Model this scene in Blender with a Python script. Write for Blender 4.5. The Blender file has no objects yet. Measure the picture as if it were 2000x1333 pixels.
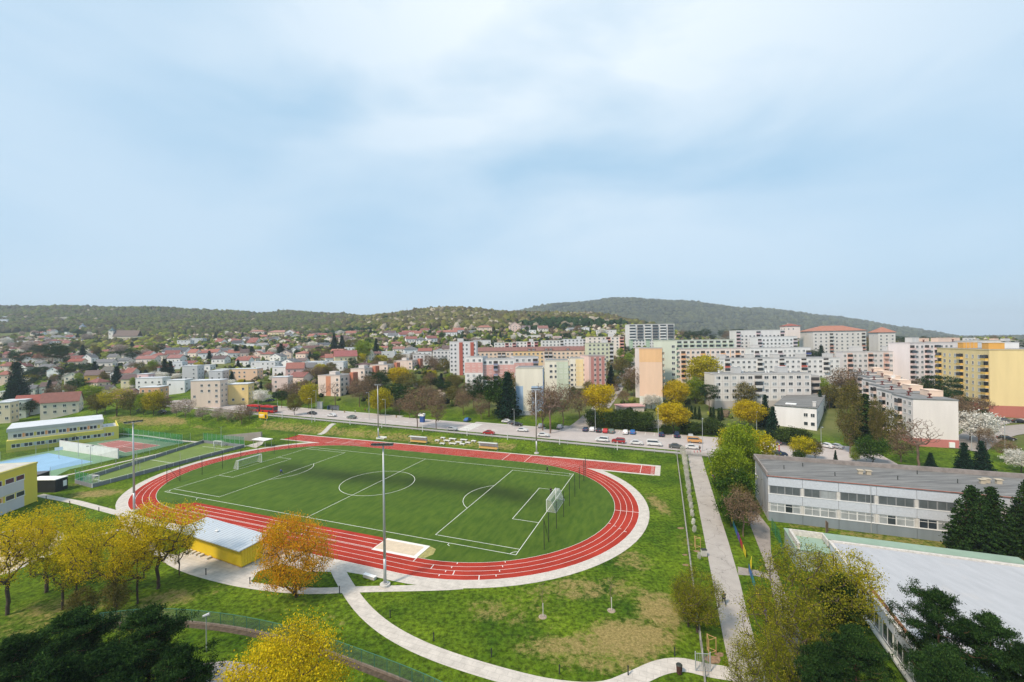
import bpy, math, random
import numpy as np
R = math.radians
C = bpy.context.scene.collection
scene = bpy.context.scene
# ------------------------------------------------------------ camera, sky, sun, exposure
F, CAMH, PIT, ROLL = 814.645, 35.585, 0.00075, -0.01364
TH, OX, OY = -0.36224, -34.566, 105.998          # frame of the sports ground (a along the pitch, b across it)
cd = bpy.data.cameras.new('camera'); cam = bpy.data.objects.new('camera', cd); C.objects.link(cam)
cd.sensor_width = 36; cd.lens = F/2000*36; cd.clip_start = 0.5; cd.clip_end = 40000
from mathutils import Matrix, Vector, noise as mnoise
cam.matrix_world = Matrix.Translation((0, 0, CAMH)) @ Matrix.Rotation(R(90)-PIT, 4, 'X') @ Matrix.Rotation(ROLL, 4, 'Z')
scene.camera = cam
SUN_EL, SUN_AZ = R(50), R(228)                    # azimuth clockwise from +Y: behind the viewer, a little to the left
w = bpy.data.worlds.new('World'); scene.world = w; w.use_nodes = True
nt = w.node_tree; nt.nodes.clear()
def N(nt, t, **k):
    n = nt.nodes.new(t)
    for a, b in k.items(): setattr(n, a, b)
    return n
out = N(nt, 'ShaderNodeOutputWorld'); bg = N(nt, 'ShaderNodeBackground'); bg.inputs['Strength'].default_value = 0.110
sky = N(nt, 'ShaderNodeTexSky', sky_type='NISHITA', sun_disc=False, sun_elevation=SUN_EL, sun_rotation=SUN_AZ, air_density=1.0, dust_density=1.5, ozone_density=1.5)
tc = N(nt, 'ShaderNodeTexCoord'); mp = N(nt, 'ShaderNodeMapping'); mp.inputs['Scale'].default_value = (1, 1, 2.6)
n1 = N(nt, 'ShaderNodeTexNoise'); n1.inputs['Scale'].default_value = 2.3; n1.inputs['Detail'].default_value = 6; n1.inputs['Roughness'].default_value = 0.45
n1.inputs['Distortion'].default_value = 0.25
mp.inputs['Location'].default_value = (11.3, 0.4, 5.0)
cr = N(nt, 'ShaderNodeValToRGB'); cr.color_ramp.elements[0].position = 0.26; cr.color_ramp.elements[1].position = 0.62
sx = N(nt, 'ShaderNodeSeparateXYZ')
# thin bright cloud overhead, bluer veil lower down
el = N(nt, 'ShaderNodeMapRange'); el.inputs['From Min'].default_value = 0.05; el.inputs['From Max'].default_value = 0.62
bright = N(nt, 'ShaderNodeMix', data_type='RGBA')
bright.inputs['A'].default_value = (4.3, 5.6, 6.75, 1); bright.inputs['B'].default_value = (7.0, 7.6, 8.0, 1)
darkc = N(nt, 'ShaderNodeMix', data_type='RGBA')
darkc.inputs['A'].default_value = (3.75, 5.25, 6.6, 1); darkc.inputs['B'].default_value = (2.2, 4.1, 5.8, 1)
mixc = N(nt, 'ShaderNodeMix', data_type='RGBA'); mixs = N(nt, 'ShaderNodeMix', data_type='RGBA'); mixs.inputs['Factor'].default_value = 0.90
L = nt.links.new
L(tc.outputs['Generated'], mp.inputs['Vector']); L(mp.outputs['Vector'], n1.inputs['Vector']); L(n1.outputs['Fac'], cr.inputs['Fac'])
L(tc.outputs['Generated'], sx.inputs[0]); L(sx.outputs['Z'], el.inputs['Value'])
# the thinnest, brightest cloud lies around one direction of the sky
dp = N(nt, 'ShaderNodeVectorMath', operation='DOT_PRODUCT'); dp.inputs[1].default_value = (0.14, 0.76, 0.63)
dr = N(nt, 'ShaderNodeMapRange'); dr.inputs['From Min'].default_value = 0.74; dr.inputs['From Max'].default_value = 1.0
ml = N(nt, 'ShaderNodeMath', operation='MULTIPLY')
L(tc.outputs['Generated'], dp.inputs[0]); L(dp.outputs['Value'], dr.inputs['Value'])
L(el.outputs['Result'], ml.inputs[0]); L(dr.outputs['Result'], ml.inputs[1])
L(ml.outputs[0], bright.inputs['Factor']); L(el.outputs['Result'], darkc.inputs['Factor'])
L(cr.outputs['Color'], mixc.inputs['Factor']); L(darkc.outputs['Result'], mixc.inputs['A']); L(bright.outputs['Result'], mixc.inputs['B'])
L(sky.outputs['Color'], mixs.inputs['A']); L(mixc.outputs['Result'], mixs.inputs['B'])
L(mixs.outputs['Result'], bg.inputs['Color']); L(bg.outputs[0], out.inputs['Surface'])
sd = bpy.data.lights.new('sun', 'SUN'); sd.energy = 3.5; sd.angle = R(8); sd.color = (1.0, 0.86, 0.70)
sun = bpy.data.objects.new('sun', sd); C.objects.link(sun)
sun.rotation_euler = Vector((math.sin(SUN_AZ)*math.cos(SUN_EL), math.cos(SUN_AZ)*math.cos(SUN_EL), math.sin(SUN_EL))).to_track_quat('Z', 'Y').to_euler()
scene.view_settings.view_transform = 'Standard'; scene.view_settings.look = 'None'
scene.view_settings.exposure = 0.42; scene.view_settings.gamma = 1.0
# ------------------------------------------------------------ geometry helpers
ca, sa = math.cos(TH), math.sin(TH)
def W(a, b): return (OX+a*ca-b*sa, OY+a*sa+b*ca)
def LOC(x, y): dx, dy = x-OX, y-OY; return (dx*ca+dy*sa, -dx*sa+dy*ca)
def ray(px, py):
    u, v = px-1000, py-666.5; c, s = math.cos(ROLL), math.sin(ROLL)
    a = u*c+v*s; b = -u*s+v*c
    return a/F, b/F                       # x per metre of depth, drop per metre of depth
def G(px, py, z=0.0):
    a, b = ray(px, py); D = (CAMH-z)/b; return (a*D, D)
def at(px, py, D):
    a, b = ray(px, py); return (a*D, D, CAMH-b*D)
def pix(x, y, z):
    a = x/y*F; b = (CAMH-z)/y*F; c, s = math.cos(ROLL), math.sin(ROLL)
    return 1000+a*c-b*s, 666.5+a*s+b*c
# terrain
CREST = np.array([[-900,1300,603],[0,1300,603],[130,1300,602],[200,1300,605],[330,1300,606],[430,1300,611],[520,1350,617],[560,1400,612],[650,1350,618],[720,1150,621],
 [800,1050,614],[900,950,606],[1000,950,611],[1080,950,613],[1150,900,618],[1220,850,632],[1300,800,650],[1400,800,664],[1500,800,668],[2900,800,668]], float)
TD = np.array([0,150,200,250,300,366,450,520,600,700], float)
TL = np.array([0,0.3,4.0,8.0,12,20,27,33,40,50], float)      # left slope
TM = np.array([0,0.8,4.0,9.0,14,20,28,40,54,66], float)      # middle slope
TR = np.array([0,0.8,4.0,8.0,12,19,23,25,26,26], float)      # right slope
def sstep(x, a, b): t = np.clip((x-a)/(b-a), 0, 1); return t*t*(3-2*t)
def terr(x, y):
    x = np.asarray(x, float); y = np.asarray(y, float)
    D = np.maximum(y, 5.0); col = np.clip(1000+F*x/D, -900, 2900)
    wl = 1-sstep(col, 560, 820); wr = sstep(col, 1180, 1460)
    zt = wl*np.interp(D, TD, TL)+wr*np.interp(D, TD, TR)+(1-wl-wr)*np.interp(D, TD, TM)
    cD = np.interp(col, CREST[:,0], CREST[:,1]); cy = np.interp(col, CREST[:,0], CREST[:,2])
    cz = CAMH-((cy-666.5)+0.01364*(col-1000))/F*cD
    t = np.clip((D-700)/(cD-700), 0, 1)
    z7 = wl*TL[-1]+wr*TR[-1]+(1-wl-wr)*TM[-1]
    hill = z7+(cz-z7)*(t*(0.75+0.25*t))
    back = np.clip((D-cD)/2200, 0, 1)
    hill = np.where(D > cD, cz+(5-cz)*back*(2-back), hill)
    z = np.where(D > 700, hill, zt)
    # gentle unevenness far off
    z = z+sstep(D, 420, 800)*(6*np.sin(x/97+1.3)*np.sin(D/83)+3*np.sin(x/41)*np.sin(D/57+2))*(D < 12000)*np.clip((z-30)/60, 0, 1)
    a = (x-OX)*ca+(y-OY)*sa; b = -(x-OX)*sa+(y-OY)*ca
    zr = np.clip(1.75-0.0165*a, 0.15, 5.0)
    b0 = 39.6-sstep(-a, 95, 150)*22; b1 = 46.0-sstep(-a, 95, 150)*4
    bank = zr*sstep(b, b0, b1)
    k = sstep(b, 77, 92)
    return np.where(b < 77, bank, bank*(1-k)+z*k)
def T(x, y): return float(terr(x, y))
def hit(px, py, d0=30, d1=2500):
    a, b = ray(px, py); D = np.concatenate([np.arange(d0, 700, 0.5), np.arange(700, d1, 3.0)])
    z = CAMH-b*D; t = terr(a*D, D); k = np.nonzero(z <= t)[0]
    d = D[k[0]] if len(k) else 600.0
    return (a*d, d, float(terr(a*d, d)))
# ------------------------------------------------------------ object helpers
def tag(o, label=None, cat=None, group=None, kind=None):
    for k, v in (('label', label), ('category', cat), ('group', group), ('kind', kind)):
        if v: o[k] = v
    return o
def link(name, me, parent=None, loc=None, rz=0):
    o = bpy.data.objects.new(name, me); C.objects.link(o)
    if parent: o.parent = parent
    if loc is not None: o.location = loc
    if rz: o.rotation_euler = (0, 0, rz)
    return o
def empty(name, loc, rz=0, label=None, cat=None, group=None):
    o = link(name, None, None, loc, rz); o.empty_display_size = 0.5
    return tag(o, label, cat, group)
def copy_tree(o, parent=None):
    c = o.copy(); C.objects.link(c)
    if parent: c.parent = parent; c.matrix_parent_inverse = o.matrix_parent_inverse
    for ch in KIDS.get(o.name, []): copy_tree(ch, c)
    return c
KIDS = {}
def kids_of(root):
    KIDS.clear()
    for o in C.objects:
        if o.parent: KIDS.setdefault(o.parent.name, []).append(o)
PENDING = []          # things whose labels are told apart by their order from the left within a place
def later(o, look, place): PENDING.append((o, look, place))
class MB:
    def __init__(s): s.v = []; s.f = []; s.m = []
    def add(s, vs, fs, m=0):
        k = len(s.v); s.v += [tuple(p) for p in vs]; s.f += [tuple(i+k for i in f) for f in fs]; s.m += [m]*len(fs)
    def box(s, x0, x1, y0, y1, z0, z1, m=0):
        s.add([(x0,y0,z0),(x1,y0,z0),(x1,y1,z0),(x0,y1,z0),(x0,y0,z1),(x1,y0,z1),(x1,y1,z1),(x0,y1,z1)],
              [(3,2,1,0),(4,5,6,7),(0,1,5,4),(1,2,6,5),(2,3,7,6),(3,0,4,7)], m)
    def tube(s, p0, p1, r0, r1=None, n=6, m=0):
        if r1 is None: r1 = r0
        p0 = Vector(p0); p1 = Vector(p1); d = (p1-p0)
        if d.length < 1e-6: return
        q = d.to_track_quat('Z', 'Y'); vs = []
        for p, r in ((p0, r0), (p1, r1)):
            for i in range(n): vs.append(p+q @ Vector((r*math.cos(2*math.pi*i/n), r*math.sin(2*math.pi*i/n), 0)))
        s.add(vs, [(i, (i+1) % n, n+(i+1) % n, n+i) for i in range(n)]+[tuple(range(n-1, -1, -1)), tuple(range(n, 2*n))], m)
    def prism(s, poly, z0, z1, m=0):            # poly counter-clockwise in xy
        n = len(poly); s.add([(x,y,z0) for x,y in poly]+[(x,y,z1) for x,y in poly],
            [tuple(range(n-1,-1,-1)), tuple(range(n,2*n))]+[(i,(i+1)%n,n+(i+1)%n,n+i) for i in range(n)], m)
    def mesh(s, name, mats, smooth=False):
        me = bpy.data.meshes.new(name); me.from_pydata(s.v, [], s.f)
        for mt in (mats if isinstance(mats, (list, tuple)) else [mats]): me.materials.append(mt)
        if any(s.m): me.polygons.foreach_set('material_index', s.m)
        if smooth: me.polygons.foreach_set('use_smooth', [True]*len(s.f))
        me.update(); return me
    def obj(s, name, mats, parent=None, loc=None, rz=0, smooth=False):
        return link(name, s.mesh(name, mats, smooth), parent, loc, rz)
def np_mesh(name, v, f, mat, smooth=False):
    me = bpy.data.meshes.new(name); n = len(f); k = f.shape[1]
    me.vertices.add(len(v)); me.vertices.foreach_set('co', np.asarray(v, np.float32).ravel())
    me.loops.add(n*k); me.loops.foreach_set('vertex_index', f.astype(np.int32).ravel())
    me.polygons.add(n); me.polygons.foreach_set('loop_start', np.arange(0, n*k, k, dtype=np.int32)); me.polygons.foreach_set('loop_total', np.full(n, k, np.int32))
    if smooth: me.polygons.foreach_set('use_smooth', np.ones(n, bool))
    me.materials.append(mat); me.update(calc_edges=True); return me
def np_join(parts):       # [(v,f)] -> one
    vs, fs, k = [], [], 0
    for v, f in parts: vs.append(v); fs.append(f+k); k += len(v)
    return np.concatenate(vs), np.concatenate(fs)
# ------------------------------------------------------------ materials
MC = {}
def mat(name, col, rough=0.8, var=0.10, scale=0.6, metal=0.0, bump=0.0, spec=0.3, streak=False):
    if name in MC: return MC[name]
    m = bpy.data.materials.new(name); m.use_nodes = True; nt = m.node_tree; b = nt.nodes['Principled BSDF']
    b.inputs['Roughness'].default_value = rough; b.inputs['Metallic'].default_value = metal; b.inputs['Specular IOR Level'].default_value = spec
    if var > 0:
        g = N(nt, 'ShaderNodeNewGeometry'); n = N(nt, 'ShaderNodeTexNoise'); n.inputs['Scale'].default_value = scale; n.inputs['Detail'].default_value = 5; n.inputs['Roughness'].default_value = 0.65
        src = g.outputs['Position']
        if streak:
            mpp = N(nt, 'ShaderNodeMapping'); mpp.inputs['Scale'].default_value = (1, 1, 0.12); nt.links.new(src, mpp.inputs[0]); src = mpp.outputs[0]
        nt.links.new(src, n.inputs['Vector'])
        r = N(nt, 'ShaderNodeMapRange'); r.inputs['From Min'].default_value = 0.3; r.inputs['From Max'].default_value = 0.7
        r.inputs['To Min'].default_value = 1-var; r.inputs['To Max'].default_value = 1+var
        nt.links.new(n.outputs['Fac'], r.inputs['Value'])
        mx = N(nt, 'ShaderNodeVectorMath', operation='SCALE'); mx.inputs[0].default_value = col[:3]
        nt.links.new(r.outputs['Result'], mx.inputs['Scale']); nt.links.new(mx.outputs[0], b.inputs['Base Color'])
        if bump:
            bp = N(nt, 'ShaderNodeBump'); bp.inputs['Strength'].default_value = bump; nt.links.new(n.outputs['Fac'], bp.inputs['Height']); nt.links.new(bp.outputs[0], b.inputs['Normal'])
    else: b.inputs['Base Color'].default_value = (*col[:3], 1)
    MC[name] = m; return m
def srgb(r, g, b):
    f = lambda c: (c/255/12.92) if c/255 <= 0.04045 else ((c/255+0.055)/1.055)**2.4
    return (f(r), f(g), f(b))
def wallmat(rgb, k=0.86):
    c = srgb(*rgb); g_ = sum(c)/3; c = tuple((x*.84+g_*.16)*k for x in c); return mat('plaster_%d_%d_%d' % rgb, c, 0.9, 0.07, 0.35, streak=True)
def leafmat(name, cols, trans=0.35, objvar=0.12):
    m = bpy.data.materials.new(name); m.use_nodes = True; nt = m.node_tree; nt.nodes.clear(); L = nt.links.new
    o = N(nt, 'ShaderNodeOutputMaterial'); g = N(nt, 'ShaderNodeNewGeometry'); oi = N(nt, 'ShaderNodeObjectInfo')
    r = N(nt, 'ShaderNodeValToRGB'); e = r.color_ramp.elements
    while len(e) < len(cols): e.new(0.5)
    for i, c in enumerate(cols): e[i].position = i/(len(cols)-1); e[i].color = (*c, 1)
    ns = N(nt, 'ShaderNodeTexNoise'); ns.inputs['Scale'].default_value = 0.55; ns.inputs['Detail'].default_value = 2
    L(g.outputs['Position'], ns.inputs['Vector'])
    ad = N(nt, 'ShaderNodeMath', operation='ADD'); mu = N(nt, 'ShaderNodeMath', operation='MULTIPLY_ADD'); mu.inputs[1].default_value = 1.1; mu.inputs[2].default_value = -0.55
    L(ns.outputs['Fac'], mu.inputs[0]); L(mu.outputs[0], ad.inputs[0]); L(g.outputs['Random Per Island'], ad.inputs[1]); L(ad.outputs[0], r.inputs['Fac'])
    ov = N(nt, 'ShaderNodeMapRange'); ov.inputs['To Min'].default_value = 1-objvar; ov.inputs['To Max'].default_value = 1+objvar; L(oi.outputs['Random'], ov.inputs['Value'])
    sc = N(nt, 'ShaderNodeVectorMath', operation='SCALE'); L(r.outputs['Color'], sc.inputs[0]); L(ov.outputs['Result'], sc.inputs['Scale'])
    d = N(nt, 'ShaderNodeBsdfDiffuse'); t = N(nt, 'ShaderNodeBsdfTranslucent'); mx = N(nt, 'ShaderNodeMixShader'); mx.inputs['Fac'].default_value = trans
    L(sc.outputs[0], d.inputs['Color']); L(sc.outputs[0], t.inputs['Color']); L(d.outputs[0], mx.inputs[1]); L(t.outputs[0], mx.inputs[2]); L(mx.outputs[0], o.inputs['Surface'])
    return m
def netmat(name, col, cover):
    m = bpy.data.materials.new(name); m.use_nodes = True; nt = m.node_tree; nt.nodes.clear()
    o = N(nt, 'ShaderNodeOutputMaterial'); d = N(nt, 'ShaderNodeBsdfDiffuse'); d.inputs['Color'].default_value = (*col, 1)
    t = N(nt, 'ShaderNodeBsdfTransparent'); mx = N(nt, 'ShaderNodeMixShader'); mx.inputs['Fac'].default_value = cover
    nt.links.new(t.outputs[0], mx.inputs[1]); nt.links.new(d.outputs[0], mx.inputs[2]); nt.links.new(mx.outputs[0], o.inputs['Surface']); return m
M = dict(
 white=mat('white_paint', (.78,.78,.77), .6, .04), line=mat('line_paint', (.74,.74,.70), .8, .10, 3.0), glass=mat('window_glass', (.035,.045,.055), .08, .35, 0.23, spec=.6),
 glassl=mat('curtained_glass', (.30,.32,.33), .25, .3, 0.4), frame=mat('window_frame', (.74,.74,.73), .5, 0), gravel=mat('bitumen_roof', (.20,.20,.20), .95, .22, .5), roofl=mat('light_roof', (.55,.57,.60), .7, .10, .25),
 metal=mat('galvanised_steel', (.47,.49,.51), .45, .05, metal=.4), dark=mat('dark_metal', (.03,.035,.03), .6, 0), black=mat('black_rubber', (.02,.02,.02), .8, 0), conc=mat('concrete', (.50,.48,.45), .9, .12, 1.5),
 bark=mat('bark', (.075,.055,.042), .95, .3, 4), barkpine=mat('pine_bark', (.16,.075,.045), .95, .3, 4), bark2=mat('twig_bark', (.17,.115,.085), .95, .2, 4), asphalt=mat('asphalt', (.33,.30,.29), .95, .10, .35),
 chrome=mat('lamp_glass', (.6,.6,.6), .2, 0), red=mat('red_paint', (.5,.02,.02), .4, 0), yellow=mat('yellow_sheet', (.80,.60,.03), .5, .06), wood=mat('wood', (.45,.27,.13), .8, .2, 3),
 netg=netmat('green_mesh', (.02,.22,.10), .45), netd=netmat('dark_net', (.02,.05,.03), .22), netw=netmat('white_net', (.7,.7,.7), .28), wire=netmat('wire_mesh', (.10,.16,.12), .38), wireg=netmat('grey_wire_mesh', (.08,.09,.08), .20))
# ============================================================ GROUND
def ell(x, y, cx, cy, rx, ry, ang=0.0):
    c, s = math.cos(ang), math.sin(ang); dx, dy = x-cx, y-cy
    u = (dx*c+dy*s)/rx; v = (-dx*s+dy*c)/ry; return np.clip(1.25-np.sqrt(u*u+v*v), 0, 1)
def ground_material():
    m = bpy.data.materials.new('grassland'); m.use_nodes = True; nt = m.node_tree; b = nt.nodes['Principled BSDF']; L = nt.links.new
    b.inputs['Roughness'].default_value = 0.95; b.inputs['Specular IOR Level'].default_value = 0.1
    g = N(nt, 'ShaderNodeNewGeometry'); P = g.outputs['Position']
    def noise(s, d=5, r=.6, dist=0):
        n = N(nt, 'ShaderNodeTexNoise'); n.inputs['Scale'].default_value = s; n.inputs['Detail'].default_value = d; n.inputs['Roughness'].default_value = r; n.inputs['Distortion'].default_value = dist; L(P, n.inputs['Vector']); return n.outputs['Fac']
    def ramp(src, p0, p1, c0, c1):
        r = N(nt, 'ShaderNodeValToRGB'); r.color_ramp.elements[0].position = p0; r.color_ramp.elements[1].position = p1
        r.color_ramp.elements[0].color = (*c0, 1); r.color_ramp.elements[1].color = (*c1, 1); L(src, r.inputs['Fac']); return r.outputs['Color']
    def mix(f, a, c):
        x = N(nt, 'ShaderNodeMix', data_type='RGBA'); L(f, x.inputs['Factor']); L(a, x.inputs['A']); L(c, x.inputs['B']); return x.outputs['Result']
    lush = ramp(noise(0.11, 6, .65), .35, .65, (.040,.088,.005), (.125,.19,.010))
    tuft = ramp(noise(1.6, 4, .7), .38, .62, (.42,.42,.42), (1.35,1.35,1.35))
    mu = N(nt, 'ShaderNodeMix', data_type='RGBA', blend_type='MULTIPLY'); mu.inputs['Factor'].default_value = 1; L(lush, mu.inputs['A']); L(tuft, mu.inputs['B'])
    straw = ramp(noise(3.0, 6, .8), .32, .68, (.10,.085,.02), (.42,.32,.13))
    at_ = N(nt, 'ShaderNodeAttribute', attribute_name='dry'); big = noise(0.8, 8, .82, .3)
    ad = N(nt, 'ShaderNodeMath', operation='ADD'); L(at_.outputs['Fac'], ad.inputs[0]); L(big, ad.inputs[1])
    f1 = ramp(ad.outputs[0], .76, .92, (0,0,0), (1,1,1))
    near = mix(f1, mu.outputs['Result'], straw)
    town = ramp(noise(0.06, 6, .7), .36, .62, (.055,.080,.016), (.14,.15,.05))
    at2 = N(nt, 'ShaderNodeAttribute', attribute_name='town'); res = mix(at2.outputs['Fac'], near, town)
    L(res, b.inputs['Base Color'])
    bp = N(nt, 'ShaderNodeBump'); bp.inputs['Strength'].default_value = 0.6; bp.inputs['Distance'].default_value = 0.3; L(noise(2.5, 5, .8), bp.inputs['Height']); L(bp.outputs[0], b.inputs['Normal'])
    return m
rows = [-90, -60, -35, -15, 0]; d = 12.0
while d < 230: rows.append(d); d += 1.5
while d < 760: rows.append(d); d += d*0.0125
while d < 2600: rows.append(d); d += d*0.022
while d < 5600: rows.append(d); d *= 1.08
rows = np.array(rows); ts = np.concatenate([np.linspace(-3.5, -1.62, 14)[:-1], np.linspace(-1.6, 1.6, 400), np.linspace(1.62, 3.5, 14)[1:]])
gx = ts[None, :]*(np.maximum(rows, 0)[:, None]+90); gy = np.repeat(rows[:, None], len(ts), 1); gz = terr(gx, gy)
nr, nc = gx.shape; idx = np.arange(nr*nc).reshape(nr, nc)
ff = np.stack([idx[:-1,:-1], idx[:-1,1:], idx[1:,1:], idx[1:,:-1]], -1).reshape(-1, 4)
gm = np_mesh('ground', np.stack([gx, gy, gz], -1).reshape(-1, 3), ff, ground_material(), True)
la = (gx-OX)*ca+(gy-OY)*sa; lb = -(gx-OX)*sa+(gy-OY)*ca
dry = np.zeros_like(gx)+0.12
for (px, py, rx, ry, k) in ((1230,1245,7,4.0,.55),(1290,1190,4,5,.5),(1120,1265,9,3,.42),(1235,1095,4,5,.36),(1130,1150,6,4,.40),(1020,1200,7,4,.26),(1285,985,2.5,9,.42),(1340,1060,2,4,.3),
    (190,965,8,4,.46),(140,950,6,3,.3),(420,1150,4,2,.25),(330,1170,5,3,.42),(120,1190,9,4,.34),(250,1215,8,3,.36),(50,1225,6,4,.3),(300,1190,5,2.5,.3),(620,1215,6,2.5,.26),(720,1180,3,2,.2),(560,1190,6,3,.2),(1050,1160,4,3,.3),(1385,1180,1.5,6,.3),(1215,1150,5,4,.34),(960,1190,5,3,.36),(1190,1290,8,2.5,.4)):
    x, y = G(px, py); dry = np.maximum(dry, .74*k*np.clip(ell(gx, gy, x, y, rx, ry)*1.3, 0, 1)+.06)
dry = np.maximum(dry, 0.33*sstep(lb, 37.5, 39.5)*(1-sstep(lb, 43.6, 45.5))*(la > -95)*(la < 22))          # bare bank above the track
dry = np.maximum(dry, 0.22*sstep(lb, 37, 39)*(1-sstep(lb, 43.6, 48))*(la > -170)*(la <= -60))
dry = np.maximum(dry, 0.30*(lb > 9-5)*(lb < 12)*(la > 90)*(la < 122)); dry = np.maximum(dry, 0.34*(lb > -4)*(lb < 5.5)*(la > 98)*(la < 124))
for (px, py, rx, ry, k) in ((270,823,26,5,.30),(395,838,12,2.0,.26),(240,818,14,4,.28),(330,822,14,4,.35)):
    x, y, _z = hit(px, py); dry = np.maximum(dry, k*np.clip(ell(gx, gy, x, y, rx, ry, -.36)*1.4, 0, 1)+.06)
town = sstep(lb, 78, 100)*(1-0.0*gx)
for nm, arr in (('dry', dry), ('town', town)):
    at_ = gm.attributes.new(nm, 'FLOAT', 'POINT'); at_.data.foreach_set('value', arr.astype(np.float32).ravel())
tag(link('ground', gm), 'grassy ground with worn straw patches rising to a hillside', 'ground', None, 'structure')
# ------------------------------------------------------------ flat sheets
def struct(name, label, mb, mt, cat=None): return tag(mb.obj(name, mt), label, cat or name.replace('_', ' '), None, 'structure')
def dens(pts, step=2.0):
    o = [pts[0]]
    for p, q in zip(pts[:-1], pts[1:]):
        n = max(1, int(math.dist(p, q)/step))
        for i in range(1, n+1): o.append((p[0]+(q[0]-p[0])*i/n, p[1]+(q[1]-p[1])*i/n))
    return o
def smooth(pts, it=2):
    for _ in range(it):
        o = [pts[0]]
        for p, q in zip(pts[:-1], pts[1:]): o += [(p[0]*.75+q[0]*.25, p[1]*.75+q[1]*.25), (p[0]*.25+q[0]*.75, p[1]*.25+q[1]*.75)]
        pts = o+[pts[-1]]
    return pts
def ribbon(mb, pts, wd, off, m=0, drape=True, nw=1, closed=False):
    n = len(pts); L_ = []
    for i in range(n):
        p = pts[(i-1) % n] if closed else pts[max(i-1, 0)]; q = pts[(i+1) % n] if closed else pts[min(i+1, n-1)]
        dx, dy = q[0]-p[0], q[1]-p[1]; l = math.hypot(dx, dy) or 1; nx, ny = -dy/l, dx/l
        L_.append([(pts[i][0]+nx*wd*(j/nw-.5), pts[i][1]+ny*wd*(j/nw-.5)) for j in range(nw+1)])
    vs = [(x, y, (T(x, y) if drape else 0)+off) for r_ in L_ for x, y in r_]; k = nw+1; fs = []
    for i in range(n if closed else n-1):
        i2 = (i+1) % n
        for j in range(nw): fs.append((i*k+j+1, i*k+j, i2*k+j, i2*k+j+1))
    mb.add(vs, fs, m)
def polysheet(mb, pts, z, m=0): mb.add([(x, y, z) for x, y in pts], [tuple(range(len(pts)))], m)
def between(mb, A, B, off, m=0, drape=False):      # strip between two edge lines with equal counts
    n = len(A); vs = [(x, y, (T(x, y) if drape else 0)+off) for x, y in A+B]
    mb.add(vs, [(i, n+i, n+i+1, i+1) for i in range(n-1)], m)
Ax, Rr, LW = 30.4, 28.3, 1.22
def oval(r, n=40):
    o = []
    for k in range(n+1): t = -math.pi/2+math.pi*k/n; o.append((Ax+r*math.cos(t), r*math.sin(t)))
    for k in range(n+1): t = math.pi/2+math.pi*k/n; o.append((-Ax+r*math.cos(t), r*math.sin(t)))
    return o
def ovalring(mb, r0, r1, z, m=0):
    a, b = [W(*p) for p in oval(r0)], [W(*p) for p in oval(r1)]; n = len(a)
    mb.add([(x,y,z) for x,y in a+b], [(i, n+i, n+(i+1) % n, (i+1) % n) for i in range(n)], m)
def rect(mb, a0, a1, b0, b1, z, m=0): polysheet(mb, [W(a0,b0), W(a1,b0), W(a1,b1), W(a0,b1)], z, m)
pale = mat('pale_paving', (.52,.475,.425), .9, .16, .9)
def crack(m, scale, width, dark, brick=False):
    nt = m.node_tree; b = nt.nodes['Principled BSDF']; src = b.inputs['Base Color'].links[0].from_socket; g = N(nt, 'ShaderNodeNewGeometry')
    if brick:
        t = N(nt, 'ShaderNodeTexBrick'); t.inputs['Scale'].default_value = scale; t.inputs['Color1'].default_value = (1,1,1,1); t.inputs['Color2'].default_value = (.95,.95,.95,1); t.inputs['Mortar'].default_value = (dark,)*3+(1,); t.inputs['Mortar Size'].default_value = width
        mp = N(nt, 'ShaderNodeMapping'); mp.inputs['Rotation'].default_value = (0,0,-TH); nt.links.new(g.outputs['Position'], mp.inputs[0]); nt.links.new(mp.outputs[0], t.inputs['Vector']); f = t.outputs['Color']
    else:
        t = N(nt, 'ShaderNodeTexVoronoi', feature='DISTANCE_TO_EDGE'); t.inputs['Scale'].default_value = scale; wn = N(nt, 'ShaderNodeTexNoise'); wn.inputs['Scale'].default_value = 1.5
        ad = N(nt, 'ShaderNodeVectorMath', operation='MULTIPLY_ADD'); ad.inputs[1].default_value = (1.2,1.2,1.2); nt.links.new(g.outputs['Position'], wn.inputs['Vector']); nt.links.new(wn.outputs['Color'], ad.inputs[0]); nt.links.new(g.outputs['Position'], ad.inputs[2]); nt.links.new(ad.outputs[0], t.inputs['Vector'])
        r = N(nt, 'ShaderNodeMapRange'); r.inputs['From Max'].default_value = width; r.inputs['To Min'].default_value = dark; nt.links.new(t.outputs['Distance'], r.inputs['Value']); f = r.outputs['Result']
    mx = N(nt, 'ShaderNodeVectorMath', operation='MULTIPLY'); nt.links.new(src, mx.inputs[0]); nt.links.new(f, mx.inputs[1]); nt.links.new(mx.outputs[0], b.inputs['Base Color']); return m
crack(pale, .36, .012, .80, True)
# pale concrete: ring, spur edges, near paths, container apron
b_ = MB(); ovalring(b_, Rr+4.85, Rr+6.9, .020); struct('track_edge_paving', 'pale concrete strip all round the outer edge of the red track', b_, pale, 'paving')
b_ = MB(); rect(b_, 36, 67.0, Rr+7.2, Rr+8.6, .016); rect(b_, 65.6, 67.0, Rr-.6, Rr+7.2, .016); rect(b_, 47, 65.6, Rr-.9, Rr+.1, .016); rect(b_, -66.5, 36, Rr+7.2, Rr+8.1, .016); rect(b_, -66.5, -41, Rr-.8, Rr+.1, .016)
struct('sprint_lane_paving', 'pale concrete edging along the red sprint straight', b_, pale, 'paving')
def LW_(pxs): return [G(x, y) for x, y in pxs]
b_ = MB()
ribbon(b_, smooth(LW_([(655,1105),(668,1132),(700,1183),(745,1225),(805,1260),(880,1290),(985,1322),(1080,1345),(1180,1352),(1242,1326),(1290,1303),(1335,1298),(1378,1310),(1432,1318)])), 2.0, .012, drape=False, nw=1)
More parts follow.
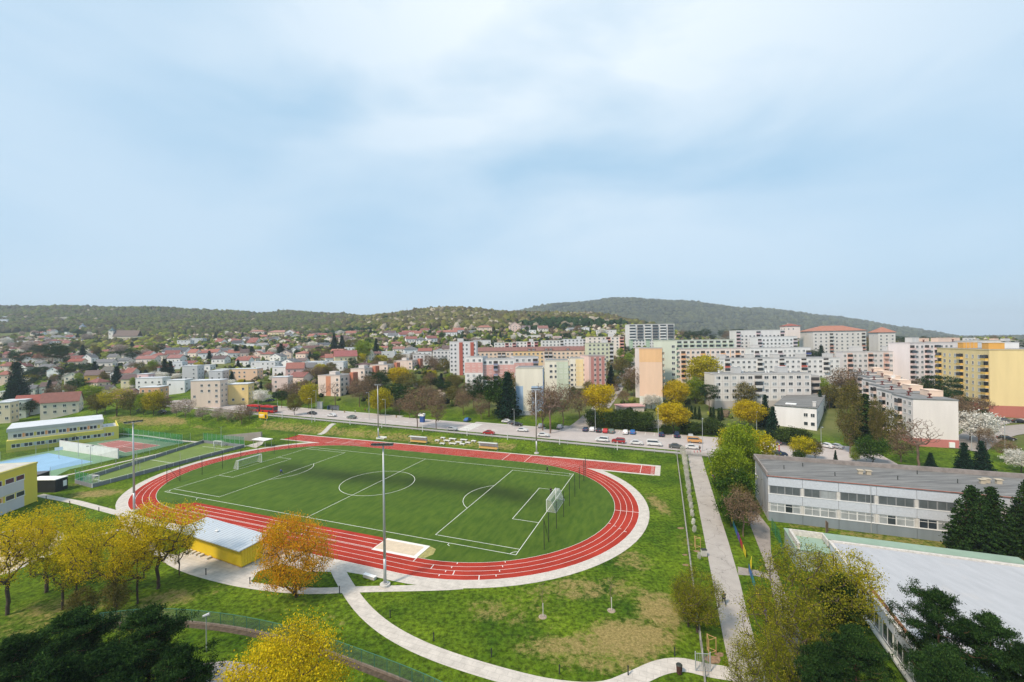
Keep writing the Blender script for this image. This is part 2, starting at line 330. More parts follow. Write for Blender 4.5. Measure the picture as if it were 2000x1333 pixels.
struct('footpath', 'pale path curving down from the track to the garden gate', b_, pale, 'path')
b_ = MB()
ribbon(b_, smooth(LW_([(236,1004),(262,1040),(300,1075),(352,1110),(430,1133),(500,1147),(600,1157),(700,1152),(860,1149),(905,1146)])), 1.5, .008, drape=False)
ribbon(b_, LW_([(76,968),(150,982),(240,1006)]), 1.6, .010, drape=False)
polysheet(b_, LW_([(655,1103),(745,1120),(850,1134),(925,1141),(862,1151),(800,1142),(735,1128),(655,1115)]), .016)
struct('side_path', 'pale narrow path looping round the near side of the track', b_, pale, 'path')
b_ = MB(); polysheet(b_, LW_([(345,1085),(395,1062),(560,1085),(560,1100),(503,1118),(488,1141),(430,1134),(362,1112),(318,1080)]), .018)
polysheet(b_, LW_([(540,1075),(660,1100),(657,1118),(600,1118),(556,1104)]), .014)
struct('container_apron', 'pale concrete apron under and around the yellow container', b_, pale, 'paving')
b_ = MB(); polysheet(b_, [(x+0, y) for x, y in LW_([(0,1045),(40,1036),(90,1036),(125,1050),(115,1072),(70,1095),(10,1122),(-60,1140)])], .010)
struct('sand_area', 'bare sandy area behind the row of yellow trees', b_, mat('sandy_soil', (.50,.40,.26), .95, .2, .6), 'sand')
b_ = MB(); ribbon(b_, LW_([(10,1122),(70,1095),(118,1073),(128,1050),(90,1034),(40,1034),(-10,1044)]), 1.0, .014, drape=False); ribbon(b_, LW_([(118,1073),(180,1050),(235,1035),(262,1038)]), 1.1, .012, drape=False)
struct('sand_area_kerb', 'pale kerb path around the sandy area by the yellow trees', b_, pale, 'path')
# turf inside the oval
def turf_material():
    m = bpy.data.materials.new('artificial_turf'); m.use_nodes = True; nt = m.node_tree; b = nt.nodes['Principled BSDF']; L = nt.links.new
    b.inputs['Roughness'].default_value = .9; b.inputs['Specular IOR Level'].default_value = .15; b.inputs['Sheen Weight'].default_value = .15; b.inputs['Sheen Roughness'].default_value = .5
    b.inputs['Sheen Tint'].default_value = (.45,.75,.2,1)
    g = N(nt, 'ShaderNodeNewGeometry'); mp = N(nt, 'ShaderNodeMapping'); mp.inputs['Rotation'].default_value = (0, 0, -TH); L(g.outputs['Position'], mp.inputs[0])
    st = N(nt, 'ShaderNodeMapping'); st.inputs['Scale'].default_value = (1.1, .30, 1); L(mp.outputs[0], st.inputs[0])
    n = N(nt, 'ShaderNodeTexNoise'); n.inputs['Scale'].default_value = 1.0; n.inputs['Detail'].default_value = 4; L(st.outputs[0], n.inputs['Vector'])
    n2 = N(nt, 'ShaderNodeTexNoise'); n2.inputs['Scale'].default_value = .07; n2.inputs['Detail'].default_value = 5; L(mp.outputs[0], n2.inputs['Vector'])
    n3 = N(nt, 'ShaderNodeTexNoise'); n3.inputs['Scale'].default_value = 6; n3.inputs['Detail'].default_value = 3; L(g.outputs['Position'], n3.inputs['Vector'])
    r = N(nt, 'ShaderNodeValToRGB'); r.color_ramp.elements[0].position = .35; r.color_ramp.elements[1].position = .66
    r.color_ramp.elements[0].color = (.036,.074,.004,1); r.color_ramp.elements[1].color = (.066,.108,.008,1); L(n.outputs['Fac'], r.inputs['Fac'])
    # darker band across the middle of the pitch
    sp = N(nt, 'ShaderNodeSeparateXYZ'); L(mp.outputs[0], sp.inputs[0])
    at_ = N(nt, 'ShaderNodeAttribute', attribute_name='worn')  # attribute weights how dark the band gets
    def mth(op, a, c, k=None):
        q = N(nt, 'ShaderNodeMath', operation=op)
        for i, v in enumerate((a, c)):
            if isinstance(v, (int, float)): q.inputs[i].default_value = v
            else: L(v, q.inputs[i])
        return q.outputs[0]
    bandv = mth('MULTIPLY', at_.outputs['Fac'], mth('ADD', n2.outputs['Fac'], .35))
    f = mth('SUBTRACT', 1.0, mth('MULTIPLY', bandv, .75)); f2 = mth('MULTIPLY', f, mth('ADD', mth('MULTIPLY', n3.outputs['Fac'], .7), .65))
    f3 = mth('MULTIPLY', f2, mth('ADD', mth('MULTIPLY', n2.outputs['Fac'], .5), .75))
    sc = N(nt, 'ShaderNodeVectorMath', operation='SCALE'); L(r.outputs['Color'], sc.inputs[0]); L(f3, sc.inputs['Scale']); L(sc.outputs[0], b.inputs['Base Color'])
    return m
As = np.linspace(-60, 60, 121); Bs = np.linspace(-29, 29, 59); aa, bb = np.meshgrid(As, Bs)
# squash the grid into the oval
lim = np.where(np.abs(aa) < Ax, Rr, np.sqrt(np.maximum(Rr**2-(np.abs(aa)-Ax)**2, 0))); bb2 = bb/29*lim
aa2 = np.clip(aa, -Ax-Rr, Ax+Rr); wx = OX+aa2*ca-bb2*sa; wy = OY+aa2*sa+bb2*ca
ii = np.arange(aa.size).reshape(aa.shape); f4 = np.stack([ii[:-1,:-1], ii[:-1,1:], ii[1:,1:], ii[1:,:-1]], -1).reshape(-1, 4)
tm = np_mesh('pitch_turf', np.stack([wx, wy, np.full_like(wx, .026)], -1).reshape(-1, 3), f4, turf_material())
band = np.exp(-((bb2-2.5-3.0*np.sin(aa2/17)+aa2*.06)/5.0)**2)*np.clip((aa2+43)/8, 0, 1)*np.clip((47-aa2)/10, 0, 1)
at_ = tm.attributes.new('worn', 'FLOAT', 'POINT'); at_.data.foreach_set('value', band.astype(np.float32).ravel())
tag(link('pitch_turf', tm), 'green artificial turf of the football pitch inside the running track', 'football pitch', None, 'structure')
# red track
redm = mat('tartan', (.33,.036,.022), .95, .22, .16, spec=.1)
b_ = MB(); ovalring(b_, Rr, Rr+4 * LW, .030); rect(b_, -65.6, 65.6, Rr+.02, Rr+6*LW, .034)
rect(b_, -30.4, 21.4, -Rr-.3, -24.3, .034)
polysheet(b_, [W(-30.4,-24.3), W(-34,-26.5), W(-30.4,-Rr-.3)], .034)
struct('running_track', 'red synthetic running track with sprint straight and long jump run-up', b_, redm, 'running track')
# lines
b_ = MB()
for k in range(5):
    r = Rr+k*LW; ovalring(b_, r-.03, r+.03, .040 if k else .041)
for k in range(5, 7): rect(b_, -64, 65.4, Rr+k*LW-.03, Rr+k*LW+.03, .040)
for k in range(0, 5): rect(b_, -64, -Ax, Rr+k*LW-.03, Rr+k*LW+.03, .0405) if k else None; rect(b_, Ax, 65.4, Rr+k*LW-.03, Rr+k*LW+.03, .0405)
for a in (-45, -38.5, 22.5, 29.5, 62.0): rect(b_, a-.06, a+.06, Rr+.05, Rr+6*LW, .043)
for k in range(6): rect(b_, 64.6, 65.4, Rr+(k+.42)*LW, Rr+(k+.58)*LW, .043)
for k in (1, 2, 3): rect(b_, -29, 21.2, -24.3-k*1.33+.27-.04, -24.3-k*1.33+.27+.04, .040)
for k, a in enumerate((30.4, 34.0, 37.6, 41.2)):
    t0 = -math.pi/2+(a-30.4)/Rr; r0, r1 = Rr+k*LW, Rr+(k+1)*LW; p = lambda r, t: W(Ax+r*math.cos(t), r*math.sin(t))
    polysheet(b_, [p(r0, t0), p(r1, t0), p(r1, t0+.004), p(r0, t0+.004)], .043)
for t0 in (.06,):
    polysheet(b_, [W(Ax+r*math.cos(t), r*math.sin(t)) for r, t in ((Rr,t0),(Rr+4*LW,t0),(Rr+4*LW,t0+.004),(Rr,t0+.004))], .043)
for k in range(4):
    for t0 in (-.18, -1.05, -1.32):
        r = Rr+(k+.0)*LW+.05; t1 = t0-.02*k; polysheet(b_, [W(Ax+q*math.cos(t), q*math.sin(t)) for q, t in ((r,t1),(r+.45,t1),(r+.45,t1+.004),(r,t1+.004))], .043)
struct('lane_lines', 'white lane lines and start marks painted on the red track', b_, M['line'], 'lane lines')
b_ = MB(); PL, PW = 91.03/2, 44.25/2; lw = .05; z = .036
def ln(p, q, w_=lw, zz=z):
    dx, dy = q[0]-p[0], q[1]-p[1]; l = math.hypot(dx, dy); nx, ny = -dy/l*w_, dx/l*w_; ex, ey = dx/l*w_, dy/l*w_
    polysheet(b_, [W(p[0]-nx-ex,p[1]-ny-ey), W(q[0]-nx+ex,q[1]-ny+ey), W(q[0]+nx+ex,q[1]+ny+ey), W(p[0]+nx-ex,p[1]+ny-ey)], zz)
def arc(cx, cy, r, t0, t1, zz=z+.001):
    n = 40
    for i in range(n):
        a0, a1 = t0+(t1-t0)*i/n, t0+(t1-t0)*(i+1)/n
        polysheet(b_, [W(cx+q*math.cos(t), cy+q*math.sin(t)) for q, t in ((r-lw,a0),(r+lw,a0),(r+lw,a1),(r-lw,a1))], zz)
ln((-PL,-PW),(PL,-PW)); ln((-PL,PW),(PL,PW)); ln((-PL,-PW),(-PL,PW), zz=z+.002); ln((PL,-PW),(PL,PW), zz=z+.002); ln((0,-PW),(0,PW), zz=z+.002)
arc(0, 0, 9.15, 0, 2*math.pi, z+.004)
for s in (-1, 1):
    for d_, w2, zz in ((16.5, 20.16, z+.003), (5.5, 9.16, z+.0045)):
        ln((s*PL, -w2), (s*(PL-d_), -w2), zz=zz); ln((s*PL, w2), (s*(PL-d_), w2), zz=zz); ln((s*(PL-d_), -w2), (s*(PL-d_), w2), zz=zz+.001)
    k = math.acos(5.5/9.15); c0 = math.pi if s > 0 else 0
    arc(s*(PL-11), 0, 9.15, c0-k, c0+k, z+.006)
    for t in (-1, 1):
        t0 = {(1,-1): math.pi/2, (1,1): math.pi, (-1,-1): 0, (-1,1): -math.pi/2}[(s, t)]; arc(s*PL, t*PW, 1.0, t0, t0+math.pi/2, z+.005)
for a in (-33, 33): ln((a,-PW),(a,-PW-.6)); ln((a+.0,-PW-.6),(a+.5,-PW-.9), zz=z+.001)
struct('pitch_lines', 'white football markings painted on the green turf', b_, M['line'], 'pitch lines')
# long jump pit
b_ = MB(); rect(b_, 21.4, 30.4, -28.6, -24.2, .036); pit = struct('sand_pit_kerb', 'pale kerb around the long jump sand pit', b_, mat('kerb_white', (.70,.66,.62), .8, .06, 1), 'kerb')
b_ = MB(); rect(b_, 21.6, 29.6, -28.0, -24.8, .044); struct('sand_pit', 'pale sand filling the long jump pit beside the track', b_, mat('pit_sand', (.56,.46,.34), .95, .12, 1.2), 'sand pit')
b_ = MB(); polysheet(b_, [W(30.5,-28.2), W(31.6,-28.1), W(32.4,-26.5), W(31.9,-24.8), W(30.5,-24.3)], .032); struct('spilt_sand', 'fan of sand spilt on the turf behind the jump pit', b_, mat('spilt_sand', (.30,.27,.10), .95, .3, 2), 'sand')
# ------------------------------------------------------------ road with pavements
road = mat('road_asphalt', (.42,.375,.355), .95, .09, .25); road2 = mat('old_asphalt', (.30,.27,.25), .95, .14, .5)
def strip_loc(mb, a0, a1, b0, b1, off, m=0, step=6):
    n = int((a1-a0)/step); p = [W(a0+(a1-a0)*i/n, b0) for i in range(n+1)]; q = [W(a0+(a1-a0)*i/n, b1) for i in range(n+1)]; between(mb, q, p, off, m, True)
b_ = MB(); strip_loc(b_, -175, 128, 53.2, 68.0, .05); strip_loc(b_, 30, 128, 67.9, 76.6, .056); struct('road', 'grey two-way road with parking bays running past the sports ground', b_, road, 'road')
b_ = MB(); strip_loc(b_, -175, 96, 48.9, 51.2, .13); struct('pavement', 'pale pavement between the sports ground fence and the road', b_, mat('pavement_slab', (.38,.355,.335), .9, .1, .8), 'pavement')
b_ = MB(); strip_loc(b_, -120, -42, 68.0, 70.6, .10); strip_loc(b_, -6, 24, 68, 70.5, .10); struct('far_pavement', 'pale pavement by the bus stop across the road', b_, mat('pavement_slab2', (.46,.43,.40), .9, .1, .8), 'pavement')
b_ = MB()
for i in range(40):
    a = -150+i*4.0
    if a < 22: strip_loc(b_, a, a+2.2, 58.9, 59.2, .075, step=1.2)
strip_loc(b_, -170, 28, 67.4, 67.55, .072)
for i in range(13): strip_loc(b_, -6.5, -1.5, 54.4+i*1.02, 54.9+i*1.02, .076, step=2)
for i in range(14): strip_loc(b_, 33+i*3.1, 33.12+i*3.1, 70.8, 76.2, .076, step=.1)
struct('road_markings', 'white dashes, edge lines and zebra stripes on the road', b_, M['line'], 'road markings')
def lerp0(P_, t):
    L_ = [0]
    for p, q in zip(P_[:-1], P_[1:]): L_.append(L_[-1]+math.dist(p, q))
    s_ = t*L_[-1]
    for i in range(len(P_)-1):
        if s_ <= L_[i+1]+1e-9: k = (s_-L_[i])/(L_[i+1]-L_[i]); return (P_[i][0]+(P_[i+1][0]-P_[i][0])*k, P_[i][1]+(P_[i+1][1]-P_[i][1])*k)
    return P_[-1]
# asphalt path on the right, side street up the hill, far side streets
b_ = MB()
Lp = smooth(LW_([(1343,893),(1358,960),(1387,1110),(1410,1235),(1431,1333),(1440,1380)]), 1); Rp = smooth(LW_([(1370,893),(1391,960),(1439,1110),(1468,1235),(1503,1333),(1518,1380)]), 1)
Lp = dens(Lp, 1.5); Rp = [Rp[0]]+[lerp0(Rp, i/(len(Lp)-1)) for i in range(1, len(Lp))]; between(b_, Lp, Rp, .035, 0, True); polysheet(b_, [(x, y) for x, y in (W(73,46), W(81.5,46), W(81.5,53.3), W(73,53.3))], .165) if False else None
A_ = dens([Lp[0], W(73.0, 49), W(72.5, 53.3)], 1); B_ = [lerp0([Rp[0], W(80.5, 49), W(81.5, 53.3)], i/(len(A_)-1)) for i in range(len(A_))]; between(b_, A_, B_, .15, 0, True)
struct('asphalt_path', 'long straight asphalt path between sports ground and school', b_, crack(mat('path_asphalt', (.37,.335,.305), .95, .12, .5), .22, .012, .5), 'path')
b_ = MB(); polysheet(b_, LW_([(1455,1000),(1478,1000),(1504,1033),(1506,1080),(1522,1128),(1548,1200),(1600,1333),(1560,1333),(1525,1230),(1505,1140),(1490,1090)]), .010)
polysheet(b_, LW_([(1441,1108),(1478,1115),(1522,1128),(1522,1137),(1476,1126),(1442,1124)]), .011)
struct('school_path', 'worn asphalt path beside the rainbow fence and school', b_, crack(mat('worn_asphalt', (.27,.235,.21), .95, .15, .6), .4, .02, .55), 'path')
b_ = MB()
STREETS = []
def hp(l):
    q_ = smooth([hit(x, y)[:2] for x, y in l], 1); STREETS.append(dens(q_, 5)); return q_
ribbon(b_, dens(hp([(1125,838),(1160,812),(1185,785),(1205,758),(1218,735),(1232,716),(1243,700)]), 3), 7.5, .12, nw=3)
struct('side_street', 'grey side street climbing between the blocks of flats', b_, road2, 'street')
b_ = MB()
ribbon(b_, dens(hp([(540,806),(470,797),(420,790),(375,785),(330,786)]), 3), 9, .16, nw=3)
struct('village_street', 'pale street curving into the village by the houses', b_, mat('street_asphalt2', (.40,.36,.34), .95, .1, .4), 'street')
b_ = MB(); ribbon(b_, dens(hp([(1880,880),(1930,850),(2000,838),(2100,835)]), 3), 9, .16, nw=3); ribbon(b_, dens(hp([(1880,862),(1935,826),(2010,822)]), 3), 5, .2, nw=3)
struct('far_right_street', 'asphalt street in front of the yellow apartment block', b_, road2, 'street')
b_ = MB(); strip_loc(b_, 96, 128, 53.0, 62, .06)
polysheet(b_, [(x, y) for x, y in (W(83,30), W(87,30), W(87,50), W(83,50))], .05)
struct('school_yard', 'asphalt yard and parking behind the grey school', b_, road, 'yard')
b_ = MB(); A0, B0 = hit(435, 861), hit(512, 868)
b_ = MB(); polysheet(b_, LW_([(480,872),(500,866),(516,862),(512,869),(500,876)]), .02)
struct('pavilion_path', 'pale stub path to the little white shelter', b_, pale, 'path')
# stair on the bank
b_ = MB(); p0, p1 = LOC(*G(662,857)), (-60.3, 47.2)
a_s = -58.5
for i in range(18):
    t = i/18; b0 = 38.4+t*7.8; zz = T(*W(a_s, b0+.43)); aoff = a_s-.0*t
    for q in (0,): b_.prism([W(aoff-1.1,b0), W(aoff+1.1,b0), W(aoff+1.1,b0+.44), W(aoff-1.1,b0+.44)], zz-.4, zz+.10)
tag(b_.obj('concrete_stair', M['conc']), 'concrete stair climbing the bank from the track to the road', 'stairs')
# sports courts behind the track
q = LW_([(180,954),(147,945),(397,866),(477,875)])
b_ = MB(); polysheet(b_, q, .02); struct('small_pitch', 'faded green artificial turf of the caged small pitch', b_, mat('faded_turf', (.135,.19,.04), .95, .18, .22), 'small pitch')
CAGE = q
def lerp(p, q_, t): return (p[0]+(q_[0]-p[0])*t, p[1]+(q_[1]-p[1])*t)
b_ = MB()
def wl_(p, q_, w_=.08, z_=.03):
    dx, dy = q_[0]-p[0], q_[1]-p[1]; l = math.hypot(dx, dy); nx, ny = -dy/l*w_, dx/l*w_
    polysheet(b_, [(p[0]-nx,p[1]-ny), (q_[0]-nx,q_[1]-ny), (q_[0]+nx,q_[1]+ny), (p[0]+nx,p[1]+ny)], z_)
wl_(lerp(q[0],q[3],.5), lerp(q[1],q[2],.5))
for t in (.09, .91):
    wl_(lerp(lerp(q[0],q[3],t), lerp(q[1],q[2],t), .22), lerp(lerp(q[0],q[3],t), lerp(q[1],q[2],t), .8), z_=.032)
struct('small_pitch_lines', 'white lines on the caged small pitch', b_, M['line'], 'pitch lines')
b_ = MB(); polysheet(b_, LW_([(60,955),(135,918),(232,896),(117,878),(30,895),(-60,915),(-60,960)]), .016)
struct('blue_court_surround', 'green hard surface around the blue ball court', b_, mat('court_green', (.19,.31,.19), .9, .08, .3), 'court')
b_ = MB(); polysheet(b_, LW_([(76,925),(182,903),(95,886),(18,900),(-60,915),(-20,940)]), .022)
struct('blue_court', 'blue painted ball court beside the long yellow school', b_, mat('court_blue', (.24,.40,.56), .85, .08, .25), 'court')
b_ = MB(); polysheet(b_, LW_([(232,896),(330,872),(375,863),(240,853),(170,866),(117,878)]), .018)
struct('red_court_surround', 'grey green hard surface around the red tennis court', b_, mat('court_grey_green', (.13,.21,.13), .9, .08, .3), 'court')
b_ = MB(); polysheet(b_, LW_([(190,868),(232,861),(313,871),(245,885)]), .024)
struct('tennis_court', 'faded red tennis court behind the white practice wall', b_, mat('court_red', (.32,.125,.11), .9, .1, .3), 'tennis court')
b_ = MB()
def wl2(x0,y0,x1,y1): wl_(G(x0,y0), G(x1,y1), .06, .03)
for l in ((190,868,232,861),(232,861,313,871),(313,871,245,885),(245,885,190,868),(197,870,238,863),(262,865,218,877),(240,873,275,879)): wl2(*l)
struct('tennis_lines', 'white lines of the red tennis court', b_, M['line'], 'court lines')
b_ = MB(); ribbon(b_, LW_([(90,938),(150,925),(232,905),(330,883),(398,866),(420,862),(480,873)]), 1.1, .028, drape=False); ribbon(b_, LW_([(232,848),(280,852),(345,861),(400,866)]), 1.4, .026, drape=False)
struct('court_path', 'pale path between the courts and the caged pitch', b_, pale, 'path')
# ============================================================ BUILDERS
_win = {}
def win_mesh(w_, h_, style):
    k = (round(w_,2), round(h_,2), style)
    if k in _win: return _win[k]
    b = MB(); f = .07; nd = {'one': 1, 'two': 2, 'three': 3}[style.split('_')[0]]; pm = 2 if 'curt' in style else 1
    b.box(-w_/2, w_/2, -.05, .05, 0, f); b.box(-w_/2, w_/2, -.05, .05, h_-f, h_); b.box(-w_/2, -w_/2+f, -.05, .05, f, h_-f); b.box(w_/2-f, w_/2, -.05, .05, f, h_-f)
    for i in range(1, nd): x = -w_/2+w_*i/nd; b.box(x-f/2, x+f/2, -.045, .05, f, h_-f)
    b.box(-w_/2-.05, w_/2+.05, -.12, .0, -.07, -.003)
    for i in range(nd):
        x0 = -w_/2+w_*i/nd+(f if i == 0 else f/2)+.002; x1 = -w_/2+w_*(i+1)/nd-(f if i == nd-1 else f/2)-.002
        b.box(x0, x1, -.015, .04, f+.002, h_-f-.002, pm if not (nd > 1 and i == 0 and 'half' in style) else 2)
    _win[k] = b.mesh('window', [M['frame'], M['glass'], M['glassl']]); return _win[k]
def window(root, x, y, z, rz, w_, h_, style='two', name='window'):
    return link(name, win_mesh(w_, h_, style), root, (x, y, z), rz)
rnd = random.Random(7)
def grid(root, face, Wd, Dp, n, rows, x0, x1, z0, dz, w_, h_, style='two', skip=(), off=.0):
    for i in range(n):
        t = x0+(x1-x0)*((i+.5)/n)
        for j in range(rows):
            if (i, j) in skip or i in skip: continue
            st = style if style != 'mix' else rnd.choice(['two', 'two', 'two_curt', 'two_half', 'three_half'])
            z = z0+dz*j
            if face == 'F': window(root, t, -off, z, 0, w_, h_, st)
            elif face == 'L': window(root, -off, t, z, -math.pi/2, w_, h_, st)
            elif face == 'R': window(root, Wd+off, t, z, math.pi/2, w_, h_, st)
def balcony(root, face, Wd, t, z, w_, col, glazed=False, dp=1.0, name='balcony'):
    b = MB(); b.box(-w_/2, w_/2, -.02, .0, 0, 2.45, 1)                      # thin dark sheet, recess shade painted as its colour
    b.box(-w_/2, w_/2, -dp, -.02, -.12, 0, 2); b.box(-w_/2, w_/2, -dp, -dp+.06, .001, 1.0, 0)
    b.box(-w_/2, -w_/2+.06, -dp+.06, -.02, .001, 1.0, 0); b.box(w_/2-.06, w_/2, -dp+.06, -.02, .001, 1.0, 0)
    if glazed: b.box(-w_/2+.02, w_/2-.02, -dp+.02, -dp+.04, 1.001, 2.4, 3)
    k = ('balc', round(w_,2), col, glazed, dp)
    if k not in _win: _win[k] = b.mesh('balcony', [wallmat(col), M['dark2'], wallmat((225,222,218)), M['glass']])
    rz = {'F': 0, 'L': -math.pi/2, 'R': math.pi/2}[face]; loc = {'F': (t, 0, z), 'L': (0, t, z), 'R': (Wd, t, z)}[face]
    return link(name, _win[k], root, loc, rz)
M['dark2'] = mat('painted_recess_shade', (.06,.055,.05), .9, .2, 1)  # dark colour stands in for the shade inside the loggias
def solve_box(Cx, Cy, mode, left, right, phi):
    """corner + directions: lengths that end at the given pixel columns"""
    ea = (math.cos(phi), math.sin(phi)); eb = (-ea[1], ea[0])
    def ln_(d, px):
        if isinstance(px, tuple): return px[1]
        k = (px-1000)/F; return (k*Cy-Cx)/(d[0]-k*d[1])
    if mode == 'R': Wd, Dp = ln_(ea, right), ln_(eb, left); O = (Cx, Cy)
    else: Wd, Dp = ln_((-ea[0], -ea[1]), left), ln_(eb, right); O = (Cx-ea[0]*Wd, Cy-ea[1]*Wd)
    return O, abs(Wd), abs(Dp)
def block(name, label, C_, D, mode, left, right, h, col, phi=TH, roof=None, cat='apartment block', plinth=None, plh=1.5, parapet=.35, group=None):
    x, y, zt = at(C_[0], C_[1], D); O, Wd, Dp = solve_box(x, y, mode, left, right, phi)
    r = empty(name, (O[0], O[1], zt-h), phi, label, cat, group)
    b = MB(); b.box(0, Wd, 0, Dp, -8, h); b.obj('wall', wallmat(col), r)
    b = MB(); b.box(-.12, Wd+.12, -.12, Dp+.12, h+.003, h+parapet, 0)
    b.obj('roof_edge', wallmat(tuple(min(255, int(c*.93)) for c in col)), r)
    b = MB(); b.box(.2, Wd-.2, .2, Dp-.2, h+parapet+.003, h+parapet+.05); b.obj('roof', roof or M['gravel'], r)
    if plinth: b = MB(); b.box(-.04, Wd+.04, -.04, Dp+.04, -8, plh); b.obj('plinth', wallmat(plinth), r)
    r['_'] = 0; del r['_']
    return r, Wd, Dp
def panel(root, x0, x1, z0, z1, col, face='F', Wd=0, t=.03, name='facade_panel'):
    b = MB()
    if face == 'F': b.box(x0, x1, -t, -.001, z0, z1)
    elif face == 'L': b.box(-t, -.001, x0, x1, z0, z1)
    else: b.box(Wd+.001, Wd+t, x0, x1, z0, z1)
    return b.obj(name, wallmat(col), root)
def hut(root, x0, x1, y0, y1, z0, z1, col=(215,212,210), name='roof_hut'):
    b = MB(); b.box(x0, x1, y0, y1, z0, z1); b.box(x0-.1, x1+.1, y0-.1, y1+.1, z1+.002, z1+.15); return b.obj(name, wallmat(col), root)
def vent(root, x, y, z, col=(110,50,45)):
    b = MB(); b.box(x-.5, x+.5, y-.5, y+.5, z, z+.25); b.tube((x,y,z+.25), (x,y,z+1.0), .22, n=8); b.tube((x,y,z+1.0), (x,y,z+1.4), .5, .5, n=8); return b.obj('roof_vent', wallmat(col), root)
def tiles(rgb): 
    c = srgb(*rgb); g_ = sum(c)/3; c = tuple((x*.62+g_*.38)*.60 for x in c); return mat('roof_tiles_%d_%d_%d' % rgb, c, .85, .16, .8)
def gable(mb, x0, x1, y0, y1, z0, rh, axis='x', ov=.35, th=.16, m=0):
    """pitched roof slabs, ridge along axis"""
    if axis == 'x':
        ym = (y0+y1)/2; s = rh/((y1-y0)/2); e = ov*s
        for sg, ya in ((1, y0-ov), (-1, y1+ov)):
            vs = [(x0-ov, ya, z0-e), (x1+ov, ya, z0-e), (x1+ov, ym, z0+rh), (x0-ov, ym, z0+rh)]; vt = [(a, b, c+th) for a, b, c in vs]
            if sg > 0: mb.add(vs+vt, [(3,2,1,0),(4,5,6,7),(0,1,5,4),(1,2,6,5),(3,0,4,7)], m)
            else: mb.add(vs+vt, [(0,1,2,3),(7,6,5,4),(4,5,1,0),(5,6,2,1),(7,4,0,3)], m)
    else:
        xm = (x0+x1)/2; s = rh/((x1-x0)/2); e = ov*s
        for sg, xa in ((1, x0-ov), (-1, x1+ov)):
            vs = [(xa, y0-ov, z0-e), (xa, y1+ov, z0-e), (xm, y1+ov, z0+rh), (xm, y0-ov, z0+rh)]; vt = [(a, b, c+th) for a, b, c in vs]
            if sg > 0: mb.add(vs+vt, [(0,1,2,3),(7,6,5,4),(4,5,1,0),(5,6,2,1),(7,4,0,3)], m)
            else: mb.add(vs+vt, [(3,2,1,0),(4,5,6,7),(0,1,5,4),(1,2,6,5),(3,0,4,7)], m)
def hip(mb, x0, x1, y0, y1, z0, rh, ov=.5, m=0):
    x0 -= ov; x1 += ov; y0 -= ov; y1 += ov; k = min((x1-x0), (y1-y0))/2*.98
    if x1-x0 >= y1-y0: r0, r1 = (x0+k, (y0+y1)/2), (x1-k, (y0+y1)/2)
    else: r0, r1 = ((x0+x1)/2, y0+k), ((x0+x1)/2, y1-k)
    v = [(x0,y0,z0),(x1,y0,z0),(x1,y1,z0),(x0,y1,z0),(x0,y0,z0+.15),(x1,y0,z0+.15),(x1,y1,z0+.15),(x0,y1,z0+.15),(*r0,z0+rh),(*r1,z0+rh)]
    f = [(3,2,1,0),(0,1,5,4),(1,2,6,5),(2,3,7,6),(3,0,4,7)]
    f += [(4,5,9,8),(5,6,9),(6,7,8,9),(7,4,8)] if x1-x0 >= y1-y0 else [(4,5,8),(5,6,9,8),(6,7,9),(7,4,8,9)]
    mb.add(v, f, m)
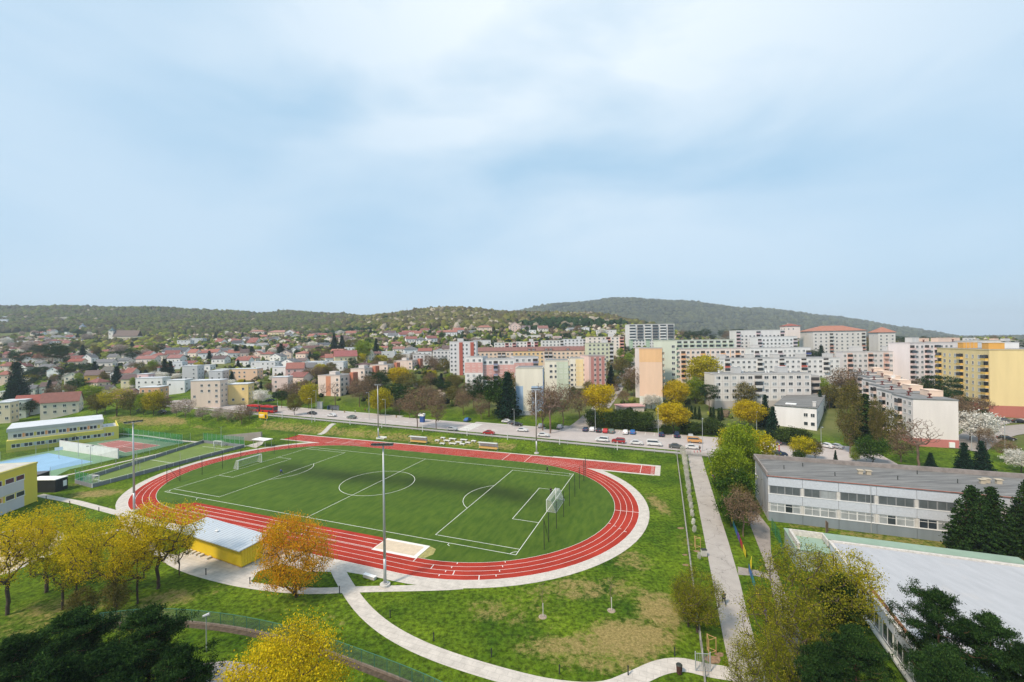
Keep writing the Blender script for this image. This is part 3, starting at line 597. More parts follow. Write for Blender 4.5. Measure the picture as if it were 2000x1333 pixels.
def house(px, py, wpx, hpx, rot, kind, wc, rc, label=None, dp=None, name='house', cat='house', D=None, look=None, place=None, wins=True, det=1):
    """px,py centre bottom of the front in the photo; wpx,hpx size there; kind: gx gy hip flat"""
    if D: x, y, z = at(px, py, D)
    else: x, y, z = hit(px, py)
    s = y/F; t_ = x/y; ux = math.cos(rot)-t_*math.sin(rot); uy = -math.sin(rot)-t_*math.cos(rot); H = hpx*s; full = wpx*s; kk = .8 if full < 18 else .5; Wd = full/(ux+kk*abs(uy)); Dp = Wd*kk; x -= uy*Dp/2; Dp = max(Dp, 6)
    if kind != 'flat': rh = H*.36 if kind != 'hip' else H*.30; wh = H-rh
    else: rh = 0; wh = H
    r = empty(name, (x, y, z), rot, label, cat)
    b = MB(); b.box(-Wd/2, Wd/2, 0, Dp, -5, wh)
    if kind == 'gx':
        for xx in (-Wd/2, Wd/2): b.add([(xx-.001,0,wh),(xx-.001,Dp,wh),(xx-.001,Dp/2,wh+rh*.97)], [(0,1,2)] if xx > 0 else [(0,2,1)])
    if kind == 'gy':
        for yy in (0, Dp): b.add([(-Wd/2,yy,wh),(Wd/2,yy,wh),(0,yy,wh+rh*.97)], [(0,1,2)] if yy == 0 else [(0,2,1)])
    b.obj('wall', wallmat(wc), r)
    b = MB(); mt = tiles(rc) if kind != 'flat' else (M['roofl'] if rc[0] > 150 else M['gravel'])
    if kind == 'gx': gable(b, -Wd/2, Wd/2, 0, Dp, wh, rh, 'x')
    elif kind == 'gy': gable(b, -Wd/2, Wd/2, 0, Dp, wh, rh, 'y')
    elif kind == 'hip': hip(b, -Wd/2, Wd/2, 0, Dp, wh+.003, rh)
    else: b.box(-Wd/2-.15, Wd/2+.15, -.15, Dp+.15, wh+.003, wh+.35)
    ro = b.obj('roof', mt, r)
    if kind != 'flat' and det:
        b = MB(); cx = Wd*(rnd.random()*.4-.2); cy = Dp*.62; b.box(cx-.3, cx+.3, cy-.3, cy+.3, wh+rh*.3, wh+rh+.7); b.box(cx-.36, cx+.36, cy-.36, cy+.36, wh+rh+.702, wh+rh+.85); b.obj('chimney', wallmat((200,190,180)), ro)
    if wins:
        st = max(1, int(wh/2.9)); n = max(2, min(6, int(Wd/3.2)))
        for j in range(st):
            zz = (wh-st*2.75)*.5+.95+2.75*j
            for i in range(n):
                if rnd.random() < (.85 if kind != 'flat' else .62): window(r, -Wd/2+Wd*(i+.5)/n, 0, zz, 0, 1.2, 1.3, 'two')
            if abs(rot) > .1 or abs(px-1000) > 250:
                f = 'R' if px < 1000 else 'L'
                for i in range(2):
                    if f == 'R': window(r, Wd/2, Dp*(i+.5)/2, zz, math.pi/2, 1.1, 1.3, 'two')
                    else: window(r, -Wd/2, Dp*(i+.5)/2, zz, -math.pi/2, 1.1, 1.3, 'two')
        if kind == 'gy' and rh > 2: window(r, 0, 0, wh+.1, 0, .9, 1.0, 'one')
    if look: later(r, look, place)
    return r
# ------------------------------------------------------------ trees
def skeleton(seed, H, th, rx, N=160, shape='round', up=.5):
    g = np.random.default_rng(seed); zc = (th+H)/2; rz = (H-th)/2; pts = []
    lob = g.normal(size=(7, 3)); lob /= np.linalg.norm(lob, axis=1)[:, None]
    while len(pts) < N:
        p = g.uniform(-1, 1, 3); r = np.linalg.norm(p)
        if r > 1 or r < .15: continue
        d = p/r; lim = .78+.30*np.max(np.clip(lob @ d, 0, 1)**6)
        if shape == 'vase': lim *= .62+.45*np.clip(p[2]+.4, 0, 1)
        if shape == 'column': lim = 1
        if r > lim: continue
        if g.random() > r**.7+.15: continue
        pts.append((p[0]*rx, p[1]*rx, zc+p[2]*rz))
    pts = np.array(pts)
    trunk = [(0,0,0)]; nt_ = max(3, int(th/1.2)); lean = g.normal(0, .03, 2)
    for i in range(1, nt_+1): z = th*i/nt_; trunk.append((lean[0]*z+g.normal(0,.05), lean[1]*z+g.normal(0,.05), z))
    k = 4; top = th+(H-th)*.55
    for i in range(1, k+1): z = th+(top-th)*i/k; trunk.append((lean[0]*z+g.normal(0,.12), lean[1]*z+g.normal(0,.12), z))
    nodes = [np.array(t) for t in trunk]; par = [-1]+list(range(len(trunk)-1)); base = np.array([0, 0, th])
    o = np.argsort(np.linalg.norm((pts-base)*np.array([1, 1, .8]), axis=1))
    for i in o:
        p = pts[i]; A = np.array(nodes); dz = A[:, 2]-p[2]
        c = np.linalg.norm(A-p, axis=1)+up*np.maximum(0, dz+.3)*1.5+np.where(A[:, 2] < th*.85, 5, 0)
        j = int(np.argmin(c)); q = A[j]; dist = np.linalg.norm(p-q)
        if dist > 2.2:
            mid = q+(p-q)*.5+np.array([0, 0, .12*dist])*(-1 if shape == 'weep' else 1)+g.normal(0, .08*dist, 3); nodes.append(mid); par.append(j); j = len(nodes)-1
        nodes.append(p); par.append(j)
    A = np.array(nodes); n = len(A); rad = np.zeros(n); ch = [0]*n
    for i in range(n-1, 0, -1):
        if rad[i] == 0: rad[i] = .022**2.2
        rad[par[i]] += rad[i]
    rad = rad**(1/2.2); return A, par, rad, len(trunk)
def tubes(A, par, rad, minr, mt, name='trunk', sides=5, scale=1.0, thick=1.0):
    vs, fs, k = [], [], 0
    for i in range(1, len(A)):
        if rad[i]*scale < minr: continue
        p, q = A[par[i]], A[i]; d = q-p; l = np.linalg.norm(d)
        if l < 1e-4: continue
        d = d/l; u = np.cross(d, [0, 0, 1.0]) if abs(d[2]) < .9 else np.cross(d, [1.0, 0, 0]); u /= np.linalg.norm(u); v = np.cross(d, u)
        r0 = min(rad[par[i]], rad[i]*1.5)*thick*scale; r1 = rad[i]*thick*scale; a = np.arange(sides)/sides*2*np.pi
        ring = np.cos(a)[:, None]*u+np.sin(a)[:, None]*v; vs.append(np.concatenate([p+ring*r0, q+ring*r1]))
        j = np.arange(sides); fs.append(np.stack([j, (j+1) % sides, sides+(j+1) % sides, sides+j], -1)+k); k += 2*sides
    return np_mesh(name, np.concatenate(vs), np.concatenate(fs), mt, True)
def leaves(centers, per, sig, size, mt, seed=0, name='crown', flat=.0, sz=None, aspect=1.0):
    g = np.random.default_rng(seed); n = len(centers)*per
    c = np.repeat(centers, per, 0)+g.normal(size=(n, 3))*np.array(sig if np.ndim(sig) else (sig, sig, sig*.75))
    u = g.normal(size=(n, 3)); 
    if flat: u[:, 2] *= (1-flat)
    u /= np.linalg.norm(u, axis=1)[:, None]; w_ = g.normal(size=(n, 3)); 
    if flat: w_[:, 2] *= (1-flat)
    v = np.cross(u, np.cross(w_, u)+1e-9); v = w_-(w_*u).sum(1)[:, None]*u; v /= np.linalg.norm(v, axis=1)[:, None]
    s = size*g.uniform(.55, 1.25, n)[:, None]; a = s*.5; b = s*.5*aspect
    V = np.stack([c-u*a, c-v*b*.8+u*a*.1, c+u*a, c+v*b*.8-u*a*.1], 1).reshape(-1, 3)
    V[:, 2] = np.maximum(V[:, 2], .15)
    return np_mesh(name, V, np.arange(4*n).reshape(-1, 4), mt)
S = srgb
LM = dict(
 yellow=leafmat('yellow_maple_leaves', [(.26,.20,.008),(.54,.41,.014),(.78,.60,.022)], .45),
 gold=leafmat('yellow_green_leaves', [(.20,.19,.012),(.42,.37,.016),(.64,.52,.022)], .35),
 orange=leafmat('orange_leaves', [(.32,.22,.014),(.62,.38,.018),(.80,.32,.022)], .45),
 sparse=leafmat('spring_leaves', [(.30,.26,.016),(.62,.49,.02),(.86,.62,.025)], .5),
 lime=leafmat('lime_green_leaves', [(.09,.14,.012),(.20,.28,.018),(.34,.42,.03)], .35),
 green=leafmat('green_leaves', [(.02,.05,.012),(.045,.10,.016),(.10,.17,.02)], .3),
 brown=leafmat('bud_brown_twigs', [(.10,.070,.045),(.19,.13,.08),(.27,.185,.11)], .15),
 olive=leafmat('olive_spring_leaves', [(.075,.075,.022),(.15,.135,.035),(.24,.19,.05)], .3),
 blossom=leafmat('white_blossom', [(.48,.45,.38),(.72,.69,.62),(.88,.86,.81)], .3),
 pink=leafmat('pale_pink_blossom', [(.22,.17,.13),(.42,.34,.29),(.60,.50,.45)], .3),
 pine=leafmat('pine_needles', [(.006,.018,.007),(.018,.045,.012),(.048,.095,.022)], .12),
 spruce=leafmat('spruce_needles', [(.006,.020,.013),(.013,.038,.022),(.025,.060,.032)], .10),
 thuja=leafmat('thuja_sprays', [(.010,.026,.008),(.022,.050,.012),(.045,.085,.020)], .15),
 bush=leafmat('olive_green_leaves', [(.10,.12,.014),(.22,.23,.02),(.38,.34,.03)], .4),
 hedge=leafmat('hedge_leaves', [(.016,.032,.010),(.04,.07,.015),(.08,.12,.025)], .2))
PROTO = {}
def proto(key, name, H, parts, label):
    PROTO[key] = (name, H, parts, label)
def deciduous(key, name, seed, H, th, rx, N, per, sig, size, leaf, bark='bark', shape='round', minr=.03, label='', up=.5, thick=1.0, inner=.25):
    A, par, rad, nt_ = skeleton(seed, H, th, rx, N, shape, up)
    tip = A[nt_:][(rad[nt_:] < .14)]; g = np.random.default_rng(seed+5)
    parts = [('trunk', tubes(A, par, rad, minr, M[bark], thick=thick, sides=6 if minr < .03 else 5))]
    if per: parts.append(('crown', leaves(tip, per, sig, size, LM[leaf], seed)))
    proto(key, name, H, parts, label)
def conifer(key, name, seed, H, rx, layers, per, size, leaf, th=.08, droop=.25, label='', shape='cone', bark='barkpine', dens=7):
    g = np.random.default_rng(seed); cs = []; vs = []; b = MB(); b.tube((0,0,0), (0,0,H*.98), .02*H+.04, .03, 6)
    for i in range(layers):
        t = (i+.5)/layers; z = H*(th+(1-th)*t); r = rx*((1-t)**.85 if shape == 'cone' else (np.sin(np.pi*min(1, t*1.0+.18))**.6 if shape == 'thuja' else 1))
        if shape == 'thuja': r = rx*(1-t**1.5)**.72*(.8+.2*min(1, t*5))
        m = max(3, int(dens*(r/rx)+2)); off = g.uniform(0, 6.28)
        for k in range(m):
            a = off+6.283*k/m+g.normal(0, .2); rr = r*g.uniform(.75, 1.08)
            b.tube((0,0,z), (rr*.85*math.cos(a), rr*.85*math.sin(a), z-droop*rr), .03+.006*rr, .01, 3)
            for q in np.linspace(.25, 1, max(2, int(rr*1.6))): cs.append((rr*q*math.cos(a), rr*q*math.sin(a), z-droop*rr*q))
    cs = np.array(cs); sg = rx/layers*2.2
    proto(key, name, H, [('trunk', b.mesh('trunk', M[bark], True)), ('crown', leaves(cs, per, (min(.5, sg), min(.5, sg), min(.28, sg*.5)), size, LM[leaf], seed))], label)
def pine(key, name, seed, H, th, rx, N, per, size, label='', leaf='pine', sig=.36, up=.1, shape='round'):
    A, par, rad, nt_ = skeleton(seed, H, th, rx, N, shape, up); tip = A[nt_:][rad[nt_:] < .10]
    proto(key, name, H, [('trunk', tubes(A, par, rad, .03, M['barkpine'])), ('crown', leaves(tip, per, (sig*1.5, sig*1.5, sig*.6), size, LM[leaf], seed, aspect=.35))], label)
def plant(key, x, y, z, H, wide=1.0, rz=None, label=None, cat='tree', look=None, place=None, group=None):
    name, H0, parts, lab = PROTO[key]; s = H/H0
    r = empty(name, (x, y, z), rnd.random()*6.28 if rz is None else rz, label, cat, group); r.scale = (s*wide, s*wide, s)
    for n_, me in parts: link(n_, me, r)
    if look is None and label is None: look = lab
    if label is None: later(r, look, place or 'in the scene')
    return r
def tree_px(key, px, ybase, ytop, wide=None, D=None, label=None, place=None, wpx=None, look=None, cat='tree'):
    if D: x, y, _ = at(px, ybase, D); z = T(x, y)
    else: x, y, z = hit(px, ybase)
    a, b = ray(px, ytop); H = max(1.2, (CAMH-b*y)-z)
    return plant(key, x, y, z-.05, H, wide or 1.0, label=label, place=place, look=look, cat=cat)
# ============================================================ LARGE BUILDINGS
PI2 = math.pi/2
# --- grey two-storey school on the right
def grey_school():
    x, y = W(87.3, 6.3); z0 = 0; Wd, Dp, H = 62.0, 13.0, 8.6
    r = empty('school_building', (x, y, z0), TH, 'weathered grey two-storey school pavilion with a black flat roof beside the straight path', 'school')
    gy = mat('grey_chip_panel', (.50,.53,.58), .9, .10, 3.5); dk = mat('grey_plinth_panel', (.20,.235,.26), .8, .12, .5, streak=True)
    b = MB(); b.box(0, Wd, 0, Dp, -1, H); b.obj('wall', mat('grey_end_wall', (.42,.42,.43), .9, .2, .6, streak=True), r)
    nb = 11; bw = Wd/nb
    for j, (z, h_, m_) in enumerate(((0, 1.9, dk), (3.6, 1.75, gy), (6.9, 1.7, gy))):
        for i in range(nb):
            b = MB(); b.box(i*bw+.03, (i+1)*bw-.03, -.14, -.001, z+.02, z+h_); b.obj('facade_panel', m_, r)
    for i in range(nb+1):
        for za, zb in ((1.92, 3.58), (5.37, 6.88)): b = MB(); b.box(max(0, i*bw-.22), min(Wd, i*bw+.22), -.07, -.002, za, zb); b.obj('pier', mat('pale_pier', (.55,.53,.50), .9, .15, 2), r)
    b = MB(); b.box(0, Wd, -.2, -.142, 1.86, 1.98); b.box(0, Wd, -.2, -.142, 5.28, 5.40); b.obj('sill_band', M['white'], r)
    fm = M['frame']
    for i in range(nb):
        for j, (z, h_) in enumerate(((1.93, 1.64), (5.38, 1.49))):
            for k in (0, 1):
                x0 = i*bw+.30+k*(bw-.6)/2; x1 = x0+(bw-.6)/2-.05
                f = MB(); t = .07; f.box(x0, x1, -.06, 0, z, z+t); f.box(x0, x1, -.06, 0, z+h_-t, z+h_); xm = (x0+x1)/2
                if j == 0: f.box(x0, x1, -.05, 0, z+h_*.70, z+h_*.70+t)
                for q in (x0, xm-t/2, x1-t): f.box(q, q+t, -.058, 0, z+t+.001, z+h_-t-.001)
                wn = f.obj('window', fm if j == 0 else mat('dark_frame', (.25,.26,.27), .6, 0), r)
                for q0, q1 in ((x0+t, xm-t/2), (xm+t/2, x1-t)):
                    p = MB(); p.box(q0, q1, -.03, -.001, z+t, z+h_-t)
                    g = M['glassl'] if (j == 0 and rnd.random() < .6) or (j == 1 and i == 1 and k == 1) else (M['blind'] if j == 1 else M['glass'])
                    p.obj('pane', g, wn)
    b = MB(); b.box(-.25, Wd+.2, -.25, -.0, H-.001+.002, H+.22, 0); b.box(-.25, 0, 0, Dp, H+.002, H+.9); b.box(-.25, Wd+.2, Dp, Dp+.3, H-.3, H+.9); b.obj('parapet', mat('rusty_parapet', (.25,.22,.205), .9, .25, 1), r)
    b = MB(); b.box(-.25, Wd+.2, -.30, -.252, H+.12, H+.2); b.obj('red_edge_strip', mat('red_oxide', (.36,.09,.05), .8, .2, 2), r)
    b = MB(); b.box(.02, Wd, .02, Dp-.02, H+.003, H+.06); b.obj('roof', roof_sheet, r)
    for i, (u, v) in enumerate(((17, 7), (18.3, 7), (36, 8), (37.6, 8), (35, 7.2))):
        b = MB(); b.box(u-.35, u+.35, v-.3, v+.3, H+.06, H+.75); b.box(u-.5, u+.5, v-.42, v+.42, H+.752, H+.86); b.obj('chimney', wallmat((190,175,150)), r)
    for u, v in ((4, 6), (8, 9), (12, 4), (22, 5), (27, 10), (31, 6), (42, 8), (47, 5), (52, 10)):
        b = MB(); b.tube((u,v,H+.05), (u,v,H+.8), .07); b.obj('vent_pipe', M['dark'], r)
    for v in (2.5, 5.2, 7.9, 10.2, 11.8):
        for z in (2.0, 5.4):
            if v > 9: window(r, 0, v, z, -PI2, 1.6, 1.4, 'two')
    for v in (1.0, 4.6, 8.2):
        b = MB(); b.box(-.05, -.001, v, v+3.4, .6, 8.0); b.obj('facade_panel', mat('grey_side_panel', (.33,.35,.38), .9, .18, 1, streak=True), r)
    # drain pipe and board leaning near the wall
    for u in (16, 38): b = MB(); b.tube((u*1.0, -.3, .1), (u*1.0, -.3, H), .06); b.obj('drainpipe', M['metal'], r)
M['blind'] = mat('blind_glass', (.10,.115,.12), .3, .25, .5)
roof_sheet = bpy.data.materials.new('weathered_roof'); roof_sheet.use_nodes = True
def _rs():
    nt = roof_sheet.node_tree; b = nt.nodes['Principled BSDF']; b.inputs['Roughness'].default_value = .9
    g = N(nt, 'ShaderNodeNewGeometry'); mp = N(nt, 'ShaderNodeMapping'); mp.inputs['Rotation'].default_value = (0,0,-TH); mp.inputs['Scale'].default_value = (.12, 1.4, 1)
    n = N(nt, 'ShaderNodeTexNoise'); n.inputs['Scale'].default_value = 1.2; n.inputs['Detail'].default_value = 6; n.inputs['Roughness'].default_value = .7
    r = N(nt, 'ShaderNodeValToRGB'); r.color_ramp.elements[0].position = .3; r.color_ramp.elements[1].position = .72; r.color_ramp.elements[0].color = (.07,.07,.07,1); r.color_ramp.elements[1].color = (.25,.245,.235,1)
    nt.links.new(g.outputs['Position'], mp.inputs[0]); nt.links.new(mp.outputs[0], n.inputs['Vector']); nt.links.new(n.outputs['Fac'], r.inputs['Fac']); nt.links.new(r.outputs['Color'], b.inputs['Base Color'])
_rs(); grey_school()
# --- low building with the pale roof, bottom right
def pale_roof():
    x, y = W(92.4, -40.0); Wd, Dp, H = 46.0, 30.2, 4.0
    r = empty('school_building', (x, y, 0), TH, 'single-storey grey school wing with a huge pale flat roof and peeling edge', 'school')
    b = MB(); b.box(0, Wd, 0, Dp, -1, H); b.obj('wall', mat('pale_green_wall', (.32,.36,.33), .9, .15, .8), r)
    m = bpy.data.materials.new('pale_roof_paint'); m.use_nodes = True; nt = m.node_tree; q = nt.nodes['Principled BSDF']; q.inputs['Roughness'].default_value = .75
    g = N(nt, 'ShaderNodeNewGeometry'); mp = N(nt, 'ShaderNodeMapping'); mp.inputs['Rotation'].default_value = (0,0,-TH); mp.inputs['Scale'].default_value = (1.0, .30, 1)
    n = N(nt, 'ShaderNodeTexNoise'); n.inputs['Scale'].default_value = .9; n.inputs['Detail'].default_value = 6; n.inputs['Roughness'].default_value = .65
    n2 = N(nt, 'ShaderNodeTexNoise'); n2.inputs['Scale'].default_value = .16; n2.inputs['Detail'].default_value = 5
    rr = N(nt, 'ShaderNodeValToRGB'); rr.color_ramp.elements[0].position = .3; rr.color_ramp.elements[1].position = .7; rr.color_ramp.elements[0].color = (.355,.36,.38,1); rr.color_ramp.elements[1].color = (.42,.425,.445,1)
    r2 = N(nt, 'ShaderNodeValToRGB'); r2.color_ramp.elements[0].position = .58; r2.color_ramp.elements[1].position = .72; r2.color_ramp.elements[0].color = (0,0,0,1); r2.color_ramp.elements[1].color = (.6,.6,.6,1)
    mx = N(nt, 'ShaderNodeMix', data_type='RGBA'); mx.inputs['B'].default_value = (.52,.45,.38,1)
    for a_, b_2 in ((g.outputs['Position'], mp.inputs[0]), (mp.outputs[0], n.inputs['Vector']), (g.outputs['Position'], n2.inputs['Vector']), (n.outputs['Fac'], rr.inputs['Fac']), (n2.outputs['Fac'], r2.inputs['Fac']), (rr.outputs['Color'], mx.inputs['A']), (r2.outputs['Color'], mx.inputs['Factor']), (mx.outputs['Result'], q.inputs['Base Color'])): nt.links.new(a_, b_2)
    b = MB(); b.box(.25, Wd, .25, Dp-.3, H+.003, H+.10); b.obj('roof', m, r)
    b = MB(); b.box(-.15, .24, -.15, Dp+.15, H+.003, H+.22); b.box(.242, Wd, Dp-.29, Dp+.15, H+.003, H+.30); b.box(.242, Wd, -.15, .24, H+.003, H+.22); b.obj('roof_edge', mat('chipped_white_edge', (.52,.49,.45), .8, .25, 2.5), r)
    b = MB(); b.box(.26, .75, 6, 17.5, H+.101, H+.14); b.obj('peeling_strip', mat('rust_leaf_litter', (.22,.10,.05), .95, .5, 1.6), r)
    for i in range(9):
        v = .8+i*3.25
        b = MB(); b.box(-.10, -.001, v-.35, v+2.75, 2.9, H); b.obj('fascia_panel', mat('grey_chip_panel', (.40,.42,.46), .9, .10, 3.5), r)
        f = MB(); 
        for q0 in (v, v+1.2, v+2.33): f.box(-.08, -.001, q0, q0+.07, 1.0, 2.88)
        f.box(-.09, -.001, v, v+2.4, .93, 1.0); wn = f.obj('window', M['frame'], r)
        p = MB(); p.box(-.04, -.001, v+.07, v+1.2, 1.0, 2.88); p.box(-.04, -.001, v+1.27, v+2.33, 1.0, 2.88); p.obj('pane', M['glass'], wn)
    b = MB(); b.box(-.5, -.101, -.1, Dp, .55, .80); b.obj('sill_ledge', mat('pale_ledge', (.50,.50,.46), .9, .15, 2), r)
    # low green-roofed link with two raised parapets behind it
    x, y = W(87.6, -12.0)
    r = empty('roofed_link', (x, y, 0), TH, 'low green roofed link wing with white stained parapets behind the pale roof', 'school wing')
    gr = mat('green_roof', (.24,.33,.26), .85, .10, .5)
    b = MB(); b.box(0, 4.55, 0, 5.2, -1, 3.1); b.box(0, 29, 5.2, 7.4, -1, 3.1); b.obj('wall', mat('pale_green_wall', (.32,.36,.33), .9, .15, .8), r)
    b = MB(); b.box(-.1, 4.55, -.1, 5.19, 3.103, 3.2); b.box(-.1, 29.1, 5.19, 7.5, 3.103, 3.2); b.obj('roof', gr, r)
    b = MB(); b.box(.1, .45, 0, 4.9, 3.2, 4.1); b.box(4.6, 4.8, 2.45, 4.9, 3.2, 4.1); b.box(.1, 4.8, 4.901, 5.2, 3.2, 4.1); b.obj('parapet', mat('chipped_white_edge', (.52,.49,.45), .8, .25, 2.5), r)
pale_roof()
# --- long yellow school behind the courts
def yellow_school():
    A, B = G(12, 886), G(232, 857.5); L_ = math.dist(A, B); phi_d = math.atan2(B[1]-A[1], B[0]-A[0])
    r = empty('school_building', (A[0], A[1], 0), phi_d, 'long two-storey school painted yellow and grey with a white flat roof', 'school')
    H1, H2, Dp = 3.9, 6.7, 17; yl = (232,216,70); gr = (218,216,208)
    b = MB(); b.box(0, L_, 0, Dp, -2, H1); b.obj('wall', wallmat(yl), r)
    Lu = L_*.845; b = MB(); b.box(.3, Lu, 1.2, Dp, H1, H2); b.obj('upper_wall', wallmat(gr), r)
    b = MB(); b.box(.0, Lu+.25, .95, Dp+.2, H2+.003, H2+1.15); b.obj('roof_edge', wallmat((198,196,190)), r)
    b = MB(); b.box(.2, Lu, 1.2, Dp, H2+1.153, H2+1.2); b.obj('roof', M['roofl'], r)
    b = MB(); b.box(Lu+.02, L_-.3, .3, Dp, H1+.003, H1+.05); b.obj('terrace', M['roofl'], r)
    b = MB(); b.box(0, L_, 0, 1.18, H1+.003, H1+.08); b.box(Lu, L_, -.0, .25, H1+.081, H1+1.0); b.box(L_-.25, L_, .251, Dp, H1+.081, H1+1.0); b.obj('parapet', wallmat(yl), r)
    n = 9
    for i in range(n):
        u = 1.6+i*(L_-2.4)/n
        for k in (0, 1): window(r, u+k*1.02, 0, 1.45, 0, .96, 1.25, 'one')
        panel(r, u+1.62, u+2.30, 1.45, 2.7, (190,200,200))
    n = 8
    for i in range(n):
        u = 1.9+i*(Lu-2.4)/n
        for k in (0, 1): window(r, u+k*1.02, 1.2, H1+.75, 0, .96, 1.25, 'one')
        b = MB(); b.box(u+1.62, u+2.32, 1.17, 1.199, H1+.75, H1+2.1); b.obj('facade_panel', wallmat((240,160,90) if i % 2 == 0 else (214,200,80)), r)
    window(r, 0, 3, 1.45, -PI2, 1.6, 1.35, 'two'); window(r, .3, 4, H1+.75, -PI2, 1.6, 1.35, 'two')
yellow_school()
# --- yellow and grey school, left edge
def corner_school():
    B = G(73, 979); d = (0.0,)
    e = math.atan2(G(73,979)[1]-G(0,1008)[1], G(73,979)[0]-G(0,1008)[0]); Lf = 26
    A = (B[0]-math.cos(e)*Lf, B[1]-math.sin(e)*Lf)
    r = empty('school_building', (A[0], A[1], 0), e, 'yellow and pale grey two-storey school end with banded windows at the left edge', 'school')
    H = 8.6; yl = (236,216,36)
    b = MB(); b.box(0, Lf, 0, 15, -1, H); b.obj('wall', wallmat(yl), r)
    b = MB(); b.box(-.1, Lf+.1, -.1, 15.1, H+.003, H+.4); b.obj('roof_edge', wallmat((220,205,90)), r)
    b = MB(); b.box(.3, Lf-.4, .3, 14.7, H+.403, H+.45); b.obj('roof', mat('stained_roof', (.50,.47,.42), .9, .15, .6), r)
    for z in (.0, 3.75): b = MB(); b.box(0, Lf-3.2, -.06, -.001, z, z+2.3); b.obj('facade_panel', wallmat((208,206,204)), r)
    for i in range(5):
        for z in (2.45, 6.05):
            for k in (0, 1): window(r, Lf-9.3-i*4.9+k*2.3+3, -.0, z, 0, 1.95, 1.15, 'one')
    for i in range(4): panel(r, Lf-8.3-i*4.9, Lf-7.75-i*4.9, 2.45, 3.6, (240,170,80))
    b = MB(); b.box(8, 8.9, 4, 4.8, H+.45, H+.95); b.box(9.3, 10.2, 4, 4.8, H+.45, H+.9); b.obj('roof_vent', wallmat((90,80,70)), r)
corner_school()
# ============================================================ APARTMENT BLOCKS
WH = (226,224,222)
def lin(x): return x
# peach gable block
r, w_, d_ = block('apartment_block', 'tall narrow peach block with an orange top band beside the climbing street', (1293,682.5), 190, 'L', 1248, ('m', 13), 24, (238,200,168), plinth=(215,222,210), plh=2.2)
panel(r, .0, w_, 18.0, 23.8, (240,190,132)); 
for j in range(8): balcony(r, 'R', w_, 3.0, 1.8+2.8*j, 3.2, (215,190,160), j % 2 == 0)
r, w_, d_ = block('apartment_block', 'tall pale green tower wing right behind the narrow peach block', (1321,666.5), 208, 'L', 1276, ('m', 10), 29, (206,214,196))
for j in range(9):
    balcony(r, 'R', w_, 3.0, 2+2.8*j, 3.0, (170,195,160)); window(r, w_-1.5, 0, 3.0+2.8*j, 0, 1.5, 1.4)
block('apartment_block', 'pinkish grey end wall of a block peeping out left of the peach block', (1240,681), 215, 'R', ('m', 8), 1262, 20, (222,212,208))
# white tall slab with scaffold-like balconies
r, w_, d_ = block('apartment_block', 'tall white and green slab with dark glazed upper floors by the light mast', (1317,634), 420, 'L', 1228, ('m', 12), 27, WH, phi=0.02)
for j in range(4, 9):
    z = .8+2.9*j
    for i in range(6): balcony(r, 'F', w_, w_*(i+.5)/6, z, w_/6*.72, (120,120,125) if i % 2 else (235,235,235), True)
grid(r, 'F', w_, d_, 14, 4, 0, w_, 1.2, 2.9, 1.6, 1.5, 'two')
for x0 in (0, .37, .55, .86): panel(r, w_*x0, w_*(x0+.09), 0, 12, (176,204,174), t=.02)
# green-cream long slab
r, w_, d_ = block('apartment_block', 'long pale green slab with a continuous row of cream balconies and grey roof', (1320,666), 300, 'R', ('m', 12), 1434, 15, (216,222,208), phi=-.06)
for j in range(2, 5):
    for i in range(9): balcony(r, 'F', w_, w_*(i+.5)/9, .5+2.85*j, w_/9*.6, (196,212,186), i % 3 == 0)
grid(r, 'F', w_, d_, 18, 2, 0, w_, 1.0, 2.85, 1.5, 1.4)
# peach long slab
r, w_, d_ = block('apartment_block', 'long pale pink slab with orange balcony columns below the green slab', (1320,683.5), 250, 'R', ('m', 12), 1455, 18.5, (236,220,208), phi=-.04)
for i in (1, 5, 9, 12):
    for j in range(6): balcony(r, 'F', w_, w_*(i+.5)/14, .7+2.85*j, w_/14*.85, (240,178,130), False)
grid(r, 'F', w_, d_, 14, 6, 0, w_, 1.6, 2.85, 1.6, 1.4, 'two', skip=(1, 5, 9, 12))
for i in (3, 7, 11): panel(r, w_*i/14, w_*(i+.12)/14, 0, 18, (240,190,140))
# white lilac slabs on the rise
r, w_, d_ = block('apartment_block', 'white slab with pinkish lilac balconies, farther half on the rise', (1438,647), 345, 'R', ('m', 12), 1532, 24, WH, phi=-.05)
for i in (0, 5, 11):
    for j in range(2, 8): balcony(r, 'F', w_, w_*(i+.5)/12, .9+2.85*j, w_/12*.9, (214,182,190), j % 3 == 1)
grid(r, 'F', w_, d_, 12, 7, 0, w_, 1.6, 2.85, 1.5, 1.4, 'two', skip=(0, 5, 11))
r, w_, d_ = block('apartment_block', 'white slab with pale balcony ends, nearer and lower half on the rise', (1480,659.5), 325, 'R', ('m', 12), 1557, 19, (230,230,232), phi=-.05)
for i in (0, 9):
    for j in range(1, 6): balcony(r, 'F', w_, w_*(i+.5)/10, .9+2.85*j, w_/10*.9, (205,190,200), j % 2 == 0)
grid(r, 'F', w_, d_, 10, 6, 0, w_, 1.6, 2.85, 1.5, 1.4, 'two', skip=(0, 9))
house(1543,650,40,17,-.05,'hip',(238,222,214),(196,92,66),'pinkish building with a hipped orange roof between two white slabs', D=360, name='apartment_block', cat='apartment block')
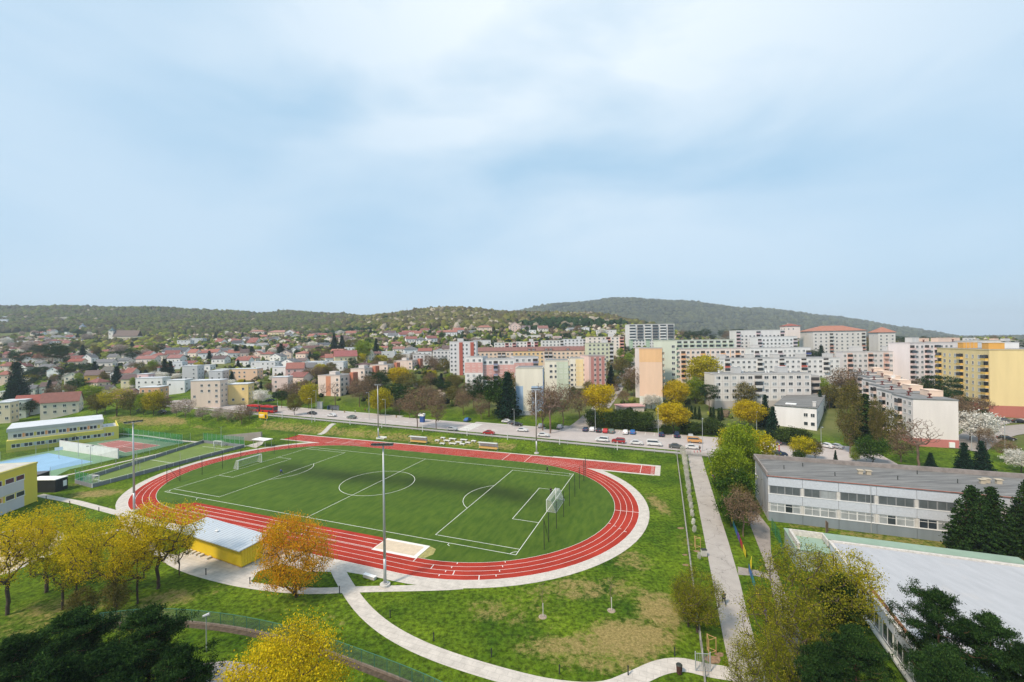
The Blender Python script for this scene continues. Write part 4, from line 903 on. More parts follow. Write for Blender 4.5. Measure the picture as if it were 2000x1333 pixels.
# orange roofed blocks
for nm, Cc, lft, rgt, D_, lab in (('a', (1588,648), 1561, 1692, 350, 'long pale grey block with a long orange tiled roof on the rise'), ('b', (1715,650.5), 1697, 1749, 355, 'short pale grey block with an orange tiled roof, right of the long one')):
    x, y, zt = at(Cc[0], Cc[1], D_); O, w_, d_ = solve_box(x, y, 'R', lft, rgt, -.18); h = 23
    r = empty('apartment_block', (O[0], O[1], zt-h), -.18, lab, 'apartment block')
    b = MB(); b.box(0, w_, 0, d_, -8, h); b.obj('wall', wallmat((214,210,206)), r)
    b = MB(); hip(b, 0, w_, 0, d_, h+.003, 4.6, .7); b.obj('roof', tiles((222,128,84)), r)
    n = int(w_/3.6); sk = [i for i in range(n) if i % 6 == 3]
    grid(r, 'F', w_, d_, n, 7, 0, w_, 2.0, 2.9, 1.4, 1.4, 'two', skip=sk)
    for i in sk:
        for j in range(7): balcony(r, 'F', w_, w_*(i+.5)/n, 1.2+2.9*j, 2.6, (190,130,112) if j < 4 else (200,200,195), False)
    window(r, 0, d_/2, h-3, -PI2, 1, 1)
# white with blue balcony
r, w_, d_ = block('apartment_block', 'white four-storey block with lilac balconies and a dark blue one at the top right', (1465,681.5), 270, 'R', ('m', 12), 1583, 14.5, (234,232,230), phi=-.05)
for i in (1, 6, 12):
    for j in range(1, 4): balcony(r, 'F', w_, w_*(i+.5)/13, 1.6+2.9*j, w_/13*.95, (60,80,150) if (i == 12 and j == 3) else (208,190,196), j % 2 == 0)
grid(r, 'F', w_, d_, 13, 5, 0, w_, .2, 2.9, 1.5, 1.4, 'mix', skip=(1, 6, 12))
hut(r, 4, 8, 4, 8, 14.9, 16.6); hut(r, 24, 27, 4, 8, 14.9, 16.4)
# long low white with roof huts
r, w_, d_ = block('apartment_block', 'very long low white block with roof huts and a few red balconies', (1384,703), 235, 'R', ('m', 12), 1640, 11, (232,230,228), phi=-.06)
for i in (3, 9, 13, 17, 21):
    for j in range(1, 4): balcony(r, 'F', w_, w_*(i+.5)/24, .6+2.8*j, w_/24*.9, (205,90,70) if i in (3, 13, 17) and j == 2 else (225,222,218), j == 1)
grid(r, 'F', w_, d_, 24, 4, 0, w_, -.2+.4, 2.8, 1.5, 1.3, 'mix', skip=(3, 9, 13, 17, 21))
for u in (.1, .32, .52, .72, .93): hut(r, w_*u, w_*u+3.5, 3, 7, 11.4, 13.4, (205,203,200))
# white panel block, the nearest
r, w_, d_ = block('apartment_block', 'white four-storey panel block with visible panel joints above the yellow trees', (1395,733), 190, 'R', ('m', 11), 1583, 14.2, (226,220,214), phi=-.05, plinth=(190,182,176), plh=2.3)
for i in range(1, 12): panel(r, w_*i/12-.05, w_*i/12+.05, 2.3, 14.1, (200,190,182), t=.03, name='panel_joint')
for j in range(1, 4): panel(r, 0, w_, 2.2+2.95*j, 2.32+2.95*j, (205,196,188), t=.02, name='panel_joint')
grid(r, 'F', w_, d_, 12, 4, 0, w_, 3.2, 2.95, 1.9, 1.4, 'mix', skip=((5,1),(5,3),(5,2)))
for j in range(1, 4): balcony(r, 'F', w_, w_*5.5/12, 2.4+2.95*j, 3.2, (215,210,205), j == 2)
hut(r, w_*.24, w_*.24+3.2, 3, 6.5, 14.6, 17.2, (200,200,200)); hut(r, w_*.71, w_*.71+4, 3, 6.5, 14.6, 17.2, (200,200,200))
for u in (.1, .35, .6, .63, .86): 
    b = MB(); b.tube((w_*u,5,14.6), (w_*u,5,15.4), .35, n=8); b.tube((w_*u,5,15.4), (w_*u,5,15.7), .5, n=8); b.obj('roof_vent', M['white'], r)
r, w_, d_ = block('apartment_block', 'balcony wing at the right end of the white four-storey panel block', (1583,736), 192, 'R', ('m', 10), 1600, 13.8, (222,214,208), phi=-.05)
for j in range(4): balcony(r, 'F', w_, w_/2, 2.2+2.9*j, w_*.9, (208,190,176), False)
# low white clinic with the dark roof
x, y, zt = at(1595, 799, 153); O, w_, d_ = solve_box(x, y, 'L', 1511, 1634, -.70); h = 8.2
r = empty('low_building', (O[0], O[1], zt-h), -.70, 'low white building with a broad dark grey roof among the trees', 'building')
b = MB(); b.box(0, w_, 0, d_, -5, h); b.obj('wall', wallmat((236,234,236)), r)
b = MB(); b.box(-.3, w_+.3, -.3, d_+.3, h+.003, h+.25); b.obj('roof', roof_sheet, r)
b = MB(); b.box(3, 6.5, 4, 6.5, h+.25, h+.5); b.obj('skylight', M['white'], r)
for u, z in ((w_*.75, 4.8), (w_*.91, 4.8), (w_*.75, 1.6), (w_*.91, 1.6)): window(r, u, 0, z, 0, 1.3, 1.4, 'two' if z > 3 else 'one')
for v in (2.5, 6.5, 10):
    for z in (1.6, 4.8): window(r, w_, v, z, PI2, 1.2, 1.5, 'one')
hut(r, w_-1.4, w_-.4, 3, 4, h+.25, h+1.9)
# stepped white block
def stepped():
    x, y, zt = at(1783, 781, 133); O, w_, _ = solve_box(x, y, 'R', ('m', 10), 1870, TH); h = 15.6
    r = empty('apartment_block', (O[0], O[1], zt-h), TH, 'long white stepped block with grey roofs, peach roof huts and a red plinth', 'apartment block')
    off = [0, .8, 3.2, 5.6, 8.4, 10]; L_ = 13.5
    for k in range(6):
        a0, y0, zz = off[k], k*L_, [0, .3, .9, 1.6, 2.4, 3.2][k]
        b = MB(); b.box(a0, a0+w_, y0+.002*k, y0+L_, -8, h+zz); b.obj('wall', wallmat((236,226,222)), r)
        b = MB(); b.box(a0-.15, a0+w_+.15, y0-.15, y0+L_-.2, h+zz+.003, h+zz+.25); b.obj('roof', M['gravel'], r)
        b = MB(); b.box(a0+w_*.68, a0+w_-.02, y0+7.5, y0+L_-.4, h+zz+.26, h+zz+2.1); b.box(a0+w_*.67, a0+w_, y0+7.4, y0+L_-.3, h+zz+2.102, h+zz+2.2); b.obj('roof_hut', wallmat((240,208,184)), r)
        vent(r, a0+2.5, y0+8.5, h+zz+.25); vent(r, a0+w_*.5, y0+3, h+zz+.25)
        for j in range(5):
            z = 2.3+2.75*j+zz
            for i, st in enumerate(('two', 'one', 'b', 'two')):
                v = y0+1.9+i*3.1
                if st == 'b':
                    bb = balcony(r, 'L', 0, v, z-.9, 2.6, (232,205,196) if j % 2 else (205,180,170), (j+k) % 2 == 0); bb.location.x = a0
                else: window(r, a0, v, z, -PI2, 1.6, 1.4, rnd.choice([st, 'two_half', 'two_curt']))
    b = MB(); b.box(-.08, w_+.08, -.08, 0, -8, 3.3); b.box(-.08, -.001, .001, L_, -8, 3.3); b.obj('plinth', wallmat((205,120,112)), r)
    b = MB(); b.box(w_*.78, w_*.9, -.5, -.09, 1.0, 2.6); b.obj('meter_cabinet', M['white'], r)
    b = MB()
    for q in range(8): a1 = 2*math.pi*q/8; b.tube((off[2]+6, 2*L_+9, h+4.3), (off[2]+6+.8*math.cos(a1), 2*L_+8.6, h+4.3+.8*math.sin(a1)), .12, n=4)
    b.obj('satellite_dish', M['white'], r)
stepped()
# yellow tall block
r, w_, d_ = block('apartment_block', 'big yellow eight-storey block with a blank gable and a brick red plinth', (1932,685.5), 170, 'R', 1830, ('m', 30), 27, (242,214,146), plinth=(196,110,92), plh=4.6)
n = 9
for i in range(n):
    v = d_*(i+.5)/n
    for j in range(8):
        z = 3.9+2.8*j
        if i in (0, 4, 8): balcony(r, 'L', 0, v, z-.8, d_/n*.72, (236,190,70) if (i+j) % 2 else (225,180,80), (i*3+j) % 3 != 0)
        else: window(r, 0, v, z, -PI2, 1.7 if i % 2 else 1.2, 1.5, rnd.choice(['two', 'two_half', 'two_curt']))
for k, (u, v) in enumerate(((3, 6), (12, 14), (4, 24), (14, 30))): hut(r, u, u+5, v, v+4, 27.35, 29.8, (235,170,50) if k % 2 == 0 else (228,228,228))
b = MB()
for u in (0, 1.3, 2.6, 3.9): b.tube((u-3+6, 20, 27.3), (u-3+6, 20, 33.5-(u % 2)), .06); b.tube((u-3+5.7, 20, 31.5), (u-3+6.3, 20, 31.5), .25, n=4)
b.obj('antenna', M['metal'], r)
# white pink slab behind the yellow one
r, w_, d_ = block('apartment_block', 'long white and pink slab with balconies behind the yellow block', (1777,671.5), 228, 'R', ('m', 12), 1900, 24, (238,226,226), phi=.08, )
for i in (0, 3, 5):
    for j in range(8): balcony(r, 'F', w_, w_*(i+.5)/13, .8+2.8*j, w_/13*.9, (232,200,196), (i+j) % 3 == 0)
grid(r, 'F', w_, d_, 13, 8, 0, w_, 1.7, 2.8, 1.4, 1.4, 'two', skip=(0, 3, 5, 9, 10, 11, 12))
hut(r, 6, 10, 4, 8, 24.4, 27); hut(r, 22, 30, 4, 8, 24.4, 26.6, (238,205,185)); vent(r, 14, 5, 24.4); vent(r, 32, 5, 24.4)
# pinkish low slab
r, w_, d_ = block('apartment_block', 'pinkish grey block with pink glazed balconies and a blank left gable', (1645,689), 240, 'R', 1632, 1776, 16.5, (222,214,212), phi=-.10)
for i in (1, 5, 8, 11):
    panel(r, w_*(i)/13, w_*(i+1)/13, 0, 16, (230,190,172), t=.02)
    for j in range(5): balcony(r, 'F', w_, w_*(i+.5)/13, 1.2+2.9*j, w_/13*.8, (228,180,164), j % 2 == 0)
grid(r, 'F', w_, d_, 13, 5, 0, w_, 2.1, 2.9, 1.5, 1.4, 'mix', skip=(1, 5, 8, 11))
hut(r, 8, 13, 3, 7, 16.9, 19.4); hut(r, 26, 31, 3, 7, 16.9, 19.4); hut(r, 39, 43, 3, 7, 16.9, 19)
for i, (px, py, D_, rt, cc, lab) in enumerate(((1800,669,300,1880,(230,214,206),'distant pale pink block behind the white and pink slab'), (1862,667.5,330,1955,(236,226,218),'distant cream block with huts behind the yellow block'), (1940,668,380,2010,(214,206,204),'distant grey block at the far right edge of the skyline'))):
    r, w_, d_ = block('apartment_block', lab, (px, py), D_, 'R', ('m', 12), rt, 22, cc, phi=.05)
    grid(r, 'F', w_, d_, 9, 3, 0, w_, 13.4, 2.8, 1.5, 1.4, 'two'); hut(r, 5, 9, 3, 7, 22.4, 24.6, (238,200,176)); hut(r, 16, 20, 3, 7, 22.4, 24.4)
# ---- middle
def side_row(r, Wd, Dp, n, rows, z0, bal=(), cols=None):
    for i in range(n):
        v = Dp*(i+.5)/n
        for j in range(rows):
            if i in bal: balcony(r, 'R', Wd, v, z0-.8+2.8*j, Dp/n*.8, cols or (220,220,215), (i+j) % 2 == 0)
            else: window(r, Wd, v, z0+2.8*j, PI2, 1.5, 1.4, 'two')
x, y, zt = at(1062, 720.5, 183)
r, w_, d_ = block('apartment_block', 'cream block end with pale blue corner panels and a grey base by the bare tree', (1060,720.5), 183, 'L', 1006, ('m', 14), 22, (236,228,208), phi=-.12, plinth=(176,180,186), plh=3.2)
panel(r, .0, w_*.27, 3.2, 14.2, (160,190,222)); panel(r, w_*.58, w_, 3.2, 14.2, (160,190,222)); panel(r, 0, 7.5, 3.2, 21.5, (100,150,215), 'R', w_)
side_row(r, w_, d_, 3, 6, 5)
r, w_, d_ = block('apartment_block', 'cream and pale green wing stepping back behind the blue panelled end', (1110,706), 212, 'L', 1063, ('m', 16), 22, (236,228,208), phi=-.12)
panel(r, w_-6, w_, 0, 21.5, (206,216,190)); side_row(r, w_, d_, 3, 7, 2, (1,)); grid(r, 'F', w_, d_, 4, 3, 2, w_, 13.2, 2.8, 1.5, 1.4)
r, w_, d_ = block('apartment_block', 'cream and yellow wing behind the bare tree, rear part of the blue ended block', (1146,701), 238, 'L', 1112, ('m', 14), 22, (238,232,214), phi=-.12)
panel(r, w_*.35, w_*.8, 6, 21.5, (242,218,156)); grid(r, 'F', w_, d_, 4, 6, 0, w_, 3.5, 2.8, 1.5, 1.4)
# pink banded slab, three segments
for k, (pl, pr, yt, D_, lab) in enumerate(((908,942,699,236,'left third of the pink banded slab, white below the band'), (942,1004,703,236,'middle part of the pink banded slab behind the dark trees'), (1004,1051,699,236,'right third of the pink banded slab with white top floor'))):
    r, w_, d_ = block('apartment_block', lab, (pl, yt), D_, 'R', ('m', 12), pr, 20, (232,228,228), phi=(-.18, .0, .16)[k])
    panel(r, 0, w_, 11.3 if k != 1 else 8.2, 17.0 if k == 0 else 16.8, (228,166,158))
    n = (3, 6, 4)[k]; bal = (() , (2,), (3,))[k]
    grid(r, 'F', w_, d_, n, 6, 0, w_, 3.2, 2.85, 1.6, 1.5, 'mix', skip=bal, off=.0)
    for i in bal:
        for j in range(6): balcony(r, 'F', w_, w_*(i+.5)/n, 2.3+2.85*j, w_/n*.8, (150,150,180), j % 2 == 0)
# mansard row
x, y, zt = at(930, 688, 310); O, w_, d_ = solve_box(x, y, 'R', ('m', 12), 1180, -.04)
r = empty('apartment_block', (O[0], O[1], zt-16), -.04, 'long peach and orange block with a reddish brown mansard roof', 'apartment block')
b = MB(); b.box(0, w_, 0, d_, -8, 16); b.obj('wall', wallmat((236,206,180)), r)
b = MB(); b.box(-.3, w_+.3, -.3, d_+.3, 16.003, 16.2); b.add([(-.3,-.3,16.2),(w_+.3,-.3,16.2),(w_+.3,d_+.3,16.2),(-.3,d_+.3,16.2),(1,2.2,19),(w_-1,2.2,19),(w_-1,d_-2,19),(1,d_-2,19)], [(0,1,5,4),(1,2,6,5),(2,3,7,6),(3,0,4,7),(4,5,6,7)]); b.obj('roof', tiles((178,112,100)), r)
panel(r, w_*.29, w_*.52, 0, 15.8, (240,200,140)); grid(r, 'F', w_, d_, 30, 3, 0, w_, 7.6, 2.8, 1.5, 1.4, 'two', skip=(5, 6, 16, 17), off=.03)
for i in (5, 6, 16, 17):
    for j in range(3): balcony(r, 'F', w_, w_*(i+.5)/30, 7+2.8*j, w_/30*.85, (200,196,200), False)
for i in (12, 13, 16, 17, 21):
    b = MB(); u = w_*(i+.5)/30; b.box(u-1.3, u+1.3, -.2, 2.2, 16.21, 17.9, 0); dm = b.obj('dormer', tiles((178,112,100)), r); window(dm, u, -.2, 16.4, 0, 1.4, 1.2)
# far pale slabs in the middle
for (pl, pr, yt, D_, h_, cc, pc, lab) in ((965,1008,671,390,16,WH,(222,150,150),'small white slab with a pink end, left one above the mansard roof'), (1008,1051,669,392,17,(238,232,230),(206,120,120),'small white slab with two dark pink stripes above the mansard roof'),
      (1058,1101,666.5,380,17,WH,None,'white slab, plain, right of the two pink striped slabs'), (1101,1146,664,395,17,(226,226,230),None,'greyish white slab behind the round tree and mansard roof'),
      (1148,1219,660,370,20,(240,226,214),(232,160,140),'pinkish slab with salmon balconies left of the tall white slab'), (1148,1198,672,292,20,(214,216,184),None,'pale yellow green block behind the young trees by the climbing street')):
    r, w_, d_ = block('apartment_block', lab, (pl, yt), D_, 'R', ('m', 12), pr, h_, cc, phi=.0)
    n = max(6, int(w_/3.8)); sk = (n-1, n//2) if pc else (n-1,)
    grid(r, 'F', w_, d_, n, 5, 0, w_, h_-13.2, 2.8, 1.5, 1.4, 'two', skip=sk)
    for i in sk:
        if pc: panel(r, w_*i/n, w_*(i+1)/n, 0, h_-.2, pc, t=.02)
        for j in range(5): balcony(r, 'F', w_, w_*(i+.5)/n, h_-14+2.8*j, w_/n*.8, pc or (205,205,210), False)
    if pl in (1008, 1101, 1148): hut(r, w_*.6, w_*.6+4, 3, 6, h_+.4, h_+2.6)
r, w_, d_ = block('apartment_block', 'pink and red striped block end beside the yellow tree', (1150,697), 232, 'R', ('m', 12), 1182, 19, (236,200,190), phi=.25)
for k in range(3): panel(r, w_*(.12+.32*k), w_*(.30+.32*k), 0, 18.6, (216,140,130))
grid(r, 'F', w_, d_, 3, 6, w_*.22, w_*1.12, 1.9, 2.9, 1.2, 1.4)
r, w_, d_ = block('apartment_block', 'white tower block with two brick red vertical stripes', (878,669), 285, 'R', ('m', 12), 930, 27, (228,224,226), phi=.0)
for u in (.36, .78): panel(r, w_*u, w_*(u+.13), 0, 26.6, (190,92,72), t=.3)
grid(r, 'F', w_, d_, 7, 9, 0, w_, 1.6, 2.8, 1.3, 1.4, 'two', skip=(2, 5)); hut(r, 5, 9, 3, 7, 27.4, 29.2)
for k, (pl, pr, yt, D_) in enumerate(((806,842,694,330), (846,882,686,330))):
    r, w_, d_ = block('apartment_block', ('pale grey block between the village and the towers, lower one', 'pale grey block left of the striped tower, taller one')[k], (pl, yt), D_, 'R', ('m', 12), pr, 18, (226,222,220), phi=.1)
    grid(r, 'F', w_, d_, 5, 6, 0, w_, 1.6, 2.8, 1.4, 1.4)
# brick and pink stepped block by the bus stop
def steps():
    segs = [((664,735.5), 228, 620, 'pale pink block end with a brick orange stripe and brick base'), ((712,722), 258, 684, 'second step of the pink and brick block, behind its stair tower'), ((757,714.5), 285, 722, 'third step of the pink and brick block above the pines'), ((805,706), 312, 768, 'last step of the pink and brick block before the tall yellow tree')]
    for k, (c_, D_, lf, lab) in enumerate(segs):
        r, w_, d_ = block('apartment_block', lab, c_, D_, 'L', lf, ('m', 13), 14.6, (238,214,200), phi=-.25, plinth=(184,96,76), plh=2.6 if k == 0 else .8, cat='apartment block')
        if k == 0: panel(r, w_*.36, w_*.58, 2.6, 14.4, (222,146,106))
        b = MB(); b.box(w_, w_+2.2, d_-4.5, d_, -3, 15.9); b.obj('stair_tower', wallmat((206,120,88)), r)
        for v in (1.8, 5.6):
            for j in range(4): window(r, w_, v, 3.4+2.8*j, PI2, 1.7, 1.5, 'two')
        for j in range(4): window(r, w_-1.8, 0, 3.4+2.8*j, 0, 1.4, 1.5, 'two')
        hut(r, w_*.3, w_*.3+4, 4, 8, 15, 16.6, (226,214,206))
steps()
# ============================================================ VILLAGE HOUSES  (centre px, base py, width px, height px, turn, kind, wall, roof, label)
WHT = (236,234,232); CRM = (236,222,196); PCH = (238,196,164)
RD = (190,98,78); OR_ = (206,108,72); BR = (128,98,92); GR = (120,122,128); DK = (84,90,102); FL = (200,200,205)
HS = [
 (122,815,86,46,.55,'gx',(232,214,190),(186,104,84),'cream house with a long terracotta roof behind the long yellow school'),
 (68,812,80,38,.5,'gx',(236,232,228),(206,84,56),'white house with a bright orange red roof, left of the terracotta one'),
 (35,820,66,36,.45,'flat',(214,220,208),FL,'pale green flat-roofed block left of the dark fir'),
 (12,828,40,40,.4,'flat',(232,214,180),FL,'cream flat-roofed house at the left edge behind the long school'),
 (12,752,36,26,.3,'hip',(238,206,186),(206,104,76),'pink house with an orange roof at the left edge'),
 (22,778,46,12,.2,'flat',(228,222,206),FL,'low cream garage at the left edge below the pink house'),
 (62,772,34,18,.3,'gx',(230,222,208),(128,128,134),'small cream house with a dark grey roof by the big fir'),
 (98,770,44,22,.35,'gx',(232,226,214),BR,'white gabled house with a brown roof in the trees'),
 (125,748,36,14,.2,'gx',(196,180,168),(140,104,98),'low house with a long dull red roof behind the firs'),
 (186,749,42,24,.5,'gx',(240,186,64),(150,118,112),'bright yellow house with a grey brown roof'),
 (215,738,34,20,.1,'gx',(232,230,228),(132,130,118),'white house with an olive grey roof right of the yellow house'),
 (258,757,44,24,.25,'gx',(238,220,180),(134,100,98),'pale yellow house with a big mauve brown roof'),
 (205,775,50,20,.3,'gx',(232,226,222),(104,92,98),'house with a dark slate roof behind the round yellow trees'),
 (245,780,56,18,.25,'gx',(214,150,140),(150,104,104),'rosy house with a long mauve roof behind the bare lime trees'),
 (302,782,58,24,.15,'flat',(236,176,136),(200,150,120),'salmon flat-roofed house behind the yellow street trees'),
 (152,716,40,14,.3,'gx',(240,220,190),(196,88,62),'cream house with a brick red roof in the middle of the village'),
 (208,719,46,16,.2,'gx',(238,226,214),(140,142,148),'cream house with a long grey roof in the middle of the village'),
 (262,724,42,14,.2,'gx',(240,224,206),(150,150,156),'pale house with a light grey roof left of the twin firs'),
 (246,713,36,12,.1,'gx',(232,228,224),(128,132,138),'low house with a blue grey roof behind the light grey one'),
 (290,712,50,16,.1,'gx',(238,222,214),(198,116,104),'long pink roofed house left of the dark twin firs'),
 (312,726,24,16,.1,'gx',(226,216,204),(132,130,122),'small house with an olive roof left of the twin firs'),
 (346,712,40,18,.05,'gx',WHT,(190,112,104),'white house with a wide pink red roof right of the twin firs'),
 (352,722,30,14,.05,'flat',(222,226,234),FL,'pale blue white flat house right of the twin firs'),
 (374,718,34,12,.05,'gx',WHT,(176,88,78),'long white house with a dark red roof'),
 (300,766,70,26,.12,'flat',(236,234,234),FL,'white modern flat-roofed villa with a big window'),
 (285,752,34,20,.1,'flat',(240,196,196),FL,'pink cube house behind the white villa'),
 (352,770,52,26,.12,'flat',(238,238,240),FL,'bright white modern cube house left of the salmon block'),
 (378,748,44,32,.12,'flat',(200,200,202),FL,'bare grey concrete house shell with steps'),
 (428,746,40,20,.05,'flat',(196,198,204),FL,'grey flat house right of the bare concrete shell'),
 (410,797,74,52,.10,'flat',(228,206,188),FL,'salmon two-storey apartment house with brown balconies by the street bend'),
 (472,792,52,40,.18,'flat',(244,210,130),FL,'yellow two-storey flat-roofed house beside the bus street'),
 (480,776,30,10,.1,'gx',(120,120,124),(92,98,110),'dark garden shed in front of the yellow flat-roofed house'),
 (552,766,42,28,.1,'flat',(236,206,196),FL,'pale pink two-storey flat house left of the brown trees'),
 (484,744,62,22,.08,'flat',(240,196,160),FL,'long peach terrace house with balconies'),
 (550,738,36,20,.05,'flat',WHT,FL,'white cube house between the peach terrace and the pink gable'),
 (578,740,38,30,.35,'gx',(240,190,184),(204,108,84),'pink gabled house with an orange red roof'),
 (440,735,40,12,.05,'flat',(240,190,104),FL,'low orange yellow terrace in the middle of the village'),
 (405,727,34,12,.05,'flat',(238,236,234),FL,'low white terrace house above the concrete shell'),
 (487,712,44,16,.05,'hip',(236,222,204),(206,122,88),'house with a wide orange hipped roof in the middle of the village'),
 (432,712,38,16,.05,'gx',WHT,(128,98,98),'white house with a maroon brown roof in the middle of the village'),
 (520,724,60,16,.04,'flat',(232,230,232),FL,'long white terrace with flat roofs behind the pink gable'),
 (620,728,44,20,.06,'flat',(226,228,232),FL,'pale grey modern house with corner windows'),
 (660,726,40,18,.04,'flat',(238,236,238),FL,'white modern house with stacked dark windows'),
 (592,715,28,14,-.1,'gx',(238,238,234),(142,116,112),'small white gabled house with a brown roof above the terrace'),
 (628,709,44,14,.05,'hip',(226,204,150),(196,84,64),'house with a broad red hipped roof among conifers'),
 (675,716,46,30,.45,'gx',(244,224,172),(208,96,92),'large cream gabled house with a rose red roof'),
 (712,722,38,12,.1,'hip',(216,196,190),(126,84,82),'low house with a dark maroon roof above the brick steps'),
 (718,706,26,24,-.4,'gx',(240,224,198),(222,118,88),'cream house with an orange gabled roof right of the green tree'),
 (662,697,34,14,.05,'gx',(244,226,180),(216,116,88),'yellow cream house with an orange roof and dormers'),
 (686,692,26,12,.0,'flat',(214,222,230),FL,'small pale blue cube house on the slope'),
 (608,689,34,13,.2,'gx',(236,220,180),(140,92,86),'cream house with a brown red dormered roof on the slope'),
 (629,682.5,40,12,.0,'gx',WHT,(98,106,118),'long white house with a blue slate roof on the slope'),
 (692,680,14,14,.2,'gx',WHT,(130,112,116),'little white house with a steep mauve roof on the slope'),
 (732,662,15,9,.1,'hip',(246,236,190),(206,190,170),'small pale yellow villa alone high on the slope'),
 (347,700,62,20,.05,'gx',(240,240,242),(98,108,122),'large white double house with a slate roof and dormers'),
 (398,699,44,15,.05,'hip',(240,206,184),(212,124,84),'peach apartment house with an orange hipped roof'),
 (438,696,38,15,.05,'gx',(234,234,234),(110,116,126),'white house with a slate roof right of the peach apartment house'),
 (363,680,34,14,.1,'flat',(222,222,224),FL,'pale grey apartment house behind blossom trees'),
 (388,672,32,10,.05,'flat',(200,206,214),FL,'blue grey flat building on the upper slope'),
 (465,680,26,14,.2,'gx',(240,240,240),(96,98,104),'white house with a dark roof left of the dark firs'),
 (490,683,30,10,.1,'flat',(242,242,242),FL,'low white flat house behind the dark firs'),
 (514,683,26,12,.1,'gx',WHT,(168,170,172),'white house with a pale grey roof right of the dark firs'),
 (508,697,20,12,.1,'flat',(236,232,232),FL,'white box house under the pale grey roofed one'),
 (530,697,22,11,.1,'gx',(196,160,150),(142,68,62),'dark red roofed house left of the tall blue fir'),
 (505,655.5,34,10,.05,'hip',(240,222,200),(214,128,104),'cream school with a pink tiled roof high on the slope, left part'),
 (546,659,46,13,.10,'hip',(244,222,170),(218,140,118),'long cream school building with a pink roof high on the slope'),
 (568,660,24,15,.10,'gy',(238,238,240),(220,150,128),'white gabled hall at the end of the pink roofed school'),
 (595,658,32,11,.0,'gx',(220,224,230),(84,98,112),'pale hostel with a dark slate roof right of the school'),
 (538,667,18,9,.05,'gx',WHT,(128,122,124),'small white house below the pink roofed school'),
 (515,664,22,9,.05,'gx',(236,180,156),(214,118,88),'small orange roofed house below the pink roofed school'),
 (18,670,22,12,.3,'gy',(238,232,228),(190,140,120),'white house with a pointed gable on the left hillside'),
 (50,680,34,13,.2,'flat',(242,242,244),FL,'white modern villa with dark windows on the left hillside'),
 (55,668,14,9,.2,'gy',(238,214,190),(214,176,150),'peach gabled house above the white modern villa'),
 (111,665,24,9,.2,'gx',(240,238,236),(150,150,154),'white house with a grey roof on the left hillside'),
 (91,664,8,5,.2,'flat',(242,242,242),FL,'tiny white garden hut on the left hillside'),
 (130,654,8,4,.2,'flat',(242,242,242),FL,'tiny white box hut left of the chapel'),
 (10,634,20,9,.25,'flat',(226,228,238),FL,'pale lilac villa at the left edge of the forest'),
 (16,625,22,6,.2,'flat',(200,214,216),FL,'glass fronted villa at the left edge of the forest'),
 (48,631,14,5,.1,'gx',(90,100,112),(60,78,98),'small dark blue cabin below the forest'),
 (73,644,18,9,.15,'flat',(232,150,118),FL,'salmon red villa below the forest'),
 (149,680,16,11,.4,'gx',(238,236,234),(220,112,82),'white house with a bright orange roof below the chapel'),
 (155,669,14,5,.1,'flat',(214,216,218),FL,'low flat pale house above the bright orange roof'),
 (12,702,14,14,.2,'gx',(206,160,150),(170,84,74),'red roofed house at the left edge behind pines'),
 (78,704,24,8,.1,'gx',(226,206,190),(164,78,70),'dark red terrace roof, leftmost of the row below the chapel'),
 (108,701,14,8,.1,'gx',(222,200,186),(170,88,78),'dark red roof between the two dark pines'),
 (138,700,32,9,.08,'gx',(224,206,192),(166,78,66),'long dark red terrace roof right of the dark pines'),
 (178,695,16,8,.1,'gx',(232,200,160),(176,86,70),'red roof just right of the black fir'),
 (208,693,22,9,.1,'gx',(226,190,170),(182,96,80),'brownish red terrace roof left of the bushy hill'),
 (228,692,18,8,.1,'gx',(220,190,176),(160,96,84),'dull red roof at the foot of the bushy hill'),
 (78,718,22,12,.2,'gx',(230,218,200),(140,142,146),'small grey roofed house below the red terraces'),
 (95,724,26,10,.2,'gx',(226,206,196),(176,112,108),'pinkish roofed house left of the yellow gable'),
 (112,722,12,10,.2,'gx',(244,214,110),(190,170,150),'tiny yellow gabled house in the trees'),
 (12,722,26,10,.1,'gx',(206,186,170),(204,112,72),'orange roofed house at the left edge of the village'),
 (48,718,34,7,.1,'gx',(222,200,184),(196,104,84),'low red roof behind the big left fir'),
 (12,708,22,8,.1,'gx',(190,190,190),(92,92,98),'slate roofed house at the left edge of the village'),
 # middle hill foot
 (946,650.5,30,14,.1,'hip',(238,214,190),(206,118,86),'villa with an orange hipped roof and white attic at the hill foot'),
 (974,643,0,0,0,'flat',WHT,FL,None),
 (1005,650,24,20,.1,'gy',(238,206,194),(196,144,136),'pink gabled villa with balcony at the hill foot'),
 (1027,649,18,12,.1,'gx',(240,240,242),(150,124,130),'white villa with a mauve roof right of the pink gabled one'),
 (1060,652,22,15,.1,'gx',(236,226,214),(182,112,100),'cream villa with a red brown half-hipped roof at the hill foot'),
 (1086,652,12,9,.1,'gy',(244,206,150),(220,170,130),'small orange gabled cottage at the hill foot'),
 (1040,655,14,9,.0,'flat',(242,242,242),FL,'white cube on top of the terraced villas'),
 (1040,665,32,9,.0,'flat',(232,224,214),FL,'cream terraced villa with a long balcony'),
 (1012,662,16,12,.2,'gy',(240,232,222),(216,190,176),'white gabled house below the pink villa'),
 (1072,664,14,10,.2,'gx',(240,238,236),(190,180,176),'white house with a pale roof behind the long slabs'),
 (1088,666,20,8,.2,'gx',(236,216,206),(212,170,160),'pinkish pale roofed house behind the long slabs'),
 (1140,651,22,10,.0,'flat',(228,230,232),FL,'white apartment villa below the wooded hill'),
 (1116,650,24,9,.4,'gx',(200,202,206),(160,162,168),'long grey roofed building climbing the hill foot'),
 (1182,657,44,11,.0,'flat',(234,228,224),FL,'long low cream building left of the tall white slab'),
 (920,672,24,9,.1,'gx',(160,110,90),(120,66,54),'dark brown chalet behind the striped tower'),
